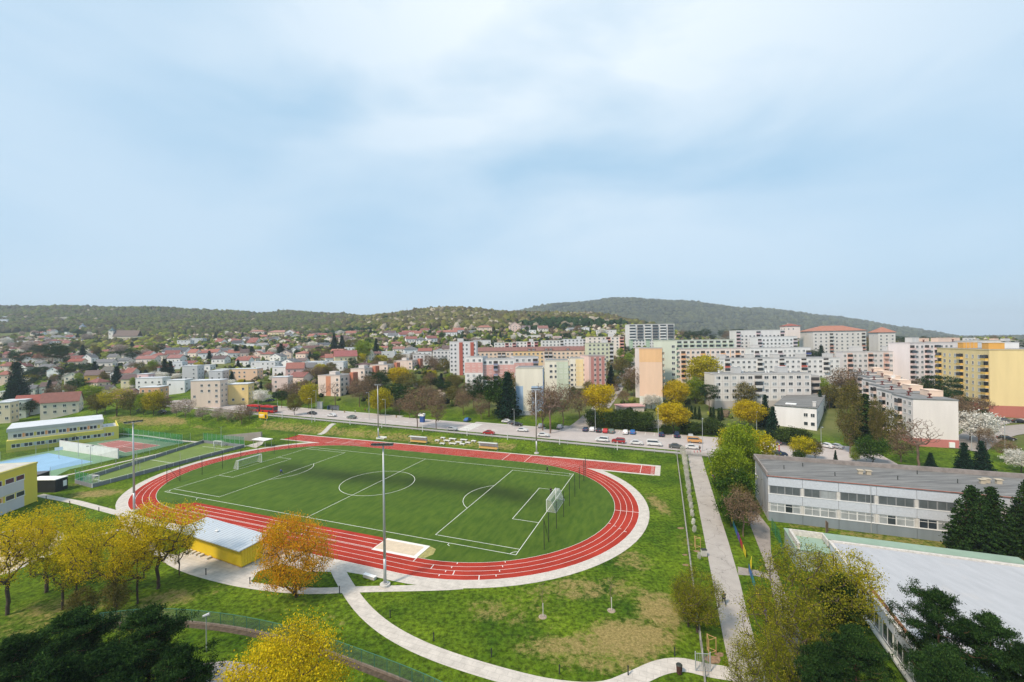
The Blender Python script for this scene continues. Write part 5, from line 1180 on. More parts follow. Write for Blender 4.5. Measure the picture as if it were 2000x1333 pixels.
 (942,680,34,14,.05,'flat',(228,226,226),FL,'white flat house right of the striped tower'),
 (918,655,22,8,.1,'flat',(150,160,166),FL,'dark glass fronted villa at the hill foot'),
 (760,700,30,12,.1,'flat',(214,216,220),FL,'grey white flat house on the slope right of the green tree'),
 (750,687,18,10,.1,'gx',(236,214,200),(200,110,90),'small red roofed house right of the green tree'),
 (780,690,26,12,.1,'gx',(238,230,220),(190,120,104),'cream house with a dull red roof near the slabs'),
 (790,704,30,12,.05,'flat',(232,226,220),FL,'pale flat house above the brick steps'),
 (745,712,16,12,.2,'flat',(242,242,244),FL,'white box house with black windows above the brick steps'),
 (775,677,22,8,.1,'gx',(226,190,170),(186,100,82),'low red roof below the bushy slope'),
 (740,697,22,9,.1,'gx',(230,200,190),(150,90,84),'maroon roofed house behind the tall conifer'),
 (1425,656,24,8,.1,'hip',(210,170,150),(190,88,58),'brick red hipped roof among pines left of the white slabs'),
 (1252,690,0,0,0,'flat',WHT,FL,None),
]
for h_ in HS:
    if h_[2] == 0: continue
    px, py, wp, hp_, rot, kind, wc, rc, lab = h_
    house(px, py, wp, hp_, rot, kind, wc, rc, lab, dp=None)
# extra houses filling the gaps of the village: told apart by place
g2 = random.Random(41)
rows_ = [(706,250,360,9),(728,20,120,6),(736,60,160,6),(760,330,345,1),(731,300,345,2),(705,520,600,3),(752,585,612,1),(688,20,90,5),(655,60,130,5),(648,150,210,3),(676,90,140,3),(676,430,500,4),(690,540,590,3),(668,640,700,4),(700,700,735,2),(662,760,830,5),(672,800,860,4),(655,830,900,5),(700,330,600,8),(718,420,600,5),(735,520,640,3),(745,20,330,7),(765,180,260,2),(690,200,330,4),(660,620,700,2),(712,640,740,3),(695,800,880,4),(710,20,330,8),(682,20,100,4),(668,20,160,6),(672,420,560,6),(662,560,640,4)]
HPOS = [(o.location.x, o.location.y) for o in C.objects if o.parent is None and o.get('category') == 'house']
for yb, x0, x1, n in rows_:
    n = int(n*1.6+.5)
    for i in range(n):
        px = x0+(x1-x0)*(i+.5)/n+g2.uniform(-4, 4); py = yb+g2.uniform(-3, 3); x, y, z = hit(px, py); s = F/y
        if any(abs(x-hx) < 11 and abs(y-hy) < 10 for hx, hy in HPOS): continue
        HPOS.append((x, y))
        wc = g2.choice([(244,242,238),(244,232,214),(240,226,208),(242,214,196),(240,240,242),(246,244,240)]); rc = g2.choice([(190,98,78),(176,92,80),(204,112,84),(128,100,98),(132,132,138)])
        cn = {(190,98,78):'red',(176,92,80):'dull red',(204,112,84):'orange',(128,100,98):'brown',(132,132,138):'grey'}[rc]
        kd = g2.choice(['gx','gx','hip','gy'])
        house(px, py, g2.uniform(12, 18)*s, g2.uniform(6.5, 9)*s, g2.uniform(-.3, .5), kd, wc, rc, look='small house with a %s %s roof' % (cn, 'hipped' if kd == 'hip' else 'pitched'), place='in the hillside village')
# church and chapel
x, y, z = hit(232, 668); s = y/F
r = empty('church', (x, y, z), .15, 'church with a white tower and a steep brown roof in the woods', 'church')
b = MB(); b.box(-8, 24*s+6, 0, 12, -6, 8); b.obj('wall', wallmat((226,214,190)), r)
b = MB(); gable(b, -8, 24*s+6, 0, 12, 8, 8.5, 'x', .5); b.obj('roof', tiles((150,124,112)), r)
b = MB(); b.box(-14, -8.2, 1, 7, -6, 16); tw = b.obj('tower', wallmat((236,230,218)), r)
b = MB(); b.tube((-11.1,4,16), (-11.1,4,17.4), 4.1, 3.6, 8); b.tube((-11.1,4,17.4), (-11.1,4,19), 2.8, 1.2, 8); b.tube((-11.1,4,19), (-11.1,4,21), 1.0, .6, 8); b.tube((-11.1,4,21), (-11.1,4,23.5), .25, .05, 6); b.obj('spire', mat('green_copper', (.10,.16,.18), .6, .1), tw)
window(tw, -12.2, 1, 10, 0, 1.2, 2.6, 'one'); window(tw, -12.2, 1, 3, 0, 1.0, 2.0, 'one')
x, y, z = hit(162, 649)
r = empty('chapel', (x, y, z), .2, 'small domed chapel with a blue grey cupola in the orchards', 'chapel')
b = MB(); b.prism([(5.2*math.cos(t*math.pi/4+.39), 5.2*math.sin(t*math.pi/4+.39)) for t in range(8)], -4, 8); b.obj('wall', wallmat((222,196,184)), r)
b = MB()
for (z0, z1, r0, r1) in ((8,9.2,5.8,5.4),(9.2,11.5,5.2,3.4),(11.5,12.6,3.4,1.6),(12.6,14.6,1.6,1.4),(14.6,15.6,1.7,.5),(15.6,18,.2,.05)): b.tube((0,0,z0), (0,0,z1), r0, r1, 8)
b.obj('cupola', mat('slate_blue', (.16,.20,.26), .6, .1), r)
# ============================================================ TREE KINDS
deciduous('yellow_big', 'maple_tree', 11, 12.5, 2.6, 5.6, 560, 80, .50, .15, 'yellow', minr=.028, label='round yellow maple tree')
deciduous('orange', 'maple_tree', 12, 12.6, .5, 5.6, 560, 52, .50, .18, 'orange', minr=.028, label='orange maple tree')
deciduous('sparse1', 'maple_tree', 13, 12.5, 1.6, 6.4, 380, 34, .38, .17, 'sparse', minr=.024, thick=1.15, label='open yellow flowering tree', shape='vase')
deciduous('sparse2', 'maple_tree', 14, 12.5, 1.5, 6.2, 360, 34, .38, .17, 'sparse', minr=.024, thick=1.15, label='open yellow flowering tree', shape='vase')
deciduous('sparse3', 'maple_tree', 15, 11.5, 1.3, 5.4, 300, 34, .38, .17, 'gold', minr=.024, thick=1.1, label='open yellow flowering tree', shape='vase')
deciduous('yellow', 'maple_tree', 21, 10, 2.0, 4.4, 180, 44, .52, .36, 'yellow', minr=.05, label='round yellow maple tree')
deciduous('yellow_b', 'maple_tree', 22, 10, 1.8, 4.8, 170, 44, .55, .36, 'gold', minr=.05, label='yellow green maple tree')
deciduous('lime', 'birch_tree', 23, 10, 1.6, 3.6, 190, 70, .46, .24, 'lime', minr=.04, label='lime green tree')
deciduous('lime_b', 'birch_tree', 24, 10, 1.2, 3.2, 170, 60, .48, .24, 'lime', minr=.04, label='lime green tree')
deciduous('green', 'broadleaf_tree', 25, 10, 2.0, 3.8, 130, 40, .55, .36, 'green', minr=.04, label='green leafy tree')
deciduous('olive', 'broadleaf_tree', 26, 10, 2.0, 4.0, 140, 30, .55, .34, 'olive', minr=.035, label='olive budding tree')
deciduous('olive_b', 'broadleaf_tree', 27, 10, 1.8, 3.6, 120, 26, .55, .34, 'olive', minr=.035, label='olive budding tree')
deciduous('brown', 'bare_tree', 28, 10, 2.2, 4.2, 190, 22, .50, .26, 'brown', bark='bark2', minr=.022, label='brownish leafless tree')
deciduous('brown_b', 'bare_tree', 29, 10, 2.0, 3.8, 170, 18, .50, .26, 'brown', bark='bark2', minr=.022, label='brownish leafless tree')
deciduous('bare', 'bare_tree', 30, 11, 2.8, 4.4, 260, 0, .5, .2, 'brown', bark='bark2', shape='vase', minr=.018, thick=1.3, label='bare tree')
deciduous('blossom', 'blossoming_tree', 31, 7, 1.6, 3.6, 120, 40, .45, .30, 'blossom', minr=.04, label='white blossoming tree')
deciduous('pink', 'blossoming_tree', 32, 7, 1.6, 3.4, 120, 34, .45, .30, 'pink', minr=.04, label='pale pink blossoming tree')
deciduous('poplar', 'poplar_tree', 33, 18, 2.0, 3.4, 330, 30, .50, .30, 'gold_b' if 'gold_b' in LM else 'olive', bark='bark2', shape='column', minr=.03, up=1.2, label='tall brownish poplar')
deciduous('sparse_bush', 'young_tree', 34, 10, .9, 3.8, 340, 60, .36, .12, 'bush', minr=.018, label='loose young tree')
deciduous('street', 'street_tree', 35, 8, 2.0, 3.6, 120, 24, .45, .28, 'pink', minr=.03, label='pale budding street tree', bark='bark2')
deciduous('hedge', 'evergreen_shrub', 36, 5, .6, 2.8, 100, 46, .42, .30, 'hedge', minr=.05, label='dark rounded evergreen shrub')
deciduous('hang', 'willow_tree', 37, 12, 2.4, 5.0, 330, 26, .5, .24, 'brown', bark='bark2', minr=.02, label='brown drooping willow', shape='weep')
conifer('spruce', 'spruce_tree', 41, 12, 2.6, 22, 26, .42, 'spruce', label='dark conical spruce')
conifer('spruce_b', 'spruce_tree', 42, 12, 3.2, 18, 26, .46, 'spruce', label='dark broad spruce', droop=.15)
conifer('thuja', 'thuja_tree', 43, 12, 3.4, 34, 22, .30, 'thuja', label='dense dark conical thuja', th=.02, droop=.05, shape='thuja', dens=13)
conifer('cypress', 'cypress_tree', 44, 6, .9, 22, 14, .26, 'thuja', label='narrow dark cypress', th=.02, droop=.05, shape='thuja', dens=5)
pine('pine', 'pine_tree', 45, 12, 4.0, 3.8, 120, 60, .42, 'dark pine')
pine('pine_b', 'pine_tree', 46, 12, 3.0, 4.2, 130, 60, .42, 'dark pine')
def pine2(key, name, seed, H, th, rx, layers, per, size, label, leaf='pine', flat=.16, irr=.35):
    g = np.random.default_rng(seed); b = MB(); cs = []; px_, py_ = 0.0, 0.0; zs = [0]; tr = [(0,0,0)]
    n = 8
    for i in range(1, n+1): px_ += g.normal(0, .10); py_ += g.normal(0, .10); tr.append((px_, py_, H*.97*i/n))
    for i in range(n): b.tube(tr[i], tr[i+1], .20*(1-i/n)+.03, .20*(1-(i+1)/n)+.03, 6)
    def trunk_at(z):
        t = min(n-.001, z/(H*.97)*n); i = int(t); k = t-i; return np.array(tr[i])*(1-k)+np.array(tr[i+1])*k
    for i in range(layers):
        t = (i+g.uniform(.1, .9))/layers; z = th+(H-th)*t*.97; env = rx*(math.sin(math.pi*min(1, .22+.78*t))**.55)*(1 if t < .8 else 1-(t-.8)*2.6)
        m = g.integers(2, 5); off = g.uniform(0, 6.28)
        for k in range(m):
            a = off+6.283*k/m+g.normal(0, .35); r = max(.5, env*g.uniform(1-irr*1.6, 1.12)); o = trunk_at(z); rise = r*g.uniform(.02, .28); q = 5; pr = o
            bend = g.normal(0, .18)
            for j in range(1, q+1):
                f = j/q; aa = a+bend*f; p = o+np.array([r*f*math.cos(aa), r*f*math.sin(aa), rise*f*f+g.normal(0, .05)]); b.tube(tuple(pr), tuple(p), .055*(1-f*.7)*(.5+r/rx), .05*(1-f*.7)*(.5+r/rx), 4); pr = p
                if f > .35:
                    for s_ in range(2+int(r > 2)):
                        w_ = r*.20*f; c = p+np.array([g.normal(0, w_), g.normal(0, w_), g.uniform(-.02, .16)]); cs.append(c)
                        if s_ == 0: b.tube(tuple(p), tuple(c), .018, .01, 3)
    cs.append(trunk_at(H*.95)); cs = np.array(cs)
    proto(key, name, H, [('trunk', b.mesh('trunk', M['barkpine'], True)), ('crown', leaves(cs, per, (.30, .30, flat), size, LM[leaf], seed, aspect=.32))], label)
pine2('pine_near', 'pine_tree', 147, 13.5, 2.2, 4.6, 22, 95, .30, 'dark pine')
pine2('pine_near_b', 'pine_tree', 148, 13.0, 1.6, 4.8, 24, 95, .30, 'dark pine')
pine2('pine_open', 'pine_tree', 152, 13.5, 5.0, 4.6, 13, 120, .27, 'open crowned pine', irr=.45)
# ============================================================ TREES  (kind, px, base y, top y, width factor, depth or None, label)
TREES = [
 # near row, left
 ('sparse1',14,1205,1005,.85,None,'open yellow flowering tree at the left edge, its trunk nearest the corner'),
 ('sparse2',90,1162,990,1.0,None,'open yellow flowering tree in front of the sandy area, second from the left'),
 ('sparse3',122,1196,1035,.8,None,'low yellow flowering tree with a thin trunk between two taller ones of the row'),
 ('sparse1',225,1190,1000,.95,None,'open yellow flowering tree with a dark trunk in the middle of the near row'),
 ('sparse2',308,1152,982,1.05,None,'open yellow flowering tree with orange tips covering the track bend and mast foot'),
 ('sparse3',178,1120,1020,.9,None,'small yellow flowering tree behind the near row by the pale kerb'),
 ('sparse3',60,1128,1010,.95,None,'yellow flowering tree between the left edge and the sandy area, farther row'),
 ('sparse3',150,1182,1062,.9,None,'low yellow flowering tree filling the gap in front of the middle ones'),
 ('sparse2',268,1182,1040,.75,None,'smaller yellow tree just right of the dark trunked middle tree'),
 ('sparse3',350,1128,1030,.7,None,'small yellow flowering tree at the left side of the container apron'),
 ('olive',160,1215,1150,1.0,None,'low olive brown bush under the low yellow tree'),
 ('orange',578,1172,996,.92,None,'orange and yellow maple standing between the yellow container and the near floodlight mast'),
 ('yellow_big',532,1400,1236,1.0,33,'huge round bright yellow tree at the bottom edge'),
 ('pine_near',150,1400,1188,1.0,38,'tall dark pine at the bottom left, highest of the dark group'),
 ('pine_near_b',34,1420,1240,1.05,36,'dark pine in the bottom left corner'),
 ('pine_near',290,1400,1184,.95,38,'dark pine at the bottom left with bare reddish branches near its top'),
 ('pine_near_b',215,1420,1262,1.0,33,'broad dark pine filling the bottom edge left of centre of the dark group'),
 ('pine_near',352,1420,1262,.75,33,'dark pine at the right end of the dark group beside the narrow lamp'),
 ('pine_near_b',100,1420,1290,.9,31,'dark pine low in the bottom left corner group'),
 ('olive',228,1205,1130,.9,None,'brown leafless bush under the near yellow trees'),
 # near right
 ('sparse_bush',1362,1236,1108,1.05,None,'loose green yellow tree leaning over the concrete fence and straight path'),
 ('sparse_bush',1345,1226,1135,1.0,None,'smaller yellowish tree left of the one leaning over the fence'),
 ('sparse_bush',1540,1340,1140,1.1,42,'loose spring green tree by the rainbow fence at the bottom'),
 ('sparse_bush',1590,1330,1062,1.15,46,'tall loose spring tree in front of the low school wing corner'),
 ('sparse3',1655,1330,1075,.75,46,'yellow green tree spreading over the pale roof edge'),
 ('sparse_bush',1495,1360,1225,.9,38,'low loose spring bush beside the rainbow fence'),
 ('pine_near',1643,1345,1118,.62,44,'dark green pine before the low school wing windows'),
 ('pine_near_b',1665,1400,1222,.75,36,'dark rounded pine at the bottom, left of the window wall'),
 ('pine_near_b',1600,1400,1260,.7,35,'dark pine at the bottom under the loose spring trees'),
 ('pine_open',1842,1420,1152,.78,37,'open pine with a reddish trunk in front of the pale roof'),
 ('pine_near',1935,1420,1196,.72,35,'dense dark pine in the bottom right corner'),
 ('pine_near_b',1845,1430,1262,.72,33,'dark pine low at the bottom edge below the open pine'),
 ('pine_near_b',1998,1430,1255,.6,33,'dark pine cut by the right edge at the bottom'),
 ('thuja',1900,1098,950,1.0,None,'dense dark thuja in front of the grey school, left of the twin tips'),
 ('thuja',1938,1096,952,.98,None,'dense dark thuja in front of the grey school, right of the twin tips'),
 ('thuja',2008,1092,938,.74,None,'dense dark thuja at the right edge in front of the grey school'),
 # behind path and school
 ('lime',1443,940,815,.80,None,'tall lime green tree at the top of the rainbow fence'),
 ('yellow_b',1470,925,838,1.0,None,'pale yellow tree behind the corner of the grey school'),
 ('lime_b',1432,985,868,1.1,None,'lime green tree halfway along the rainbow fence'),
 ('green',1432,1000,915,1.1,None,'bushy green tree beside the left end of the grey school'),
 ('brown',1452,1052,958,.95,None,'brown leafless tree between rainbow fence and grey school'),
 ('lime_b',1414,945,872,.75,None,'slender lime green tree right beside the top of the straight path'),
 ('green',1428,1030,965,1.2,None,'low green bushy tree over the rainbow fence'),
 ('yellow_b',1432,905,832,1.0,None,'yellow green tree behind the tall lime green tree'),
 ('olive_b',1445,1010,940,.9,None,'olive bush at the left end wall of the grey school'),
 ('yellow_b',1568,898,852,1.1,None,'flat topped yellow green tree behind the grey school roof'),
 ('hedge',1560,900,878,1.0,None,'dark bush under the flat topped yellow green tree'),
 ('olive',1592,900,858,.9,None,'thin olive tree by the parked cars behind the grey school'),
 ('poplar',1660,888,738,.72,None,'tall brownish poplar, broadest of the row behind the grey school'),
 ('poplar',1712,880,772,.55,None,'narrow brownish poplar right of the dark cypress tree'),
 ('cypress',1690,870,770,1.5,None,'tall dark conifer between the two brownish poplars'),
 ('pine',1700,866,790,.7,None,'dark conifer behind the narrow brownish poplar'),
 ('green',1705,908,852,1.3,None,'bright green round tree behind the grey school roof'),
 ('lime_b',1672,905,868,.9,None,'small green tree left of the bright green round tree'),
 ('bare',1795,915,815,1.05,None,'large bare tree in front of the red plinth of the white stepped block'),
 ('brown_b',1760,905,838,1.1,None,'brown leafless tree left of the large bare tree'),
 ('olive',1740,880,800,.9,None,'olive tree beside the long white stepped block'),
 ('spruce',1632,905,880,.8,None,'tiny dark spruce behind the grey school roof'),
 ('spruce_b',1818,915,885,1.2,None,'small blue spruce right of the large bare tree'),
 ('spruce_b',1883,922,865,1.05,None,'blue green spruce behind the grey school roof, left of the pair'),
 ('spruce',1918,922,862,1.3,None,'blue green spruce behind the grey school roof, right of the pair'),
 ('blossom',1912,868,805,1.1,None,'white blossoming tree right of the red plinth'),
 ('brown',1925,880,835,.8,None,'thin brown tree right of the white blossoming tree'),
 ('brown_b',1895,862,790,1.0,None,'dark brown leafless tree between the stepped block and yellow block'),
 ('brown',1965,905,858,1.1,None,'brown leafless tree near the far right street'),
 ('blossom',1995,925,880,1.2,None,'pale blossoming tree at the right edge behind the grey school'),
 ('pine',1838,800,725,1.1,175,'dark round pine in front of the yellow block'),
 ('pine_b',1862,815,755,1.0,165,'dark green pine right of the round one at the yellow block'),
 ('brown_b',1870,830,770,1.0,None,'brown tree at the foot of the yellow block facade'),
 ('brown',1910,822,775,1.2,None,'brown bushy tree under the yellow block windows'),
 ('hedge',1920,830,802,.9,None,'dark green shrub at the red brick plinth of the yellow block'),
 # around the low white building and yellow trees
 ('yellow',1462,838,780,1.25,None,'broad bright yellow tree left of the low white building'),
 ('yellow',1315,848,782,1.15,None,'round golden yellow tree behind the parked cars'),
 ('yellow',1319,800,740,1.05,None,'golden yellow tree right of the peach block, upper one'),
 ('yellow_b',1372,762,692,1.1,None,'tall yellow green tree in front of the long low white block'),
 ('lime_b',1358,790,735,1.1,None,'yellow green tree beside the peach block'),
 ('yellow_b',1405,735,708,1.2,None,'small yellow green tree before the long low white block'),
 ('spruce',1510,862,795,1.0,None,'dark spruce at the left corner of the low white building'),
 ('spruce_b',1495,838,772,.7,None,'dark narrow spruce behind the broad yellow tree'),
 ('pine',1385,805,745,1.0,None,'dark pine between the yellow trees and white panel block'),
 ('olive',1455,800,748,1.1,None,'pale olive tree in front of the white panel block'),
 ('spruce',1478,770,742,.8,None,'small blue spruce before the balconies of the white panel block'),
 ('olive_b',1620,800,748,1.0,None,'pale green birch right of the white panel block'),
 ('lime_b',1605,790,736,1.1,None,'light green birch at the balcony wing of the white panel block'),
 ('spruce',1602,806,762,.8,None,'dark small spruce right of the white panel block'),
 ('brown',1655,790,720,1.3,None,'orange brown bare tree behind the poplars'),
 ('brown_b',1600,735,710,1.5,None,'brown bushy tree above the white panel block'),
 ('bare',1279,782,722,1.0,None,'bare tree in front of the peach block wall'),
 ('blossom',1272,800,770,1.15,None,'white blossoming bush at the foot of the peach block'),
 ('brown_b',1238,776,715,1.0,None,'dark brown tree left of the peach block'),
 ('brown',1218,792,762,1.0,None,'pale brown shrubby tree by the climbing street'),
 ('yellow',1170,812,748,1.15,None,'bright yellow tree left of the climbing street'),
 ('yellow_b',1180,832,795,1.2,None,'low yellow tree beneath the bright yellow one'),
 ('spruce',1194,755,714,1.1,None,'dark spruce left of the climbing street'),
 ('hedge',1160,836,800,1.0,None,'dark green bush behind the parked cars, leftmost'),
 ('olive',1180,832,790,.7,None,'olive bush behind the parked cars'),
 ('bare',1075,848,742,.95,None,'tall bare tree in front of the pale blue panels'),
 ('hang',1060,842,752,.9,None,'brown drooping willow by the parking'),
 ('brown',1100,830,752,.9,None,'brown bare tree right of the drooping willow'),
 ('brown_b',1132,820,760,.8,None,'brown leafless tree left of the yellow tree'),
 ('pine',955,815,725,1.1,None,'dark pine right of the hedge by the side road, left one'),
 ('green',975,815,738,1.0,None,'green tree in the dark clump below the pink banded slab'),
 ('spruce_b',992,818,728,1.0,None,'dark conifer left of the blue panelled block'),
 ('olive',1000,800,728,.8,None,'olive green tree touching the blue panelled block'),
 ('brown_b',940,820,770,1.0,None,'brown tree at the foot of the dark clump'),
 ('pine_b',925,800,742,1.0,None,'dark pine in the clump below the striped tower'),
 ('brown',905,812,765,1.0,None,'brown leafless tree left of the dark clump'),
 # roadside trees by the crossing
 ('brown',815,838,756,.8,None,'old pollarded brown street tree by the zebra crossing, left one'),
 ('brown_b',852,840,762,.7,None,'old pollarded brown street tree by the zebra crossing, right one'),
 ('yellow_b',742,812,757,1.0,None,'yellow green tree behind the far floodlight mast'),
 ('pine',768,795,745,1.3,None,'dark pine right of the far floodlight mast'),
 ('pine_b',790,800,748,1.2,None,'dark spreading pine above the bare bushes'),
 ('pine_b',742,770,718,1.2,None,'large dark pine above the far floodlight mast'),
 ('pine',728,778,735,1.0,None,'dark pine right of the brick stair tower block'),
 ('yellow',780,762,715,1.1,None,'yellow tree between the pines and pink steps'),
 ('yellow_b',768,745,722,1.1,None,'yellow bush behind the dark pines'),
 ('olive_b',795,775,725,1.1,None,'olive yellow tree at the right of the yellow one'),
 ('brown',756,806,775,1.2,None,'brown bare shrub tree below the pines'),
 ('brown_b',780,812,778,1.3,None,'dark brown shrub tree below the pines'),
 ('brown',800,818,785,1.0,None,'brown shrub tree left of the pollarded trees'),
 ('bare',655,792,745,.9,None,'bare tree in front of the pink block end, right'),
 ('bare',633,788,748,.7,None,'bare tree in front of the pink block end, left'),
 ('brown',702,796,742,1.1,None,'tall brown tree right of the pink and brick block'),
 ('brown_b',720,790,730,1.1,None,'brown tree before the second pink step'),
 ('brown',585,790,742,1.1,None,'brown tree left of the pink block'),
 ('brown_b',562,795,748,1.1,None,'brown tree right of the pale pink flat house'),
 ('yellow_b',603,800,748,.8,None,'yellow green tree left of the pink block'),
 ('olive',575,812,770,.9,None,'olive tree on the roadside lawn'),
 ('pine',550,798,760,1.1,None,'dark pine by the bus street'),
 ('pine',596,748,722,1.2,None,'small dark pine above the brown trees'),
 ('brown',610,748,718,1.4,None,'orange brown tree behind the pink block'),
 ('blossom',510,792,762,1.2,None,'white blossoming tree behind the bus street'),
 # lime row behind the courts
 ('olive',190,812,770,1.2,None,'olive yellow tree, leftmost of the row behind the courts'),
 ('sparse3',228,814,757,1.2,None,'wide yellow brown lime tree in the row behind the courts'),
 ('olive_b',205,812,764,1.0,None,'yellowish tree second in the row behind the courts'),
 ('olive',255,812,766,1.0,None,'thin olive tree in the row behind the courts'),
 ('yellow_b',300,813,762,.9,None,'yellow green tree in the row behind the courts'),
 ('lime_b',280,812,766,.8,None,'light green tree in the row behind the courts'),
 ('brown',322,810,775,1.0,None,'brown tree at the right end of the row behind the courts'),
 ('street',362,818,778,1.0,None,'bare grey street tree on the grass bank, leftmost'),
 ('street',345,815,785,.8,None,'small bare street tree behind the leftmost grey one'),
 ('street',395,822,795,1.1,None,'pinkish bare street tree on the grass bank, second'),
 ('street',425,824,796,1.1,None,'pinkish bare street tree on the grass bank, third'),
 ('street',445,826,798,1.0,None,'pinkish bare street tree on the grass bank, fourth'),
 ('brown_b',472,830,788,1.25,None,'wide bare street tree beside the yellow billboard'),
 ('street',487,822,795,1.0,None,'pale street tree left of the yellow billboard'),
 # village landmarks
 ('spruce_b',29,800,700,.0,None,None),
 ('pine',58,815,780,1.4,None,'dark round fir between the pale house and cream house'),
 ('lime_b',48,815,792,1.2,None,'green yellow bush in front of the dark round fir'),
 ('spruce_b',34,782,708,1.0,None,'very large dark fir at the left side of the village'),
 ('spruce_b',20,786,752,1.1,None,'dark fir in front of the pink house at the left edge'),
 ('brown',120,785,750,1.6,None,'round reddish brown tree in the village'),
 ('pine_b',152,780,735,1.2,None,'dark pine right of the reddish brown tree'),
 ('lime',173,790,750,1.5,None,'bright green round tree left of the lime row'),
 ('pine',142,772,740,1.0,None,'dark pine behind the reddish brown tree'),
 ('spruce',97,775,743,1.2,None,'dark narrow fir right of the gabled house'),
 ('yellow_b',60,750,731,1.4,None,'olive yellow round tree behind the cream house'),
 ('blossom',48,757,738,1.5,None,'pale blossoming tree left of the olive yellow one'),
 ('pine_b',68,745,712,1.5,None,'dark broad pine in the left of the village'),
 ('pine',82,742,715,1.4,None,'dark broad pine right of the first broad one'),
 ('pine_b',130,740,712,1.6,None,'dark green pine in the village centre left'),
 ('pine',165,735,708,1.4,None,'dark pine above the yellow house'),
 ('spruce_b',185,732,707,1.3,None,'dark fir right above the yellow house roof'),
 ('spruce_b',228,748,717,1.3,None,'dark fir between the white house and mauve roof'),
 ('spruce',285,738,723,2.2,None,'small bright green cone shaped fir by the pink cube'),
 ('spruce_b',322,738,702,1.1,None,'left one of the dark twin firs in the village'),
 ('spruce_b',333,738,706,1.0,None,'right one of the dark twin firs in the village'),
 ('spruce',465,722,703,1.4,None,'dark fir left of the wide orange hipped roof'),
 ('blossom',318,742,728,1.6,None,'pale blossom tree behind the white villa'),
 ('blossom',305,742,726,1.4,None,'white blossom tree left of the one behind the white villa'),
 ('blossom',345,744,730,1.5,None,'cream blossom tree right of the twin firs'),
 ('spruce',416,743,728,1.2,None,'small fir in front of the grey flat house'),
 ('spruce',453,745,726,1.3,None,'small dark fir left of the peach terrace'),
 ('blossom',452,755,742,1.3,None,'white blossom bush below the small dark fir'),
 ('yellow_b',472,752,741,1.4,None,'yellow green bush in front of the peach terrace'),
 ('pine_b',502,750,734,1.2,None,'dark pine on the right of the peach terrace'),
 ('spruce',551,738,727,1.2,None,'little fir in front of the white cube house'),
 # conifers on the left slope
 ('pine',103,722,664,.8,None,'tall dark pine rising above the village, left of the pair'),
 ('pine',120,722,671,.8,None,'tall dark pine rising above the village, right of the pair'),
 ('pine_b',40,716,682,1.5,None,'broad grey green pine at the left of the hillside'),
 ('pine_b',76,696,672,1.5,None,'round dark pine above the red terraces'),
 ('spruce_b',162,708,675,1.0,None,'black ragged fir right of the red terrace roof'),
 ('spruce_b',193,697,679,1.5,None,'broad dark fir above the red roofs'),
 ('pine_b',234,702,684,1.6,None,'dark green pine at the foot of the bushy hill'),
 ('pine_b',259,708,677,1.2,None,'tall grey pine at the foot of the bushy hill'),
 ('spruce_b',462,700,676,1.4,None,'left fir of the dark trio by the dark roofed house'),
 ('spruce_b',478,700,675,1.3,None,'middle fir of the dark trio by the dark roofed house'),
 ('spruce_b',492,700,677,1.4,None,'right fir of the dark trio by the dark roofed house'),
 ('spruce_b',549,700,672,1.2,None,'tall blue fir on the lawn of the slope'),
 ('spruce_b',606,708,688,1.2,None,'dark fir left of the broad red hipped roof'),
 ('spruce',604,682,664,1.4,None,'dark fir at the left end of the blue slate roof'),
 ('spruce',653,690,652,1.1,None,'tall dark conifer right of the blue slate roof, left one'),
 ('spruce_b',668,688,656,1.0,None,'tall dark conifer right of the blue slate roof, right one'),
 ('lime',711,706,663,1.2,None,'large bright green tree on the slope'),
 ('olive_b',687,686,662,1.6,None,'yellow olive tree left of the large bright green one'),
 ('spruce_b',735,694,662,.9,None,'dark bluish conifer right of the large bright green tree'),
 ('yellow_b',180+525,712,690,1.0,None,'light green tree below the large bright green one'),
 ('lime',139,632,618,1.2,None,'bright green tree at the forest edge on the left hill'),
 ('blossom',127,632,620,1.3,None,'pale blossoming tree at the forest edge on the left hill'),
 ('spruce',421,666,650,1.3,None,'dark fir in the blossoming gardens'),
 ('spruce',474,666,650,1.3,None,'dark fir right in the blossoming gardens'),
 ('yellow',993,672,661,1.4,None,'small yellow tree above the white slab'),
 ('yellow',1003,684,674,1.4,None,'small yellow tree in front of the mansard roof'),
 ('spruce',1021,645,627,1.2,None,'dark fir between the two villas at the hill foot'),
 ('olive',1122,684,669,1.6,None,'round olive tree among the far slabs'),
 ('brown_b',1335,664,645,1.6,None,'brownish round tree left of the pines on the rise'),
 ('brown',1425,664,646,1.2,None,'orange brown tree by the white slabs'),
 ('bare',1575,690,646,1.2,None,'pinkish bare tree before the long orange roofed block'),
 ('brown',1694,688,655,1.3,None,'brown tree between the two orange roofed blocks'),
 ('olive',1628,690,658,1.0,None,'olive tree in front of the orange roofed block'),
 ('blossom',1660,712,698,2.2,None,'pale greenish blossoming tree before the pinkish grey block'),
 ('blossom',1462,718,706,2.2,None,'pale blossoming tree before the long low white block'),
]
for k, px, yb, yt, wd, D, lab in TREES:
    if lab: tree_px(k, px, yb, yt, wd, D, label=lab)
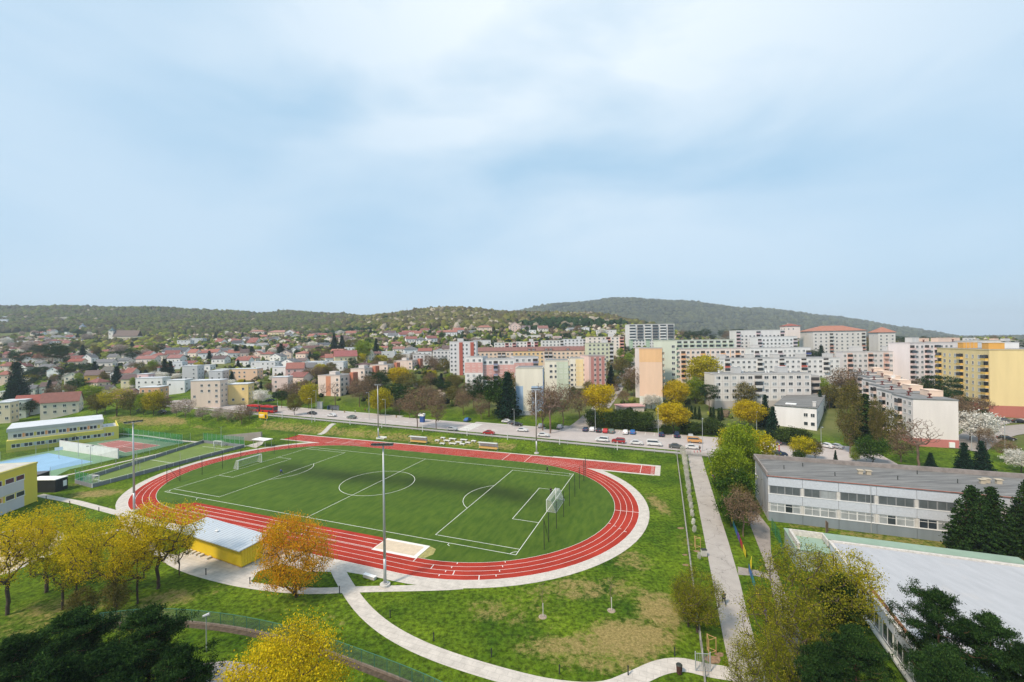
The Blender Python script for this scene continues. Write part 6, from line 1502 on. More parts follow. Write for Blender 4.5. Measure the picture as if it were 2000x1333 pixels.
# hedges and clusters told apart by place
def cluster(pl, look_place, items):
    for k, px, yb, yt, wd in items: tree_px(k, px, yb, yt, wd, None, place=look_place)
cluster(0, 'in the row behind the parked cars', [('hedge',1196,838,805,1.0),('hedge',1212,838,800,1.0),('hedge',1228,840,802,1.0),('hedge',1246,842,804,1.0),('hedge',1262,843,806,1.0),('hedge',1350,850,825,1.2),('hedge',1370,850,828,1.2),('hedge',1338,846,818,1.0),('hedge',1300,850,830,1.0),('hedge',1390,850,818,1.3),('hedge',1540,870,835,1.2),('hedge',1565,868,838,1.2)])
cluster(0, 'between the yellow trees and the lawn', [('cypress',x,y,t,1.0) for x, y, t in ((1351,820,794),(1358,820,795),(1366,821,794),(1388,824,798),(1394,824,796),(1404,824,798),(1410,822,796),(1210,822,800),(1222,824,800))])
cluster(0, 'on the wooded rise behind the green slab', [('pine_b',1345,668,644,1.3),('pine',1362,668,645,1.3),('pine_b',1378,666,640,1.2),('pine_b',1412,666,642,1.1),('pine_b',1392,668,652,1.3),('pine',1440,662,640,1.2),('pine_b',1448,664,641,1.1)])
cluster(0, 'among the white slabs on the right', [('pine',1466,690,664,1.2),('spruce_b',1496,692,665,1.2),('spruce_b',1514,690,668,1.2),('spruce',1527,690,671,1.2),('pine_b',1588,706,680,1.5),('spruce_b',1604,704,676,1.2),('spruce_b',1532,738,702,1.0),('spruce_b',1569,724,704,1.3),('pine_b',1486,732,706,1.0),('pine_b',1472,732,716,1.2),('pine_b',1638,745,714,1.3),('spruce',1656,740,720,1.2),('pine_b',1632,765,744,1.2),('spruce_b',1690,760,728,.9),('pine_b',1755,725,708,1.5),('spruce_b',1788,728,703,1.1),('pine',1776,722,710,1.5),('pine',1756,680,655,1.5),('pine_b',1775,682,664,1.5),('pine_b',1790,682,664,1.5),('pine_b',1807,676,661,1.6),('pine_b',1968,690,665,1.3),('pine_b',1990,690,662,1.3),('pine_b',1435,690,676,1.2),('pine_b',1462,708,682,.9)])
cluster(0, 'among the flats on the right', [('brown',1580,730,712,1.8),('brown_b',1562,738,714,1.4),('olive',1488,716,702,2.0),('brown_b',1502,735,706,1.2),('brown',1540,738,718,1.4),('olive_b',1350,742,722,1.6),('brown_b',1335,748,725,1.4),('lime_b',1420,742,716,1.2),('brown_b',1442,742,718,1.4),('brown_b',1565,752,728,1.4),('olive_b',1640,800,760,1.2),('brown',1675,790,735,1.2),('olive',1812,792,752,1.2),('brown_b',1790,770,738,1.3),('lime_b',1826,800,765,1.0),('brown',1845,830,790,1.2),('brown_b',1430,700,690,1.6),('olive_b',1620,690,664,1.2),('brown_b',1720,690,670,1.2)])
cluster(0, 'by the climbing street', [('olive',1215,738,700,1.1),('brown_b',1205,730,700,1.1),('lime_b',1230,712,690,1.4),('brown_b',1232,752,720,1.2),('olive_b',1226,775,735,1.0),('pine_b',1214,742,722,1.1),('brown',1200,775,750,.9),('olive_b',1150,780,742,.9),('pine',1158,752,728,1.2),('brown_b',1164,760,735,1.2),('lime_b',1210,690,674,1.6),('pine_b',1205,684,670,1.5)])
cluster(0, 'below the pink banded slab', [('brown',835,790,752,1.3),('brown_b',858,800,760,1.3),('pine_b',870,775,740,1.2),('olive',885,790,755,1.2),('pine',845,765,735,1.2),('brown_b',900,790,758,1.2),('spruce_b',862,760,730,1.0),('lime_b',880,755,728,1.2),('olive_b',825,770,738,1.3),('brown',912,775,748,1.1),('yellow_b',840,748,722,1.2)])
# random garden trees in the village and the hillside
g3 = random.Random(99)
def scatter(n, x0, x1, y0, y1, kinds, hs, place):
    for _ in range(n):
        px, py = g3.uniform(x0, x1), g3.uniform(y0, y1); x, y, z = hit(px, py); a, b = LOC(x, y)
        if b < 80: continue
        k = g3.choice(kinds); plant(k, x, y, z-.05, g3.uniform(*hs), g3.uniform(.9, 1.25), place=place)
scatter(34, 0, 330, 722, 790, ['pine','pine_b','olive','brown','lime_b','blossom','spruce','olive_b'], (5, 10), 'in the village gardens on the left')
scatter(26, 330, 620, 722, 782, ['pine_b','olive','brown','blossom','spruce','yellow_b','pink','lime_b'], (4, 7), 'in the gardens among the flat-roofed houses')
scatter(64, 0, 330, 655, 715, ['pine_b','olive','brown','lime_b','blossom','spruce_b','olive_b','pine','pink'], (7, 13), 'on the left hillside')
scatter(40, 0, 200, 628, 662, ['pine_b','olive','olive_b','pink','lime_b','spruce_b','blossom','green'], (6, 11), 'in the orchards under the left forest')
scatter(46, 330, 700, 655, 712, ['olive','brown','pink','blossom','spruce_b','pine_b','lime_b','blossom'], (5, 10), 'in the gardens on the middle slope')
scatter(44, 700, 1230, 648, 690, ['olive','brown','pine_b','blossom','spruce_b','lime_b','pink','green'], (6, 11), 'at the foot of the middle hill')
scatter(46, 620, 900, 700, 775, ['brown','olive','pine_b','brown_b','yellow_b'], (7, 11), 'between the village and the road')
scatter(22, 1180, 1620, 690, 760, ['brown_b','olive','pine_b','lime_b','olive_b'], (6, 10), 'between the white slabs')
scatter(14, 1640, 2000, 660, 735, ['brown_b','olive','pine_b'], (7, 11), 'behind the blocks on the right')
# blossoming hedge along the straight path and young staked trees
for i, (px, py) in enumerate(((1335,898),(1337,908),(1338,918),(1340,929),(1342,940),(1343,951),(1345,963),(1346,975),(1348,988),(1350,1001),(1352,1016),(1354,1033),(1356,1046),(1366,1098))):
    tree_px('blossom', px, py, py-27+i*.6, .42, None, place='in the row along the straight path', look='slender white blossoming sapling')
for px, py, h_, lab in ((1060,1206,4.2,'young bare tree with a white painted trunk on the worn grass, left of two'), (1194,1194,4.2,'young bare tree with a white painted trunk on the worn grass, right of two')):
    x, y = G(px, py); A, par, rad, nt_ = skeleton(61, 5.0, 1.8, .9, 26, 'round', .8)
    r = empty('young_tree', (x, y, 0), 0, lab, 'tree'); link('trunk', tubes(A, par, rad, .005, M['bark2'], thick=.5), r)
    b = MB(); b.tube((.05,.0,0), (.05,0,1.75), .05, n=8); b.obj('trunk_guard', mat('lime_wash', (.55,.53,.50), .9), r)
    b = MB(); b.tube((0,0,0.01), (0,0,.05), .55, .45, 10); b.obj('mulch_ring', mat('bark_mulch', (.30,.24,.18), .95, .4, 4), r)
# staked saplings with timber frames
for px, py, lab in ((1361,1072,'small timber tree guard on the grass strip, farther one'), (1388,1277,'timber tree guard on bare soil beside the garden gate')):
    x, y = G(px, py); r = empty('tree_guard', (x, y, 0), .3, lab, 'tree guard')
    p = [(-.5,-.3), (.5,-.3), (0,.5)]
    for q in p: b = MB(); b.tube((*q,0), (*q,1.9), .045, n=6); b.obj('stake', M['wood'], r)
    for z in (.35, 1.8): 
        b = MB()
        for i in range(3): b.tube((*p[i],z), (*p[(i+1)%3],z), .035, n=4)
        b.obj('rail', M['wood'], r)
# dirt spots
b = MB()
for px, py, rr in ((1361,1078,.5),(1392,1290,.9),(1330,1033,.6),(1340,1105,.5),(1338,1085,.4),(1405,1280,.5)):
    x, y = G(px, py); polysheet(b, [(x+rr*(1+.25*math.sin(3*t))*math.cos(t), y+rr*.8*(1+.2*math.cos(2*t))*math.sin(t)) for t in [k*.52 for k in range(12)]], .012+.001*rr)
struct('bare_soil', 'patches of bare reddish soil on the grass strip by the path', b, mat('bare_soil', (.24,.155,.095), .95, .4, 3), 'soil')
# ============================================================ FORESTS (stuff)
def blobs(name, label, P, rad, mt, seed, sub=1):
    import bmesh
    bm = bmesh.new(); bmesh.ops.create_icosphere(bm, subdivisions=sub+1, radius=1.0); bv = np.array([v.co[:] for v in bm.verts]); bf = np.array([[v.index for v in f.verts] for f in bm.faces]); bm.free()
    g = np.random.default_rng(seed); n = len(P); k = len(bv)
    dsp = 1+g.normal(0, .17, (n, k, 1)); sc = np.stack([rad, rad*g.uniform(.85, 1.15, n), rad*g.uniform(.75, 1.35, n)], 1)[:, None, :]
    V = bv[None]*dsp*sc+P[:, None, :]; Fc = bf[None]+(np.arange(n)*k)[:, None, None]
    me = np_mesh(name, V.reshape(-1, 3), Fc.reshape(-1, 3), mt, False)
    return tag(link(name, me), label, 'forest', None, 'stuff')
def forestmat(name, cols, scale=.02):
    m = leafmat(name, [c for _, c in cols], .0, 0); nt = m.node_tree
    r = [n for n in nt.nodes if n.type == 'VALTORGB'][0]
    for e, (p, c) in zip(r.color_ramp.elements, cols): e.position = p
    for n in nt.nodes:
        if n.type == 'TEX_NOISE': n.inputs['Scale'].default_value = scale; n.inputs['Detail'].default_value = 4
    d = [n for n in nt.nodes if n.type == 'BSDF_DIFFUSE'][0]; bp = N(nt, 'ShaderNodeBump'); bp.inputs['Strength'].default_value = 1.0; bp.inputs['Distance'].default_value = 2.0
    n = N(nt, 'ShaderNodeTexNoise'); n.inputs['Scale'].default_value = .6; n.inputs['Detail'].default_value = 5; g = N(nt, 'ShaderNodeNewGeometry')
    nt.links.new(g.outputs['Position'], n.inputs['Vector']); nt.links.new(n.outputs['Fac'], bp.inputs['Height']); nt.links.new(bp.outputs[0], d.inputs['Normal']); return m
def forest_pts(x0, x1, lo, hi, sp, seed):
    """grid points on the terrain whose ground shows between the two skylines lo(col) and hi"""
    g = np.random.default_rng(seed); D = np.arange(560, 2000, sp); out = []
    for d in D:
        xs = np.arange((x0-1000)/F*d, (x1-1000)/F*d, sp); xs = xs+g.uniform(-.45, .45, len(xs))*sp; ys = d+g.uniform(-.45, .45, len(xs))*sp
        col = 1000+F*xs/ys; zz = terr(xs, ys); cD = np.interp(col, CREST[:,0], CREST[:,1]); dmin = np.interp(col, lo[0], lo[1])
        k = (ys > dmin) & (ys < cD+60); out.append(np.stack([xs[k], ys[k], zz[k]], 1))
    return np.concatenate(out)
lo = (np.array([-400,0,60,150,250,330,420,520,560,640,760,850,900,1000,1100,1200,1300]), np.array([790,790,800,780,710,690,720,720,670,660,620,600,570,575,575,600,700]))
P = forest_pts(-500, 1300, lo, 0, 9.0, 3); g = np.random.default_rng(8); rad = g.uniform(4.2, 6.6, len(P))
col = 1000+F*P[:,0]/P[:,1]; P[:,2] += rad*.55
left = col+g.normal(0, 45, len(P)) < 700
dark = (g.random(len(P)) < .03) | ((np.sin(P[:,0]/60)+np.sin(P[:,1]/47+1.3) > 1.15) & (col > 540) & (P[:,1] < 840))
white = (~left) & (g.random(len(P)) < .12*(np.sin(P[:,0]/45+1)*np.sin(P[:,1]/38) > -.2)) | ((g.random(len(P)) < .008))
f1 = forestmat('left_forest', [(0,(.070,.066,.040)),(.35,(.098,.088,.056)),(.55,(.072,.088,.034)),(.8,(.098,.120,.036)),(1,(.13,.145,.042))], .008)
f2 = forestmat('middle_forest', [(0,(.07,.066,.034)),(.35,(.12,.10,.06)),(.6,(.09,.10,.032)),(.8,(.15,.15,.045)),(1,(.20,.18,.09))], .02)
f3 = forestmat('conifer_stands', [(0,(.014,.030,.016)),(.5,(.022,.045,.022)),(1,(.035,.065,.028))], .02)
f4 = forestmat('blossom_stands', [(0,(.19,.165,.12)),(.5,(.28,.24,.19)),(1,(.42,.37,.30))], .02)
mk = lambda m_: m_ & True
blobs('left_forest', 'spring forest of green and brownish crowns covering the left hill', P[left & ~dark & ~white], rad[left & ~dark & ~white], f1, 1)
blobs('middle_forest', 'lighter yellow green woods covering the middle hill', P[~left & ~dark & ~white], rad[~left & ~dark & ~white], f2, 2)
blobs('conifer_stand', 'dark conifer stands within the hillside woods', P[dark & ~white], rad[dark & ~white]*.85, f3, 3)
blobs('blossoming_woods', 'pale blossoming trees sprinkled through the middle hill woods', P[white], rad[white]*.9, f4, 4)
# bushy belt below the left forest
belt = []
for (px, py, n, sx_, sy_) in ((300,668,90,60,12),(200,680,60,30,8),(270,690,60,35,8),(320,655,60,40,8),(340,648,40,30,5)):
    for _ in range(n): x, y, z = hit(g3.gauss(px, sx_*.5), min(712, max(642, g3.gauss(py, sy_*.6))), 300); belt.append((x, y, z+2.2))
belt = np.array(belt); f5 = forestmat('bushy_belt', [(0,(.09,.085,.04)),(.4,(.13,.12,.05)),(.6,(.11,.14,.03)),(1,(.24,.25,.04))], .03)
blobs('bushy_wood', 'low bushy wood between the church and the white double house', belt, np.random.default_rng(4).uniform(3, 5.5, len(belt)), f5, 6)
# garden greenery between the houses
gg_ = np.random.default_rng(77); HP = np.array([(o.location.x, o.location.y) for o in C.objects if o.parent is None and o.get('category') in ('house','apartment block','church','chapel','building','school')])
cols_ = gg_.uniform(-150, 1980, 26000); DD = 165+(gg_.random(26000)**.62)*560; xs_ = (cols_-1000)/F*DD; zs_ = terr(xs_, DD); bl_ = -(xs_-OX)*sa+(DD-OY)*ca
keep = (bl_ > 84)
for hx, hy in HP: keep &= ((xs_-hx)**2+(DD-4-hy)**2 > (5.5+0*hx)**2)
dens_ = np.sin(xs_/23+1)*np.sin(DD/19)+np.sin(xs_/9)*np.sin(DD/11+2)*.6+gg_.normal(0, .5, len(xs_)); keep &= (dens_ > np.where(DD > 420, -.9, -.15))
for st in STREETS:
    for (sx_, sy_) in st: keep &= ((xs_-sx_)**2+(DD-sy_)**2 > 6.5**2)
Pg = np.stack([xs_, DD, zs_], 1)[keep]; rg = gg_.uniform(.9, 2.0, len(Pg))*np.where(Pg[:,1] > 420, 1.75, 1.0); Pg[:,2] += rg*.4
kk_ = gg_.random(len(Pg)); 
for nm, lab, a0, a1, cl in (('garden_bushes','olive and green bushes crowding the village gardens', 0, .44, [(0,(.06,.085,.02)),(.5,(.11,.14,.028)),(1,(.24,.26,.04))]), ('brown_bushes','brown leafless bushes between the village houses', .44, .70, [(0,(.075,.058,.04)),(.5,(.13,.10,.066)),(1,(.20,.15,.10))]),
      ('dark_bushes','dark evergreen bushes between the village houses', .70, .90, [(0,(.014,.026,.013)),(.5,(.025,.042,.02)),(1,(.04,.06,.026))]), ('blossom_bushes','pale blossoming bushes between the village houses', .90, 1.01, [(0,(.26,.21,.16)),(.5,(.42,.36,.29)),(1,(.58,.52,.45))])):
    m_ = (kk_ >= a0) & (kk_ < a1); blobs(nm, lab, Pg[m_], rg[m_], forestmat(nm, cl, .08), 20+int(a0*10), 1)
# far ridge on the right
SK = np.array([[880,640],[960,622],[1050,606],[1090,600],[1150,594],[1200,590],[1250,590],[1300,592],[1350,597],[1400,602],[1450,607],[1500,611],[1560,616],[1620,624],[1680,632],[1740,641],[1800,651],[1860,661],[1900,668],[2050,674]], float)
cx = np.linspace(860, 2050, 150); DC = 2700.0
sk = np.interp(cx, SK[:,0], SK[:,1]); zc = CAMH-((sk-666.5)+.01364*(cx-1000))/F*DC-4
V = []; NR = 26
for i in range(NR):
    t = i/(NR-1); d = 1500+(DC+900-1500)*t; f_ = np.sin(min(1, (d-1500)/(DC-1500))*np.pi/2)**1.2 if d <= DC else 1-(d-DC)/900*.6
    V.append(np.stack([(cx-1000)/F*DC*(d/DC)**.93, np.full_like(cx, d), np.maximum(8, zc*f_+8*np.sin(cx/23+i)*np.sin(np.pi*t)*(f_ < .98))], 1))
V = np.array(V); ii = np.arange(V.shape[0]*V.shape[1]).reshape(V.shape[:2]); f4_ = np.stack([ii[:-1,:-1], ii[:-1,1:], ii[1:,1:], ii[1:,:-1]], -1).reshape(-1, 4)
rid = np_mesh('far_ridge', V.reshape(-1, 3), f4_, mat('forest_floor', (.07,.08,.04), .95, .2, .02), True)
tag(link('far_ridge', rid), 'long wooded ridge fading blue behind the flats on the right', 'ridge', None, 'structure')
pts = []; g = np.random.default_rng(12)
for i in range(NR-9):
    for rep in range(4):
        a_ = g.uniform(0, 148, 260); i0 = a_.astype(int); fr = (a_-i0)[:, None]; u = g.random()
        p_ = (V[i, i0]*(1-fr)+V[i, i0+1]*fr)*(1-u)+(V[i+1, i0]*(1-fr)+V[i+1, i0+1]*fr)*u; pts.append(p_)
for rep in range(3):
    a_ = np.linspace(0, 148, 300)+g.uniform(-.2, .2, 300); a_ = np.clip(a_, 0, 148); i0 = a_.astype(int); fr = (a_-i0)[:, None]; j = int(round((DC-1500)/(DC+900-1500)*(NR-1)))-rep; pts.append(V[j, i0]*(1-fr)+V[j, i0+1]*fr)
pts = np.concatenate(pts); pts[:, 2] += 4
f6 = forestmat('ridge_forest', [(0,(.045,.050,.036)),(.5,(.068,.075,.045)),(1,(.10,.11,.055))], .012)
blobs('ridge_forest', 'grey green forest covering the far ridge on the right', pts, g.uniform(8, 13, len(pts)), f6, 9)
for px, py, D_, h_, lab in ((1282,592,2700,45,'thin transmitter mast on top of the far ridge'), (554,607,1400,14,'small mast on the crest of the left hill'), (795,606,1100,12,'slim pole on the crest between the two hills')):
    x, y, z = at(px, py, D_); r = empty('transmitter_mast', (x, y, z-6), 0, lab, 'mast'); b = MB(); b.tube((0,0,0), (0,0,h_), .5*h_/20, .2, 6); b.box(-h_*.05, h_*.05, -h_*.05, h_*.05, h_*.72, h_*.78); b.obj('pole', M['dark'], r)
# ============================================================ FLOODLIGHT MASTS
def mast(px, py, D_or_none, H, lab, aim):
    x, y = G(px, py) if D_or_none is None else D_or_none; z = T(x, y)
    r = empty('floodlight_mast', (x, y, z), aim, lab, 'floodlight', 'floodlight masts round the pitch')
    b = MB(); b.tube((0,0,.25), (0,0,4), .23, .21, 12); b.tube((0,0,4), (0,0,H), .21, .10, 12); b.obj('pole', M['metal'], r, smooth=True)
    b = MB(); b.tube((0,0,-.3), (0,0,.3), .75, .75, 14); b.tube((0,0,.3), (0,0,.42), .45, .45, 12); b.obj('base', M['conc'], r)
    b = MB(); b.box(-1.45, 1.45, -.06, .06, H-.15, H); b.box(-.06, .06, .061, 1.2, H-.14, H-.02); b.obj('crossbar', M['metal'], r)
    for i, u in enumerate((-1.3, -.65, 0, .65, 1.3)):
        b = MB(); b.box(u-.27, u+.27, -.75, -.10, H+.12, H+.30, 0); b.box(u-.24, u+.24, -.70, -.15, H+.08, H+.119, 1); b.tube((u,-.05,H-.05), (u,-.3,H+.13), .04, n=5)
        l = b.obj('lamp_head', [M['dark'], M['chrome']], r)
    return r
mast(752, 1145, None, 20.6, 'tall grey floodlight mast nearest the viewer, in front of the pitch', .0)
mast(262, 1000, None, 19.2, 'tall grey floodlight mast on the left bend of the track', .9)
mast(739, 858, None, 20.0, 'tall grey floodlight mast behind the track by the stair', PI2*2-.36)
mast(1048, 887, None, 20.2, 'tall grey floodlight mast behind the track by the dugout', PI2*2-.36)
# ============================================================ GOALS AND NETS
def goal(a, s, lab, k=1.0, xy=None, rz=None, name='football_goal', wd=7.32, h=2.44):
    x, y = xy or W(a, 0); r = empty(name, (x, y, .04), TH if rz is None else rz, lab, 'goal')
    b = MB(); w2 = wd/2
    for t in (-w2, w2): b.tube((0,t,0), (0,t,h), .075, n=8)
    b.tube((0,-w2,h), (0,w2,h), .075, n=8); b.obj('frame', M['white'], r)
    b = MB()
    for t in (-w2, w2): b.tube((0,t,h), (s*.9,t,h), .035, n=5); b.tube((s*.9,t,h), (s*2.0,t,.04), .035, n=5); b.tube((0,t,.04), (s*2,t,.04), .035, n=5)
    b.tube((s*2,-w2,.04), (s*2,w2,.04), .035, n=5); b.obj('stay', M['metal'], r)
    b = MB()
    b.add([(0,-w2,h),(0,w2,h),(s*.9,w2,h),(s*.9,-w2,h)], [(0,1,2,3)]); b.add([(s*.9,-w2,h),(s*.9,w2,h),(s*2,w2,.05),(s*2,-w2,.05)], [(0,1,2,3)])
    for t in (-w2, w2): b.add([(0,t,.05),(0,t,h),(s*.9,t,h),(s*2,t,.05)], [(0,1,2,3)])
    b.obj('net', M['netw'], r); return r
goal(PL, 1, 'white football goal at the near right end of the pitch with a net')
goal(-PL, -1, 'white football goal at the far left end of the pitch')
def catchnet(pts_, h, lab):
    xs = [G(*p) for p in pts_]; x0, y0 = xs[0]; r = empty('ball_catch_net', (x0, y0, .03), 0, lab, 'net fence')
    for x, y in xs: b = MB(); b.tube((x-x0,y-y0,0), (x-x0,y-y0,h), .06, n=6); b.obj('post', M['dark'], r)
    for p, q in ((xs[0], xs[1]), (xs[-1], xs[-2])): b = MB(); b.tube((p[0]-x0,p[1]-y0,h-.1), (q[0]-x0,q[1]-y0,.1), .04, n=5); b.obj('brace', M['dark'], r)
    b = MB()
    for p, q in zip(xs[:-1], xs[1:]): b.add([(p[0]-x0,p[1]-y0,.1),(q[0]-x0,q[1]-y0,.1),(q[0]-x0,q[1]-y0,h-.05),(p[0]-x0,p[1]-y0,h-.05)], [(0,1,2,3)])
    b.obj('net', netmat('ball_net', (.02,.05,.03), .10), r)
catchnet([(1063,1075),(1072,1060),(1087,1034),(1101,1011),(1112.5,990),(1123,972),(1132,956),(1140.5,941),(1144,932)], 5.2, 'tall dark net fence on posts behind the right goal')
catchnet([(326,947),(351.5,941),(394.7,928.5),(434.5,917),(470.5,907),(504,897),(535.5,888.5),(563.8,880),(578.5,876)], 5.0, 'tall dark net fence on posts behind the left goal')
# ============================================================ FENCES
def fence(pts_, h, lab, postm, netm, step=3.0, base=0.0, basem=None, name='mesh_fence', zf=None, pr=.04, rail=None, cat='fence', maxp=100):
    d = dens(pts_, step); x0, y0 = d[0]; zf = zf or T; z0 = zf(x0, y0); r = empty(name, (x0, y0, z0), 0, lab, cat); n = 0
    for x, y in d[:maxp]: b = MB(); z = zf(x, y)-z0; b.tube((x-x0,y-y0,z-.1), (x-x0,y-y0,z+h), pr, n=5); b.obj('post', postm, r)
    b = MB()
    for p, q in zip(d[:-1], d[1:]):
        zp, zq = zf(*p)-z0, zf(*q)-z0; b.add([(p[0]-x0,p[1]-y0,zp+base),(q[0]-x0,q[1]-y0,zq+base),(q[0]-x0,q[1]-y0,zq+h-.03),(p[0]-x0,p[1]-y0,zp+h-.03)], [(0,1,2,3)])
    if netm: b.obj('mesh', netm, r)
    if base:
        b = MB()
        for p, q in zip(d[:-1], d[1:]):
            zp, zq = zf(*p)-z0, zf(*q)-z0; dx, dy = q[0]-p[0], q[1]-p[1]; l = math.hypot(dx, dy); nx, ny = -dy/l*.08, dx/l*.08
            v = [(p[0]-x0+s*nx,p[1]-y0+s*ny,zp+zz) for s in (-1,1) for zz in (-.3, base)]+[(q[0]-x0+s*nx,q[1]-y0+s*ny,zq+zz) for s in (-1,1) for zz in (-.3, base)]
            b.add(v, [(0,1,5,4),(2,6,7,3),(1,3,7,5),(0,2,3,1),(4,5,7,6)])
        b.obj('base_wall', basem, r)
    if rail:
        b = MB()
        for p, q in zip(d[:-1], d[1:]): b.tube((p[0]-x0,p[1]-y0,zf(*p)-z0+h), (q[0]-x0,q[1]-y0,zf(*q)-z0+h), .035, n=5)
        b.obj('top_rail', rail, r)
    return r
grey_board = mat('grey_board', (.19,.20,.22), .8, .12, 1)
for k, (i, j, lab) in enumerate(((0,3,'grey board fence along the near long side of the caged pitch'), (1,2,'grey board fence along the far long side of the caged pitch'))):
    fence([CAGE[i], CAGE[j]], 1.1, lab, M['white'], None, 3.6, .95, grey_board, 'board_fence', lambda x, y: 0.02, .10, M['white'])
    fence([CAGE[i], CAGE[j]], 3.6, 'thin tall net on slim pale poles along the %s side of the caged pitch' % ('near' if k == 0 else 'far'), M['metal'], netmat('faint_net', (.2,.25,.22), .06), 9.0, name='net_fence', zf=lambda x, y: 0.02, pr=.045)
fence([CAGE[2], CAGE[3]], 3.6, 'green mesh ball stop at the far end of the caged pitch', M['metal'], M['netg'], 2.2, 1.0, grey_board, 'ball_stop', lambda x, y: 0.02, .05)
fence([CAGE[1], CAGE[0]], 3.4, 'green mesh ball stop at the near end of the caged pitch', M['metal'], M['netg'], 2.2, 1.0, grey_board, 'ball_stop', lambda x, y: 0.02, .05)
for i in range(5):
    pass
fence(LW_([(0,906),(70,892),(116,876),(158,866),(232,850)]), 3.6, 'thin pale wire fence on posts before the long yellow school', M['metal'], M['wireg'], 5.0, name='wire_fence')
fence(LW_([(232,852),(290,860),(356,868)]), 3.4, 'green mesh fence behind the red tennis court', M['metal'], M['netg'], 3.0, name='mesh_fence')
fence(LW_([(232,896),(280,886),(330,874),(372,864)]), 3.2, 'thin mesh fence between the tennis court and the caged pitch', M['metal'], netmat('green_mesh_thin', (.02,.22,.10), .22), 3.6, name='mesh_fence')
fence(LW_([(98,936),(160,919),(232,899)]), 3.2, 'thin mesh fence between the blue court and the caged pitch', M['metal'], netmat('green_mesh_thin2', (.03,.15,.09), .16), 4.0, name='mesh_fence')
A, B = G(117, 879), G(231, 897); x0, y0 = A; e = math.atan2(B[1]-A[1], B[0]-A[0]); Lw = math.dist(A, B)
r = empty('practice_wall', (x0, y0, 0), e, 'white practice wall between the blue court and the red tennis court', 'wall'); b = MB(); b.box(0, Lw, -.12, .12, 0, 3.1); b.obj('wall', mat('white_wall', (.62,.63,.62), .9, .08, .6), r)
b = MB(); b.box(-.02, Lw+.02, -.16, .16, 3.102, 3.2); b.obj('coping', M['conc'], r)
# court lamps
for px, py, h_, lab in ((153,893,6.5,'small court lamp by the white practice wall'), (177,908,5.5,'small double court lamp before the white practice wall'), (205,862,5.5,'small court lamp by the yellow school end'), (432,868,6,'small double court lamp at the far end of the caged pitch')):
    x, y = G(px, py); r = empty('court_lamp', (x, y, 0), .5, lab, 'lamp'); b = MB(); b.tube((0,0,0), (0,0,h_), .07, .05, 7); b.tube((-.6,0,h_), (.6,0,h_), .035, n=5); b.obj('pole', M['metal'], r)
    for s in (-.6, .6): b = MB(); b.box(s-.25, s+.25, -.35, .05, h_+.02, h_+.14); b.obj('lamp_head', M['dark'], r)
x, y = G(265, 930); r = empty('pole_pair', (x, y, 0), 0, 'pair of thin pale poles at the middle line of the caged pitch', 'pole')
for s in (-.35, .35): b = MB(); b.tube((s,0,0), (s,0,7.2), .05, n=6); b.obj('pole', M['metal'], r)
# basketball hoop, small goals
x, y = G(115, 897); r = empty('basketball_hoop', (x, y, 0), .7, 'basketball hoop at the blue court', 'hoop'); b = MB(); b.tube((0,0,0), (0,0,3), .07); b.obj('pole', M['metal'], r); b = MB(); b.box(-.9, .9, -.1, -.05, 2.7, 3.7); b.obj('backboard', M['white'], r)
c0 = lerp(CAGE[0], CAGE[1], .5); c1 = lerp(CAGE[3], CAGE[2], .5); e = math.atan2(c1[1]-c0[1], c1[0]-c0[0])
goal(0, -1, 'small white goal at the near end of the caged pitch', xy=(c0[0]+2.3*math.cos(e), c0[1]+2.3*math.sin(e)), rz=e, wd=3.2, h=1.9); goal(0, 1, 'small white goal at the far end of the caged pitch', xy=(c1[0]-2.3*math.cos(e), c1[1]-2.3*math.sin(e)), rz=e, wd=3.2, h=1.9)
# fence on the bank, concrete posts
def zz(a, b): return T(*W(a, b))
fence([W(-112,47.6), W(92,47.6)], 1.3, 'long low mesh fence on concrete base along the pavement', M['metal'], M['wireg'], 3.0, 0, M['asphalt'], name='bank_fence', maxp=70)
for i in range(9):
    a = -88+i*17.5+(i % 3); x, y = W(a, 46.9)
    r = empty('marker_post', (x, y, T(x, y)), 0, None, 'post'); b = MB(); b.tube((0,0,-.2), (0,0,2.6), .11, n=7); b.obj('post', mat('white_post', (.70,.70,.68), .8, .05), r); b = MB(); b.tube((0,0,2.602), (0,0,2.75), .14, .1, 7); b.obj('cap', M['conc'], r); later(r, 'white post', 'along the bank fence')
# right side fence, concrete with wire
fence([W(89, 47), *LW_([(1381,890),(1413,976)])], 1.0, 'low wire fence at the top of the rainbow fence', M['metal'], M['wireg'], 2.5, name='wire_fence')
fence(LW_([(1322,892),(1331,960),(1352,1130),(1373,1290),(1380,1370)]), 1.25, 'grey concrete post and mesh fence beside the straight path', M['conc'], M['wireg'], 2.4, .30, mat('dull_concrete', (.24,.23,.21), .9, .2, 2), name='concrete_fence', pr=.06, rail=mat('dull_concrete', (.24,.23,.21), .9, .2, 2))
fence(LW_([(1323,889),(1350,893)]), 1.4, 'short mesh fence at the top corner of the lawn', M['metal'], M['wireg'], 2.0, name='mesh_fence')
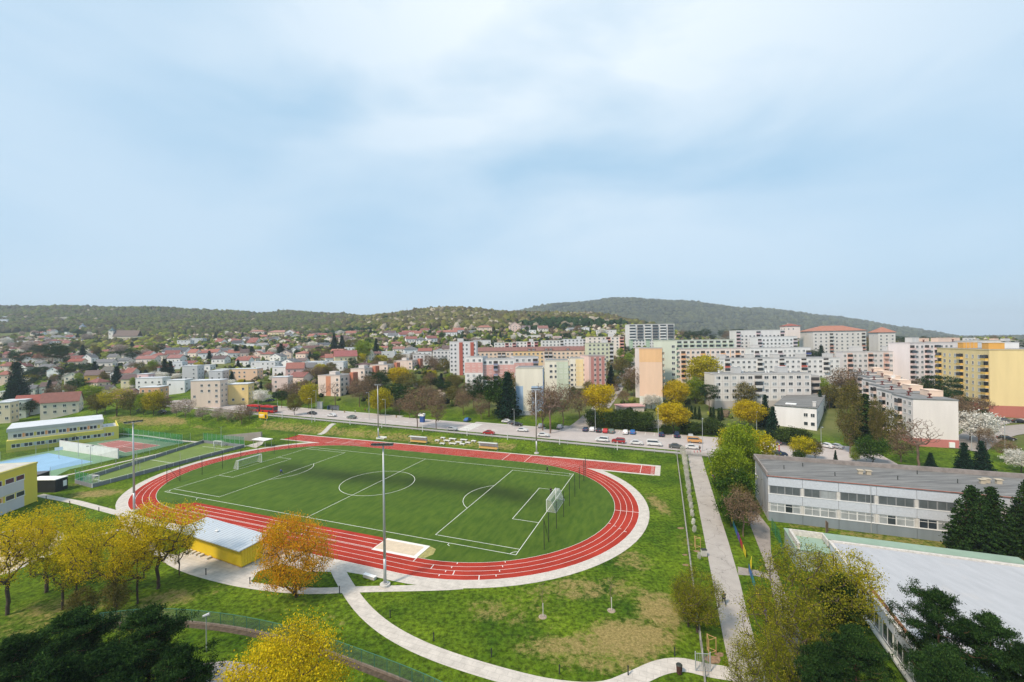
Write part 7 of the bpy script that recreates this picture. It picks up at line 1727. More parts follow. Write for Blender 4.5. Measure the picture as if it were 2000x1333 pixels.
# rainbow fence
RP = LW_([(1388,925),(1413,976),(1436,1040),(1457,1092),(1463,1118),(1476,1160),(1493,1203),(1510,1248),(1527,1297),(1540,1340),(1552,1390)])
cols = {'blue': (.03,.12,.32), 'red': (.40,.02,.03), 'yellow': (.62,.46,.02), 'teal': (.02,.20,.22), 'purple': (.14,.05,.28)}
seq = ['yellow','purple','red','yellow','blue','red','yellow','teal','blue','purple','red','yellow','teal','blue','purple','red','yellow','blue','teal','yellow','red','purple','yellow','blue']
d = []
for i in range(len(RP)-1):
    if i == 3: continue
    d.append((RP[i], RP[i+1]))
x0, y0 = RP[0]; r = empty('rainbow_fence', (x0, y0, 0), 0, 'low fence painted in rainbow panels between straight path and school', 'fence'); ci = 0
for p, q in d:
    L_ = math.dist(p, q); n = max(1, round(L_/2.6))
    for i in range(n):
        a_, c_ = lerp(p, q, i/n), lerp(p, q, (i+1)/n); e = math.atan2(c_[1]-a_[1], c_[0]-a_[0]); l = math.dist(a_, c_)
        cn = seq[ci % len(seq)]; ci += 1; b = MB(); b.box(.05, l-.05, -.02, .02, .12, 1.2); o = b.obj('panel', mat('paint_'+cn, cols[cn], .6, .12, 2), r, (a_[0]-x0, a_[1]-y0, 0), e); o['label'] = cn+' painted fence panel'
        b = MB(); b.box(-.05, .05, -.05, .05, 0, 1.28); b.obj('post', M['dark'], r, (a_[0]-x0, a_[1]-y0, 0), e)
x, y = G(1467, 1117); r = empty('garden_gate', (x, y, 0), 1.0, 'yellow metal gate standing open in the rainbow fence', 'gate')
b = MB(); 
for i in range(8): b.box(i*.22, i*.22+.05, -.02, .02, .1, 1.5)
b.box(-.05, 1.65, -.03, .03, .05, .12); b.box(-.05, 1.65, -.03, .03, 1.48, 1.56); b.obj('leaf', mat('yellow_gate', (.62,.48,.03), .5, .05), r)
b = MB(); b.box(-.15, -.06, -.06, .06, 0, 1.7); b.obj('post', mat('yellow_gate', (.62,.48,.03), .5, .05), r)
x, y = G(1360, 1312); r = empty('garden_gate', (x, y, 0), -.1, 'grey metal gate frame where the pale path meets the concrete fence', 'gate')
b = MB()
for i in range(9): b.tube((i*.17,0,.1), (i*.17,0,1.9), .018, n=4)
for z in (.1, 1.9): b.tube((0,0,z), (1.4,0,z), .03, n=5)
b.obj('leaf', M['metal'], r); b = MB(); b.tube((1.45,0,0), (1.45,0,2.1), .06); b.tube((-.06,0,0), (-.06,0,2.1), .06); b.obj('post', M['metal'], r)
# bottom fence on the low retaining wall
WP = smooth(LW_([(195,1225),(300,1213),(420,1222),(520,1240),(620,1268),(720,1305),(820,1345),(900,1385)]), 2)
fence(WP, 1.7, 'green wire fence on a low stone kerb curving along the bottom of the slope', mat('green_post', (.05,.16,.11), .6, 0), M['wire'], 2.5, .28, mat('stone_kerb', (.20,.16,.13), .95, .3, 2), name='wire_fence', rail=mat('green_post', (.05,.16,.11), .6, 0))
b = MB(); ribbon(b, [(x+.2, y-.45) for x, y in WP], .8, .012, drape=False); struct('leaf_litter', 'strip of brown soil and dead leaves along the bottom fence', b, mat('leaf_litter', (.085,.065,.045), .95, .5, 2), 'soil')
b = MB(); polysheet(b, LW_([(380,1333),(395,1298),(440,1292),(520,1300),(560,1400),(300,1420)]), .009); struct('parking_lot', 'patch of pale asphalt at the bottom under the yellow tree', b, M['asphalt'], 'paving')
# green fence by school corner
fence(LW_([(1508,1038),(1522,1062),(1530,1100)]), 2.4, 'green mesh fence at the corner of the low school wing', mat('green_post', (.05,.16,.11), .6, 0), M['netg'], 2.2, name='mesh_fence')
# ============================================================ STREET LAMPS
def lamp(px, yb, yt, lab, D=None, b_=None):
    if b_ is not None: x, y, z = hit(px, yb)
    else: x, y, z = hit(px, yb)
    a, b2 = ray(px, yt); h = min(12, max(4.5, CAMH-b2*y-z))
    r = empty('street_lamp', (x, y, z), TH, lab, 'street lamp', 'street lamps along the roads')
    b = MB(); b.tube((0,0,-.2), (0,0,h), .10, .06, 7); b.tube((0,0,h), (0,-1.1,h+.15), .05, .04, 6); b.obj('pole', M['metal'], r)
    b = MB(); b.box(-.16, .16, -1.75, -1.05, h+.09, h+.22); b.box(-.12, .12, -1.7, -1.1, h+.06, h+.089); b.obj('lamp_head', M['metal'], r)
for px, yb, yt, lab in ((609,827,779,'street lamp on the near kerb beside the black car'), (617.5,803,764,'street lamp beside the grey roadside cabinet'), (721,821,768,'street lamp across the road left of the far floodlight mast'), (753,833,781,'street lamp on the near kerb right of the far floodlight mast'),
   (504.5,806,774,'street lamp behind the yellow billboard'), (542,798,765,'street lamp at the rear end of the red bus'), (1163,846,800,'street lamp among the cars parked left of the red one'), (1286,856,798,'street lamp in front of the round golden tree'),
   (1372.5,883,818,'street lamp by the top of the straight path'), (1004.5,836,800,'street lamp beside the blue panelled block'), (977.5,818,784,'street lamp by the side road left of the blue panelled block'), (1478,846,805,'street lamp in front of the broad yellow tree'),
   (1604,872,835,'street lamp beside the low white building'), (1707,850,818,'street lamp between the poplars'), (1963,882,827,'street lamp in front of the far right street'), (1898,882,852,'short lamp above the blue green spruces')): lamp(px, yb, yt, lab)
x, y = G(403, 1275); r = empty('garden_lamp', (x, y, 0), .4, 'short grey lamp on the dark lawn at the bottom', 'lamp'); b = MB(); b.tube((0,0,0), (0,0,4.2), .06, .045, 7); b.obj('pole', M['metal'], r); b = MB(); b.tube((-.3,0,4.2), (.35,0,4.32), .14, .2, 8); b.obj('lamp_head', M['metal'], r)
# bollard lights
BL = [(402,1142-18,'left of the container apron'), (488,1142,'at the corner of the container apron'), (663,1160,'left of the path crossing'), (762,1208,'on the slope right of the path'), (847,1253,'in the grass above the curving path'), (960,1285,'in the grass above the path, before the dip'),
      (1093,1318,'above the bottom of the path'), (1227,1320,'where the path bends up'), (1318,1283,'beside the path near the gate'), (90,978,'by the school corner path'), (136,988,'midway on the school corner path'), (193,1001,'at the end of the school corner path'), (45,1102,'by the sand kerb')]
for px, py, w_ in BL:
    x, y = G(px, py); r = empty('bollard_light', (x, y, 0), 0, 'short black bollard light '+w_, 'bollard', 'bollard lights along the footpaths')
    b = MB(); b.tube((0,0,0), (0,0,.85), .07, n=8); b.obj('post', M['dark'], r); b = MB(); b.tube((0,0,.852), (0,0,1.0), .08, n=8); b.obj('lamp_head', M['black'], r)
# ============================================================ CONTAINER KIOSK
A, B, C2 = G(378, 1078), G(472, 1111), G(503, 1092); e = math.atan2(B[1]-A[1], B[0]-A[0]); Lc_ = math.dist(A, B)+2.6; dp = 3.5
x0, y0 = B[0]-math.cos(e)*Lc_, B[1]-math.sin(e)*Lc_
r = empty('container', (x0, y0, .02), e, 'long yellow shipping container kiosk under a pale grey sheet roof', 'container')
b = MB(); H = 2.95; n = int(Lc_/.28)
for i in range(n): b.box(i*Lc_/n+.05, i*Lc_/n+.19, -.045, -.001, .3, H-.15)
b.box(0, Lc_, 0, dp, .15, H); b.obj('body', M['yellow'], r)
b = MB(); b.box(-.05, Lc_+.05, -.06, .04, .12, .28); b.box(-.05, Lc_+.05, -.06, .04, H-.13, H+.02); b.obj('frame_rail', mat('yellow_frame', (.60,.38,.02), .5, .05), r)
for k, v in enumerate((.06, .92, 1.78, 2.64)):
    b = MB(); b.box(Lc_+.001, Lc_+.05, v, v+.80, .28, H-.12)
    for z in (.7, 1.15, 1.6, 2.05): b.box(Lc_+.051, Lc_+.08, v+.08, v+.72, z, z+.10)
    b.tube((Lc_+.12, v+.4, .3), (Lc_+.12, v+.4, H-.15), .025, n=5); b.obj('door', M['yellow'], r)
b = MB(); rz0, rz1 = 3.2, 3.5
ov = dict(x0=-1.2, x1=Lc_+1.0, y0=-1.0, y1=dp+.7)
b.add([(ov['x0'],ov['y0'],rz0),(ov['x1'],ov['y0'],rz0),(ov['x1'],ov['y1'],rz1),(ov['x0'],ov['y1'],rz1),(ov['x0'],ov['y0'],rz0+.14),(ov['x1'],ov['y0'],rz0+.14),(ov['x1'],ov['y1'],rz1+.14),(ov['x0'],ov['y1'],rz1+.14)], [(3,2,1,0),(4,5,6,7),(0,1,5,4),(1,2,6,5),(2,3,7,6),(3,0,4,7)])
for i in range(22):
    u = ov['x0']+.3+i*(Lc_+1.8)/22; b.add([(u,ov['y0'],rz0+.142),(u+.06,ov['y0'],rz0+.142),(u+.06,ov['y1'],rz1+.142),(u,ov['y1'],rz1+.142),(u+.03,ov['y0'],rz0+.19),(u+.03,ov['y1'],rz1+.19)], [(0,4,5,3),(4,1,2,5),(0,1,4)])
b.obj('roof', mat('pale_sheet_roof', (.50,.54,.58), .5, .05, .5, metal=.2), r)
b = MB(); b.tube((Lc_*.42, dp*.45, 3.2), (Lc_*.42, dp*.45, 4.0), .06); b.box(Lc_*.42-.3, Lc_*.42+.3, dp*.45-.2, dp*.45+.2, 3.62, 3.70); b.obj('roof_vent', M['white'], r)
for u in (.4, Lc_-.4): b = MB(); b.tube((u,dp+.6,0), (u,dp+.6,3.3), .06, n=6); b.obj('post', M['metal'], r)
b = MB(); b.tube((.75,-.30,1.45), (.75,-.05,1.45), .95, n=24); b.obj('round_sign', mat('yellow_disc', (.66,.42,.02), .5, .05), r)
for i in range(5):
    b = MB(); u = 2.2+i*1.15+(.9 if i == 4 else 0); b.box(-.3, .3, -.35, .35, 0, .32); later(tag(b.obj('concrete_block', M['conc'], None, (x0+math.cos(e)*u+math.sin(e)*.45, y0+math.sin(e)*u-math.cos(e)*.45, .02), e), None, 'block', 'concrete blocks under the container'), 'pale concrete block', 'under the yellow container')
x, y = x0+math.cos(e)*(Lc_+1.2)-math.sin(e)*3.6, y0+math.sin(e)*(Lc_+1.2)+math.cos(e)*3.6
for i in range(3):
    r = empty('stadium_seat', (x+i*.75, y-.15*i, .02), e, None, 'seat'); b = MB(); b.box(-.22, .22, -.22, .22, .40, .45); b.box(-.22, .22, .18, .24, .451, .85); b.obj('seat', mat('orange_seat', (.62,.13,.03), .5, .03), r); b = MB(); b.tube((0,0,0), (0,0,.4), .05); b.obj('leg', M['metal'], r); later(r, 'orange plastic seat', 'beside the yellow container')
# black cabins
for px, pa, pb, pc, h_, lab in ((84,(82,956),(108,963),(132,955),3.0,'black cabin with a white roof and a white board beside the caged pitch'), (70,(60,944),(76,952),(97,944),3.0,'black cabin partly hidden behind the school corner')):
    A = G(*pb); e = math.atan2(G(*pc)[1]-A[1], G(*pc)[0]-A[0]); wd = math.dist(A, G(*pc)); dp_ = math.dist(A, G(*pa)); r = empty('cabin', (A[0], A[1], 0), e, lab, 'cabin'); b = MB(); b.box(0, wd, 0, dp_, 0, h_); b.obj('body', mat('black_cladding', (.02,.022,.024), .6, .2, 2), r)
    b = MB(); b.box(-.1, wd+.1, -.1, dp_+.1, h_+.003, h_+.16); b.obj('roof', M['white'] if px == 84 else mat('grey_felt', (.12,.12,.13), .9), r)
    if px == 84:
        b = MB(); b.box(wd*.62, wd*.92, -.05, -.001, .9, 2.3); b.obj('board', M['white'], r)
        b = MB()
        for i in range(6): b.box(.1+i*.55, .14+i*.55, -.02, -.001, .1, h_-.1)
        b.obj('cladding_joint', M['black'], r)
# shelters, benches, dugouts
def dugout(px, py, lab, D=None):
    x, y = G(px, py); r = empty('dugout', (x, y, .02), TH, lab, 'dugout')
    b = MB(); 
    for u in (-3.4, 0, 3.4): b.box(u-.04, u+.04, 0, 1.3, 0, .08); b.box(u-.04, u+.04, 1.22, 1.3, .08, 2.3); b.box(u-.04, u+.04, -.0, 1.22, 2.22, 2.3)
    b.obj('frame', M['metal'], r)
    b = MB(); b.box(-3.4, 3.4, 1.24, 1.28, .3, 2.2); b.box(-3.4, 3.4, .0, 1.3, 2.302, 2.36)
    b.obj('shell', mat('clear_sheet', (.60,.62,.60), .3, .05), r)
    b = MB(); b.box(-3.3, 3.3, .55, 1.1, .42, .52); b.box(-3.3, 3.3, 1.05, 1.12, .521, 1.1); b.obj('seat', mat('amber_seat', (.50,.34,.12), .5, .05), r)
dugout(814, 868, 'glass dugout with an amber bench, left one behind the track'); dugout(951, 881, 'glass dugout with an amber bench, right one behind the track')
bi = 0
for px, py, w_ in ((854,863,1.6),(865,859,1.6),(884,861,2.6),(906,863,2.6),(873,864,2.4),(896,867,2.4),(914,868,1.8),(864,869,1.8),(884,870,2.6),(903,871,1.8),(925,865,1.6)):
    x, y, z = hit(px, py); r = empty('concrete_bench', (x, y, z), TH, None, 'bench', 'white concrete benches on the bank'); b = MB(); b.box(-w_/2, w_/2, -.45, .45, .26, .48); b.obj('seat', mat('pale_concrete', (.62,.61,.58), .9, .08, 2), r)
    for s in (-1, 1): b = MB(); b.box(s*w_*.35-.12, s*w_*.35+.12, -.4, .4, -.3, .258); b.obj('leg', M['conc'], r)
    later(r, 'white concrete bench', 'on the bank behind the track')
x, y = W(-29.8, 38.6); r = empty('notice_frame', (x, y, T(x,y)), TH, 'slanted white frame at the foot of the far floodlight mast', 'frame'); b = MB(); b.box(-1.6, 1.6, -.1, .0, .3, .5); b.box(-1.6, -1.4, -.1, 1.6, .501, .7); b.box(1.4, 1.6, -.1, 1.6, .501, .7); b.box(-1.6, 1.6, 1.601, 1.7, .3, .9); b.obj('frame', M['white'], r)
x, y = G(512, 873); r = empty('shelter', (x, y, 0), TH, 'flat white roofed shelter by the far left bend of the track', 'shelter'); b = MB(); b.box(-3.2, 3.2, -1.4, 1.6, 2.4, 2.6); b.obj('roof', M['white'], r)
for u in (-2.8, 2.8):
    for v in (-1.1, 1.3): b = MB(); b.tube((u,v,0), (u,v,2.4), .06); b.obj('post', M['metal'], r)
A, B = G(436, 858), G(510, 864); e = math.atan2(B[1]-A[1], B[0]-A[0]); L_ = math.dist(A, B)
r = empty('retaining_wall', (A[0], A[1], 0), e, 'grey concrete wall on the bank behind the caged pitch', 'wall'); b = MB(); b.add([(0,0,-.2),(L_,0,-.2),(L_,0,3.6),(0,0,1.2),(0,.5,-.2),(L_,.5,-.2),(L_,.5,3.6),(0,.5,1.2)], [(0,1,2,3),(7,6,5,4),(1,5,6,2),(3,2,6,7),(0,3,7,4)]); b.obj('wall', mat('wall_concrete', (.27,.245,.225), .9, .1, .5), r)
x, y = G(743, 1133); 
x, y = G(738+1-5, 1138); x, y = G(722, 1131)
r = empty('concrete_bench', (x, y, .02), -.45, 'white concrete bench on the grass left of the near floodlight mast', 'bench'); b = MB(); b.box(-1.1, 1.1, -.25, .25, .02, .45); b.obj('seat', M['conc'], r); b = MB(); b.box(-1.14, 1.14, -.29, .29, .452, .5); b.obj('top', M['white'], r)
x, y = G(1327, 1318); r = empty('litter_bin', (x, y, .02), 0, 'dark brown litter bin beside the path near the gate', 'bin'); b = MB(); b.tube((0,0,.1), (0,0,.95), .28, .32, 10); b.obj('body', mat('brown_bin', (.07,.03,.025), .7, .1), r); b = MB(); b.tube((0,0,.96), (0,0,1.05), .34, .25, 10); b.obj('lid', M['dark'], r)
x, y = G(1375, 1088); r = empty('litter_bin', (x, y, .02), 0, 'grey box bin at the left edge of the straight path', 'bin'); b = MB(); b.box(-.4, .4, -.3, .3, .1, 1.1); b.obj('body', M['conc'], r); b = MB(); b.box(-.43, .43, -.33, .33, 1.103, 1.18); b.obj('lid', M['dark'], r)
x, y = G(1613, 1042); r = empty('board_stack', (x, y, 0), .4, 'weathered boards leaning near the grey school wall', 'boards'); b = MB()
for i in range(4): b.box(i*.22, i*.22+.17, -.04+.02*i, .04+.02*i, 0, 2.2-.15*i)
b.obj('board', mat('old_board', (.20,.14,.10), .9, .3, 3), r)
# ============================================================ STREET FURNITURE ACROSS THE ROAD
x, y, z = hit(651, 803); r = empty('bus_stop', (x, y, z), TH, 'glass bus shelter with advertising panel on the far pavement', 'bus stop')
b = MB(); b.box(-3, 3, -.8, .8, 2.4, 2.5); b.obj('roof', M['dark'], r)
for u in (-2.9, -1, 1, 2.9): b = MB(); b.tube((u,.7,0), (u,.7,2.4), .05); b.obj('post', M['dark'], r)
b = MB(); b.box(-2.9, 2.9, .68, .72, .3, 2.3); b.obj('glass_wall', M['glassl'], r); b = MB(); b.box(-3.1, -2.95, -.7, .7, .3, 2.2); b.obj('advert_panel', mat('blue_panel', (.05,.12,.20), .5, .1), r)
b = MB(); b.box(-1.5, 1.5, .2, .6, .42, .48); b.obj('bench', M['dark'], r)
x, y, z = hit(625, 800); r = empty('cabinet', (x, y, z), TH, 'pale grey roadside cabinet left of the bus stop', 'cabinet'); b = MB(); b.box(-1.5, 1.5, -.4, .4, 0, 3.4); b.obj('body', mat('pale_grey_sheet', (.45,.47,.46), .7, .05), r); b = MB(); b.box(-1.6, 1.6, -.5, .5, 3.402, 3.55); b.obj('cap', M['conc'], r)
for px, py in ((673,807),(774,817)): 
    x, y, z = hit(px, py); r = empty('litter_bin', (x, y, z), 0, 'small tan litter bin on the %s' % ('pavement right of the bus stop' if px == 673 else 'verge below the bare shrubs'), 'bin'); b = MB(); b.tube((0,0,0), (0,0,1.0), .3, .33, 8); b.obj('body', mat('tan_bin', (.34,.25,.13), .8), r); b = MB(); b.tube((0,0,1.002), (0,0,1.12), .36, .3, 8); b.obj('lid', M['dark'], r)
x, y, z = hit(514, 822); r = empty('billboard', (x, y, z), TH, 'yellow billboard with a dark figure patch on the grass bank', 'billboard')
b = MB(); b.box(-2.6, 2.6, -.06, .06, .9, 3.5); b.obj('board', mat('billboard_yellow', (.75,.45,.01), .5, .03), r); b = MB(); b.box(1.0, 2.2, -.08, -.061, 1.1, 2.3); b.box(1.5, 1.9, -.08, -.061, 2.301, 2.9); b.obj('printed_patch', M['dark'], r)
b = MB(); b.box(-2.2, .4, -.08, -.061, 2.2, 2.5); b.box(-2.2, -.2, -.08, -.061, 1.7, 1.9); b.obj('printed_stripe', M['white'], r)
for u in (-2, 2): b = MB(); b.box(u-.07, u+.07, .061, .18, -.2, 3.4); b.obj('post', M['metal'], r)
x, y, z = hit(825, 826); r = empty('advert_pillar', (x, y, z), TH, 'blue and white roadside kiosk pillar behind the zebra crossing', 'kiosk'); b = MB(); b.box(-.9, .9, -.6, .6, 0, 2.6); b.obj('body', mat('blue_kiosk', (.03,.08,.25), .6, .05), r); b = MB(); b.box(-1.6, 1.0, -.7, .7, 2.602, 3.6); b.obj('sign', M['white'], r)
x, y, z = hit(1522, 893); r = empty('red_pole', (x, y, T(x, y)), 0, 'short red pole in front of the dark blue car', 'pole'); b = MB(); b.tube((0,0,0), (0,0,3.4), .12, n=8); b.obj('pole', M['red'], r); b = MB(); b.tube((0,0,3.4), (0,0,3.6), .16, n=8); b.obj('cap', M['white'], r)
x, y, z = hit(1233, 806); r = empty('low_pavilion', (x, y, z), .1, 'low pavilion with a pink roof edge behind the hedge', 'pavilion'); b = MB(); b.box(-5, 6, 0, 7, -3, 2.2); b.obj('wall', wallmat((216,200,188)), r); b = MB(); b.box(-5.3, 6.3, -.4, 7.3, 2.203, 2.6); b.obj('roof', mat('pink_roof', (.50,.28,.27), .8, .1), r)
x, y, z = hit(1278, 838); r = empty('garden_wall', (x, y, z), .1, 'pale garden wall showing between the hedge and golden tree', 'wall'); b = MB(); b.box(-3, 5, 0, .4, -2, 3); b.obj('wall', wallmat((230,220,214)), r); b = MB(); b.box(-3.1, 5.1, -.1, .5, 3.002, 3.15); b.obj('coping', M['conc'], r)
for px, py, c_ in ((1356,889,0),(1362,889,1),(1368,888,2)):
    x, y = G(px, py); z = T(x, y); r = empty('path_bollard', (x, y, z+.02), 0, None, 'bollard', 'bollards across the top of the straight path'); b = MB(); b.tube((0,0,0), (0,0,.8), .08, n=8); b.obj('post', M['red'], r); b = MB(); b.tube((0,0,.802), (0,0,.95), .085, n=8); b.obj('cap', M['white'], r); later(r, 'small red and white bollard', 'across the top of the straight path')
# ============================================================ VEHICLES
_car = {}
def car_meshes(kind, col):
    key = (kind, col)
    if key in _car: return _car[key]
    if kind == 'car': prof = [(-2.1,.35),(-2.12,.62),(-2.05,.86),(-1.75,.95),(-1.45,1.02),(-.9,1.44),(.35,1.48),(.95,1.06),(1.75,.92),(2.08,.72),(2.12,.38)]; gl = [(-1.40,1.0),(-.88,1.40),(.33,1.44),(.90,1.05)]; w_, L_ = .88, 2.1
    elif kind == 'suv': prof = [(-2.2,.42),(-2.22,.9),(-2.15,1.08),(-1.95,1.58),(-1.5,1.68),(.5,1.68),(1.05,1.16),(1.85,1.04),(2.18,.82),(2.22,.42)]; gl = [(-2.0,1.10),(-1.85,1.56),(-1.5,1.62),(.47,1.62),(1.0,1.15)]; w_, L_ = .92, 2.2
    else: prof = [(-2.3,.42),(-2.34,1.1),(-2.3,1.8),(-2.1,1.95),(1.0,1.95),(1.55,1.25),(2.2,1.05),(2.36,.8),(2.36,.42)]; gl = [(-2.1,1.22),(-2.05,1.78),(.95,1.80),(1.42,1.24)]; w_, L_ = .95, 2.3
    b = MB(); n = len(prof)
    def sec(y, k): return [(x, y, z if z < 1.0 else z) for x, z in prof]
    def inset(z): return w_-(max(0, z-.95)*.28)
    vs = [(x, -inset(z), z) for x, z in prof]+[(x, inset(z), z) for x, z in prof]
    b.add(vs, [tuple(range(n-1,-1,-1)), tuple(range(n, 2*n))]+[(i, (i+1) % n, n+(i+1) % n, n+i) for i in range(n)])
    paint = mat('car_paint_%d_%d_%d' % tuple(int(c*999) for c in col), col, .25, 0, spec=.6); body = b.mesh('body', [paint])
    g = MB(); m = len(gl)
    for s in (-1, 1): g.add([(x, s*(inset(z)+.012), z) for x, z in gl], [tuple(range(m)) if s < 0 else tuple(range(m-1,-1,-1))])
    for i, (p, q) in enumerate((( gl[0], gl[1]), (gl[-1], gl[-2]))):
        o = -.03 if i == 0 else .03
        g.add([(p[0]+o, -inset(p[1])+.12, p[1]+.01), (p[0]+o, inset(p[1])-.12, p[1]+.01), (q[0]+o, inset(q[1])-.12, q[1]), (q[0]+o, -inset(q[1])+.12, q[1])], [(0,1,2,3) if i else (3,2,1,0)])
    glass = g.mesh('windows', [M['glass']])
    wh = MB(); wh.tube((0,-.11,0), (0,.11,0), .32, n=14); wh.tube((0,-.115,0), (0,.115,0), .19, n=10, m=1); wheel = wh.mesh('wheel', [M['black'], M['metal']])
    li = MB(); li.box(-.03, .03, -.18, .18, -.07, .07); light = li.mesh('headlight', [M['chrome']]); tl = li.mesh('tail_light', [M['red']])
    _car[key] = (body, glass, wheel, light, tl, w_, prof, L_); return _car[key]
def car(px, py, rz, kind, col, lab, flat=None):
    x, y, z = hit(px, py); body, glass, wheel, light, tl, w_, prof, L_ = car_meshes(kind, col)
    r = empty({'car':'parked_car','suv':'parked_car','van':'parked_van'}[kind], (x, y, z+.07), rz, lab, 'van' if kind == 'van' else 'car', 'cars and vans on the road and in the bays')
    link('body', body, r); link('windows', glass, r)
    for sx in (-L_*.62, L_*.63):
        for sy in (-1, 1): link('wheel', wheel, r, (sx, sy*(w_-.1), .32))
    for sy in (-.58, .58): link('headlight', light, r, (prof[-1][0]-.0, sy*w_/.9, .72 if kind != 'van' else .8)); link('tail_light', tl, r, (prof[1][0]+.0, sy*w_/.9, .85))
    return r
wt, bk, sv, gy_, rd, bl, nv, gg = (.62,.62,.62), (.015,.016,.018), (.36,.37,.38), (.10,.105,.11), (.30,.02,.02), (.03,.12,.32), (.015,.03,.07), (.12,.15,.13)
P_, Q_ = TH, TH+math.pi/2
CARS = [(610,811,TH,'car',bk,'black car driving on the road, leftmost of the three'),(648,815,TH+math.pi,'car',wt,'white car driving on the road behind the black one'),(687,819,TH+math.pi,'car',gg,'grey green car driving on the road, rightmost of the three'),
 (913,824,Q_,'car',bl,'blue car parked by the side road beyond the road'),(883,842,TH,'car',sv,'silver car on the road by the lawn edge'),(955,850,TH,'car',rd,'dark red car on the road half way to the zebra path'),
 (1176,864,TH+math.pi,'suv',wt,'white car with roof rails, leftmost in the line along the near kerb'),(1208,867,TH+math.pi,'suv',rd,'dark red car in the line along the near kerb'),(1243,870,TH,'car',wt,'white car right of the dark red one along the kerb'),(1278,872,TH,'van',wt,'white van parked along the kerb'),(1320,877,TH,'car',gy_,'dark grey car parked along the kerb'),(1352,879,TH,'car',wt,'white car at the right end of the line along the kerb'),
 (1357,866,TH,'van',(.52,.27,.09),'orange tan van standing behind the white car at the kerb end'),
 (1144,843,Q_,'car',nv,'dark blue car, leftmost in the bays by the hedge'),(1157,843,Q_,'car',wt,'white car second in the bays by the hedge'),(1170,845,Q_,'car',bk,'black car third in the bays by the hedge'),(1183,846,Q_,'car',(.42,.03,.03),'bright red car in the bays by the hedge'),(1195,847,Q_,'car',gg,'grey green car right of the red one in the bays'),(1222,849,Q_,'car',wt,'white car alone right of the grey green one in the bays'),(1236,849,Q_,'car',bl,'bright blue car in the bays'),(1292,853,Q_,'car',nv,'navy car in the bays before the golden tree'),(1322,855,Q_,'van',nv,'navy van in the bays'),(1349,857,Q_,'car',sv,'silver car at the right end of the bays'),
 (1057,836,Q_,'car',sv,'silver car by the lawn of the blue panelled block'),(1094,838,Q_,'car',sv,'silver grey car under the drooping willow'),(1061,854,TH,'car',wt,'white car on the road left of the zebra path'),(1010,833,TH,'car',bk,'black car at the right end of the row by the lawn'),(1000,830,TH,'car',gy_,'dark grey car in the row by the lawn'),(990,827,TH,'car',wt,'white car at the left of the row by the lawn'),(1020,844,TH,'car',wt,'white car on the road below the blue panelled block'),
 (1613,876,Q_+.9,'car',wt,'white car parked behind the grey school, left of the silver one'),(1632,877,Q_+.9,'car',sv,'silver car parked behind the grey school'),(1522,892,TH,'car',nv,'dark blue car behind the red pole'),(1516,869,Q_+.2,'car',gy_,'dark car by the goal frame behind the school'),(1587,873,Q_+.6,'car',gg,'green grey car half hidden by the flat topped tree'),(1452,862,Q_,'car',wt,'white car behind the pale yellow tree'),(1677,873,Q_+.5,'car',bk,'dark car between the two poplars'),
 (1966,861,TH-.3,'car',bk,'black car on the far right street'),(1961,825,TH,'car',gy_,'dark grey car before the yellow block'),(1990,827,TH,'car',bk,'black car at the right edge before the yellow block'),
 (416,793,TH,'car',wt,'white car on the pale village street'),(528,785,.3,'car',nv,'dark blue car near the bus'),(275,806,TH,'car',(.02,.06,.03),'dark green car under the yellow street trees'),(317,808,TH,'car',bk,'black car at the end of the yellow street trees'),
 (1206,764,.9,'car',sv,'silver car on the climbing street'),(1186,787,.9,'car',wt,'white car at the bottom of the climbing street'),(1196,776,.9,'car',wt,'white car in the middle of the climbing street'),(1232,719,.9,'car',wt,'white car near the top of the climbing street'),(1225,726,.9,'car',nv,'navy car near the top of the climbing street'),(1208,742,.9,'car',bl,'blue car beside the dark spruce on the climbing street'),(1760,828,.2,'car',sv,'silver car behind the bare tree by the stepped block'),(1420,868,Q_,'car',sv,'silver car behind the lime green tree')]
for c_ in CARS: car(*c_)
# bus
x, y = W(-113.5, 65.5); x, y, z = hit(512, 806); r = empty('city_bus', (x, y, z+.06), TH+.0, 'red articulated city bus driving behind the yellow billboard', 'bus')
def bus_part(nm, x0, x1):
    b = MB(); b.box(x0, x1, -1.25, 1.25, .35, 1.25); b.box(x0, x1, -1.25, 1.25, 2.55, 3.1); b.box(x0, x1, -1.2, 1.2, 1.25, 2.55); return b.obj(nm, mat('bus_red', (.45,.02,.02), .35, .03), r)
bus_part('front_body', .3, 8.6); bus_part('rear_body', -8.6, -.9)
b = MB(); b.box(-.9, .3, -1.15, 1.15, .5, 2.9); b.obj('bellows', M['black'], r)
for s in (-1, 1):
    for x0, x1 in ((.5, 8.3), (-8.4, -1.1)):
        b = MB(); b.box(x0, x1, s*1.245-.02, s*1.245+.02, 1.3, 2.5); b.obj('side_windows', M['glass'], r)
b = MB(); b.box(8.58, 8.64, -1.15, 1.15, 1.1, 2.9); b.obj('windscreen', M['glass'], r)
for u in (6.0, 2.0, -2.5, -6.6):
    for s in (-1, 1): b = MB(); b.tube((u,s*1.28-.12,.48), (u,s*1.28+.02 if s > 0 else s*1.28+.12,.48), .48, n=14); b.obj('wheel', M['black'], r)
b = MB(); b.box(2, 5, -.8, .8, 3.102, 3.35); b.box(-6, -3, -.8, .8, 3.102, 3.35); b.obj('roof_unit', mat('bus_red', (.45,.02,.02), .35, .03), r)
for s in (-.85, .85): b = MB(); b.box(8.62, 8.68, s-.2, s+.2, .6, .85); b.obj('headlight', M['chrome'], r)
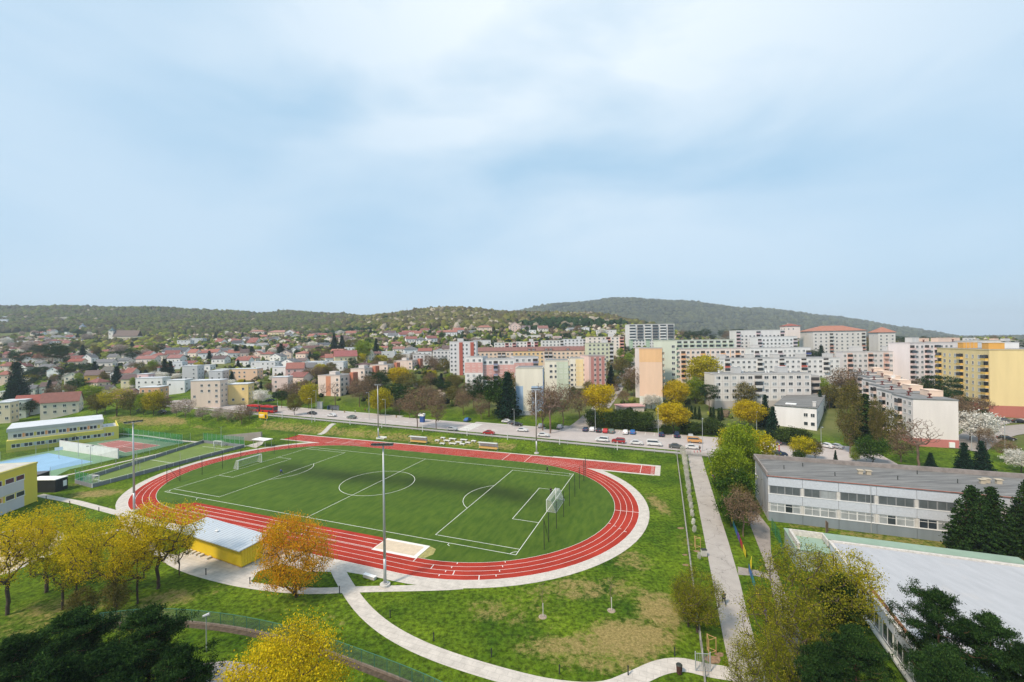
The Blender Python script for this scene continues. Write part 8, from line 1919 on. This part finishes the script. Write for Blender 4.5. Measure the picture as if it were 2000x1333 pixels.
# ============================================================ PEOPLE
def person(x, y, z, rz, lab, top, legs, pose='walk', hair=(.03,.02,.015), skin=(.42,.26,.19), h=1.75):
    J = {'pel': (0,0,.95), 'chest': (.0,.02,1.32), 'neck': (0,.01,1.50), 'head': (0,-.01,1.64), 'top': (0,0,1.74)}
    st = {'walk': .28, 'stand': .04, 'run': .42}[pose]
    for s, k in ((-1,'l'), (1,'r')):
        f = st*s; J['hip'+k] = (.10*s,0,.90); J['kn'+k] = (.11*s,-f*.6-(.08 if pose == 'run' else .02),.50); J['an'+k] = (.11*s,-f+(.12 if s < 0 and pose != 'stand' else 0),.09+(.10 if pose == 'run' and s < 0 else 0)); J['to'+k] = (.12*s,-f-.15+(.1 if s < 0 and pose != 'stand' else 0),.05+(.03 if pose == 'run' and s < 0 else 0))
        J['sh'+k] = (.19*s,.02,1.43); J['el'+k] = (.25*s,f*.45+.03,1.16); J['wr'+k] = (.25*s,f*.7-.10,.93+(.12 if pose == 'run' else 0)); J['ha'+k] = (.25*s,f*.75-.16,.86+(.12 if pose == 'run' else 0))
    ed = [('pel','chest'),('chest','neck'),('neck','head'),('head','top')]
    for k in 'lr': ed += [('pel','hip'+k),('hip'+k,'kn'+k),('kn'+k,'an'+k),('an'+k,'to'+k),('chest','sh'+k),('sh'+k,'el'+k),('el'+k,'wr'+k),('wr'+k,'ha'+k)]
    R0 = {'pel':.15,'chest':.165,'neck':.06,'head':.10,'top':.06,'hip':.10,'kn':.065,'an':.045,'to':.035,'sh':.07,'el':.048,'wr':.035,'ha':.035}
    def grow(name, names, es, k, m):
        ix = {n: i for i, n in enumerate(names)}; me = bpy.data.meshes.new(name); me.from_pydata([J[n] for n in names], [(ix[a], ix[b]) for a, b in es if a in ix and b in ix], []); o = link(name, me)
        md = o.modifiers.new('skin', 'SKIN'); me.skin_vertices.new() if not me.skin_vertices else None
        for n in names: me.skin_vertices[0].data[ix[n]].radius = (R0.get(n, R0.get(n[:-1], .05))*k,)*2
        me.skin_vertices[0].data[0].use_root = True; ss = o.modifiers.new('sub', 'SUBSURF'); ss.levels = 1; ss.render_levels = 1; me.materials.append(m)
        return o
    o = grow('person', list(J), ed, 1.0, mat('skin', skin, .6, 0)); o.location = (x, y, z); o.rotation_euler = (0, 0, rz); o.scale = (h/1.75,)*3; tag(o, lab, 'person')
    up = ['chest','pel','shl','ell','wrl','shr','elr','wrr','neck']; c1 = grow('top', up, ed+[('chest','pel')], 1.14, mat('cloth_%d_%d_%d' % tuple(int(c*999) for c in top), top, .9, 0)); c1.parent = o
    lo = ['pel','hipl','knl','anl','hipr','knr','anr']; c2 = grow('trousers', lo, ed, 1.15, mat('cloth_%d_%d_%d' % tuple(int(c*999) for c in legs), legs, .9, 0)); c2.parent = o
    b = MB(); b.tube((0,.02,1.66), (0,.02,1.78), .115, .07, 8); b.obj('hair', mat('hair', hair, .8, 0), o)
def pg(px, py): return (*G(px, py), .03)
person(*pg(549,929), 2.2, 'player in a blue shirt and dark shorts running near the left penalty area', (.02,.08,.40), (.04,.03,.04), 'run')
person(*pg(1069,924), 1.2, 'person in black walking along the far touchline of the pitch', (.01,.01,.012), (.012,.012,.015), 'walk')
person(*pg(1076,968), .4, 'person in dark clothes standing inside the right goal mouth', (.012,.012,.015), (.02,.02,.025), 'stand')
for px, py, rz, lab, t, l, ps in ((1334,884,.5,'person in dark clothes on the pavement at the lawn corner',(.03,.03,.04),(.02,.02,.03),'walk'),(1367,884,2.6,'person in black walking at the top of the straight path',(.012,.012,.015),(.012,.012,.015),'walk'),
    (649,806,.2,'person in dark clothes waiting at the bus shelter',(.02,.02,.025),(.02,.02,.03),'stand'),(694,809,1.7,'person in a white top walking right of the bus stop',(.6,.6,.6),(.02,.02,.03),'walk'),(713,806,.7,'person in a red jacket on the lawn by the shrubs',(.30,.05,.04),(.05,.03,.03),'walk'),(719,806,.7,'person in a blue jacket beside the one in red',(.03,.10,.16),(.03,.03,.05),'walk')):
    x, y, z = hit(px, py); person(x, y, z+.12, rz, lab, t, l, ps)
x, y = G(1414, 1182); person(x, y, .02, 3.0, 'person in a dark green coat walking on the straight path behind the loose tree', (.025,.05,.045), (.02,.03,.06), 'walk')
# ============================================================ HAZE
b = MB(); b.box(-21000, 21000, -400, 6500, -30, 330)
hz = bpy.data.materials.new('haze'); hz.use_nodes = True; nt = hz.node_tree; nt.nodes.clear(); o = N(nt, 'ShaderNodeOutputMaterial'); v = N(nt, 'ShaderNodeVolumePrincipled')
v.inputs['Color'].default_value = (.78,.89,1.0,1); v.inputs['Density'].default_value = 0.00016; v.inputs['Anisotropy'].default_value = 0.0
nt.links.new(v.outputs[0], o.inputs['Volume'])
tag(b.obj('haze', hz), 'thin pale haze over the whole valley', 'haze', None, 'stuff')
# ============================================================ LABELS OF REPEATS
ORD = ['first','second','third','fourth','fifth','sixth','seventh','eighth','ninth','tenth','eleventh','twelfth','thirteenth','fourteenth','fifteenth','sixteenth','seventeenth','eighteenth','nineteenth','twentieth']
grp = {}
for o, look, place in PENDING: grp.setdefault((look, place), []).append(o)
for (look, place), os_ in grp.items():
    os_.sort(key=lambda o: pix(o.location.x, o.location.y, o.location.z)[0])
    for i, o in enumerate(os_):
        if len(os_) == 1: o['label'] = '%s %s' % (look, place)
        else:
            n = len(os_)
            if i == 0: k = 'leftmost'
            elif i == n-1: k = 'rightmost'
            elif i < 20: k = ORD[i]+' from the left'
            else: k = ORD[min(19, n-1-i)]+' from the right'
            o['label'] = '%s %s, %s' % (look, place, k)
            if not o.get('group'): o['group'] = '%ss %s' % (look, place)
        if not o.get('category'): o['category'] = 'tree'
for o in C.objects:
    if o.parent is None and not o.get('kind') and o.get('category') == 'tree' and not o.get('group'): pass
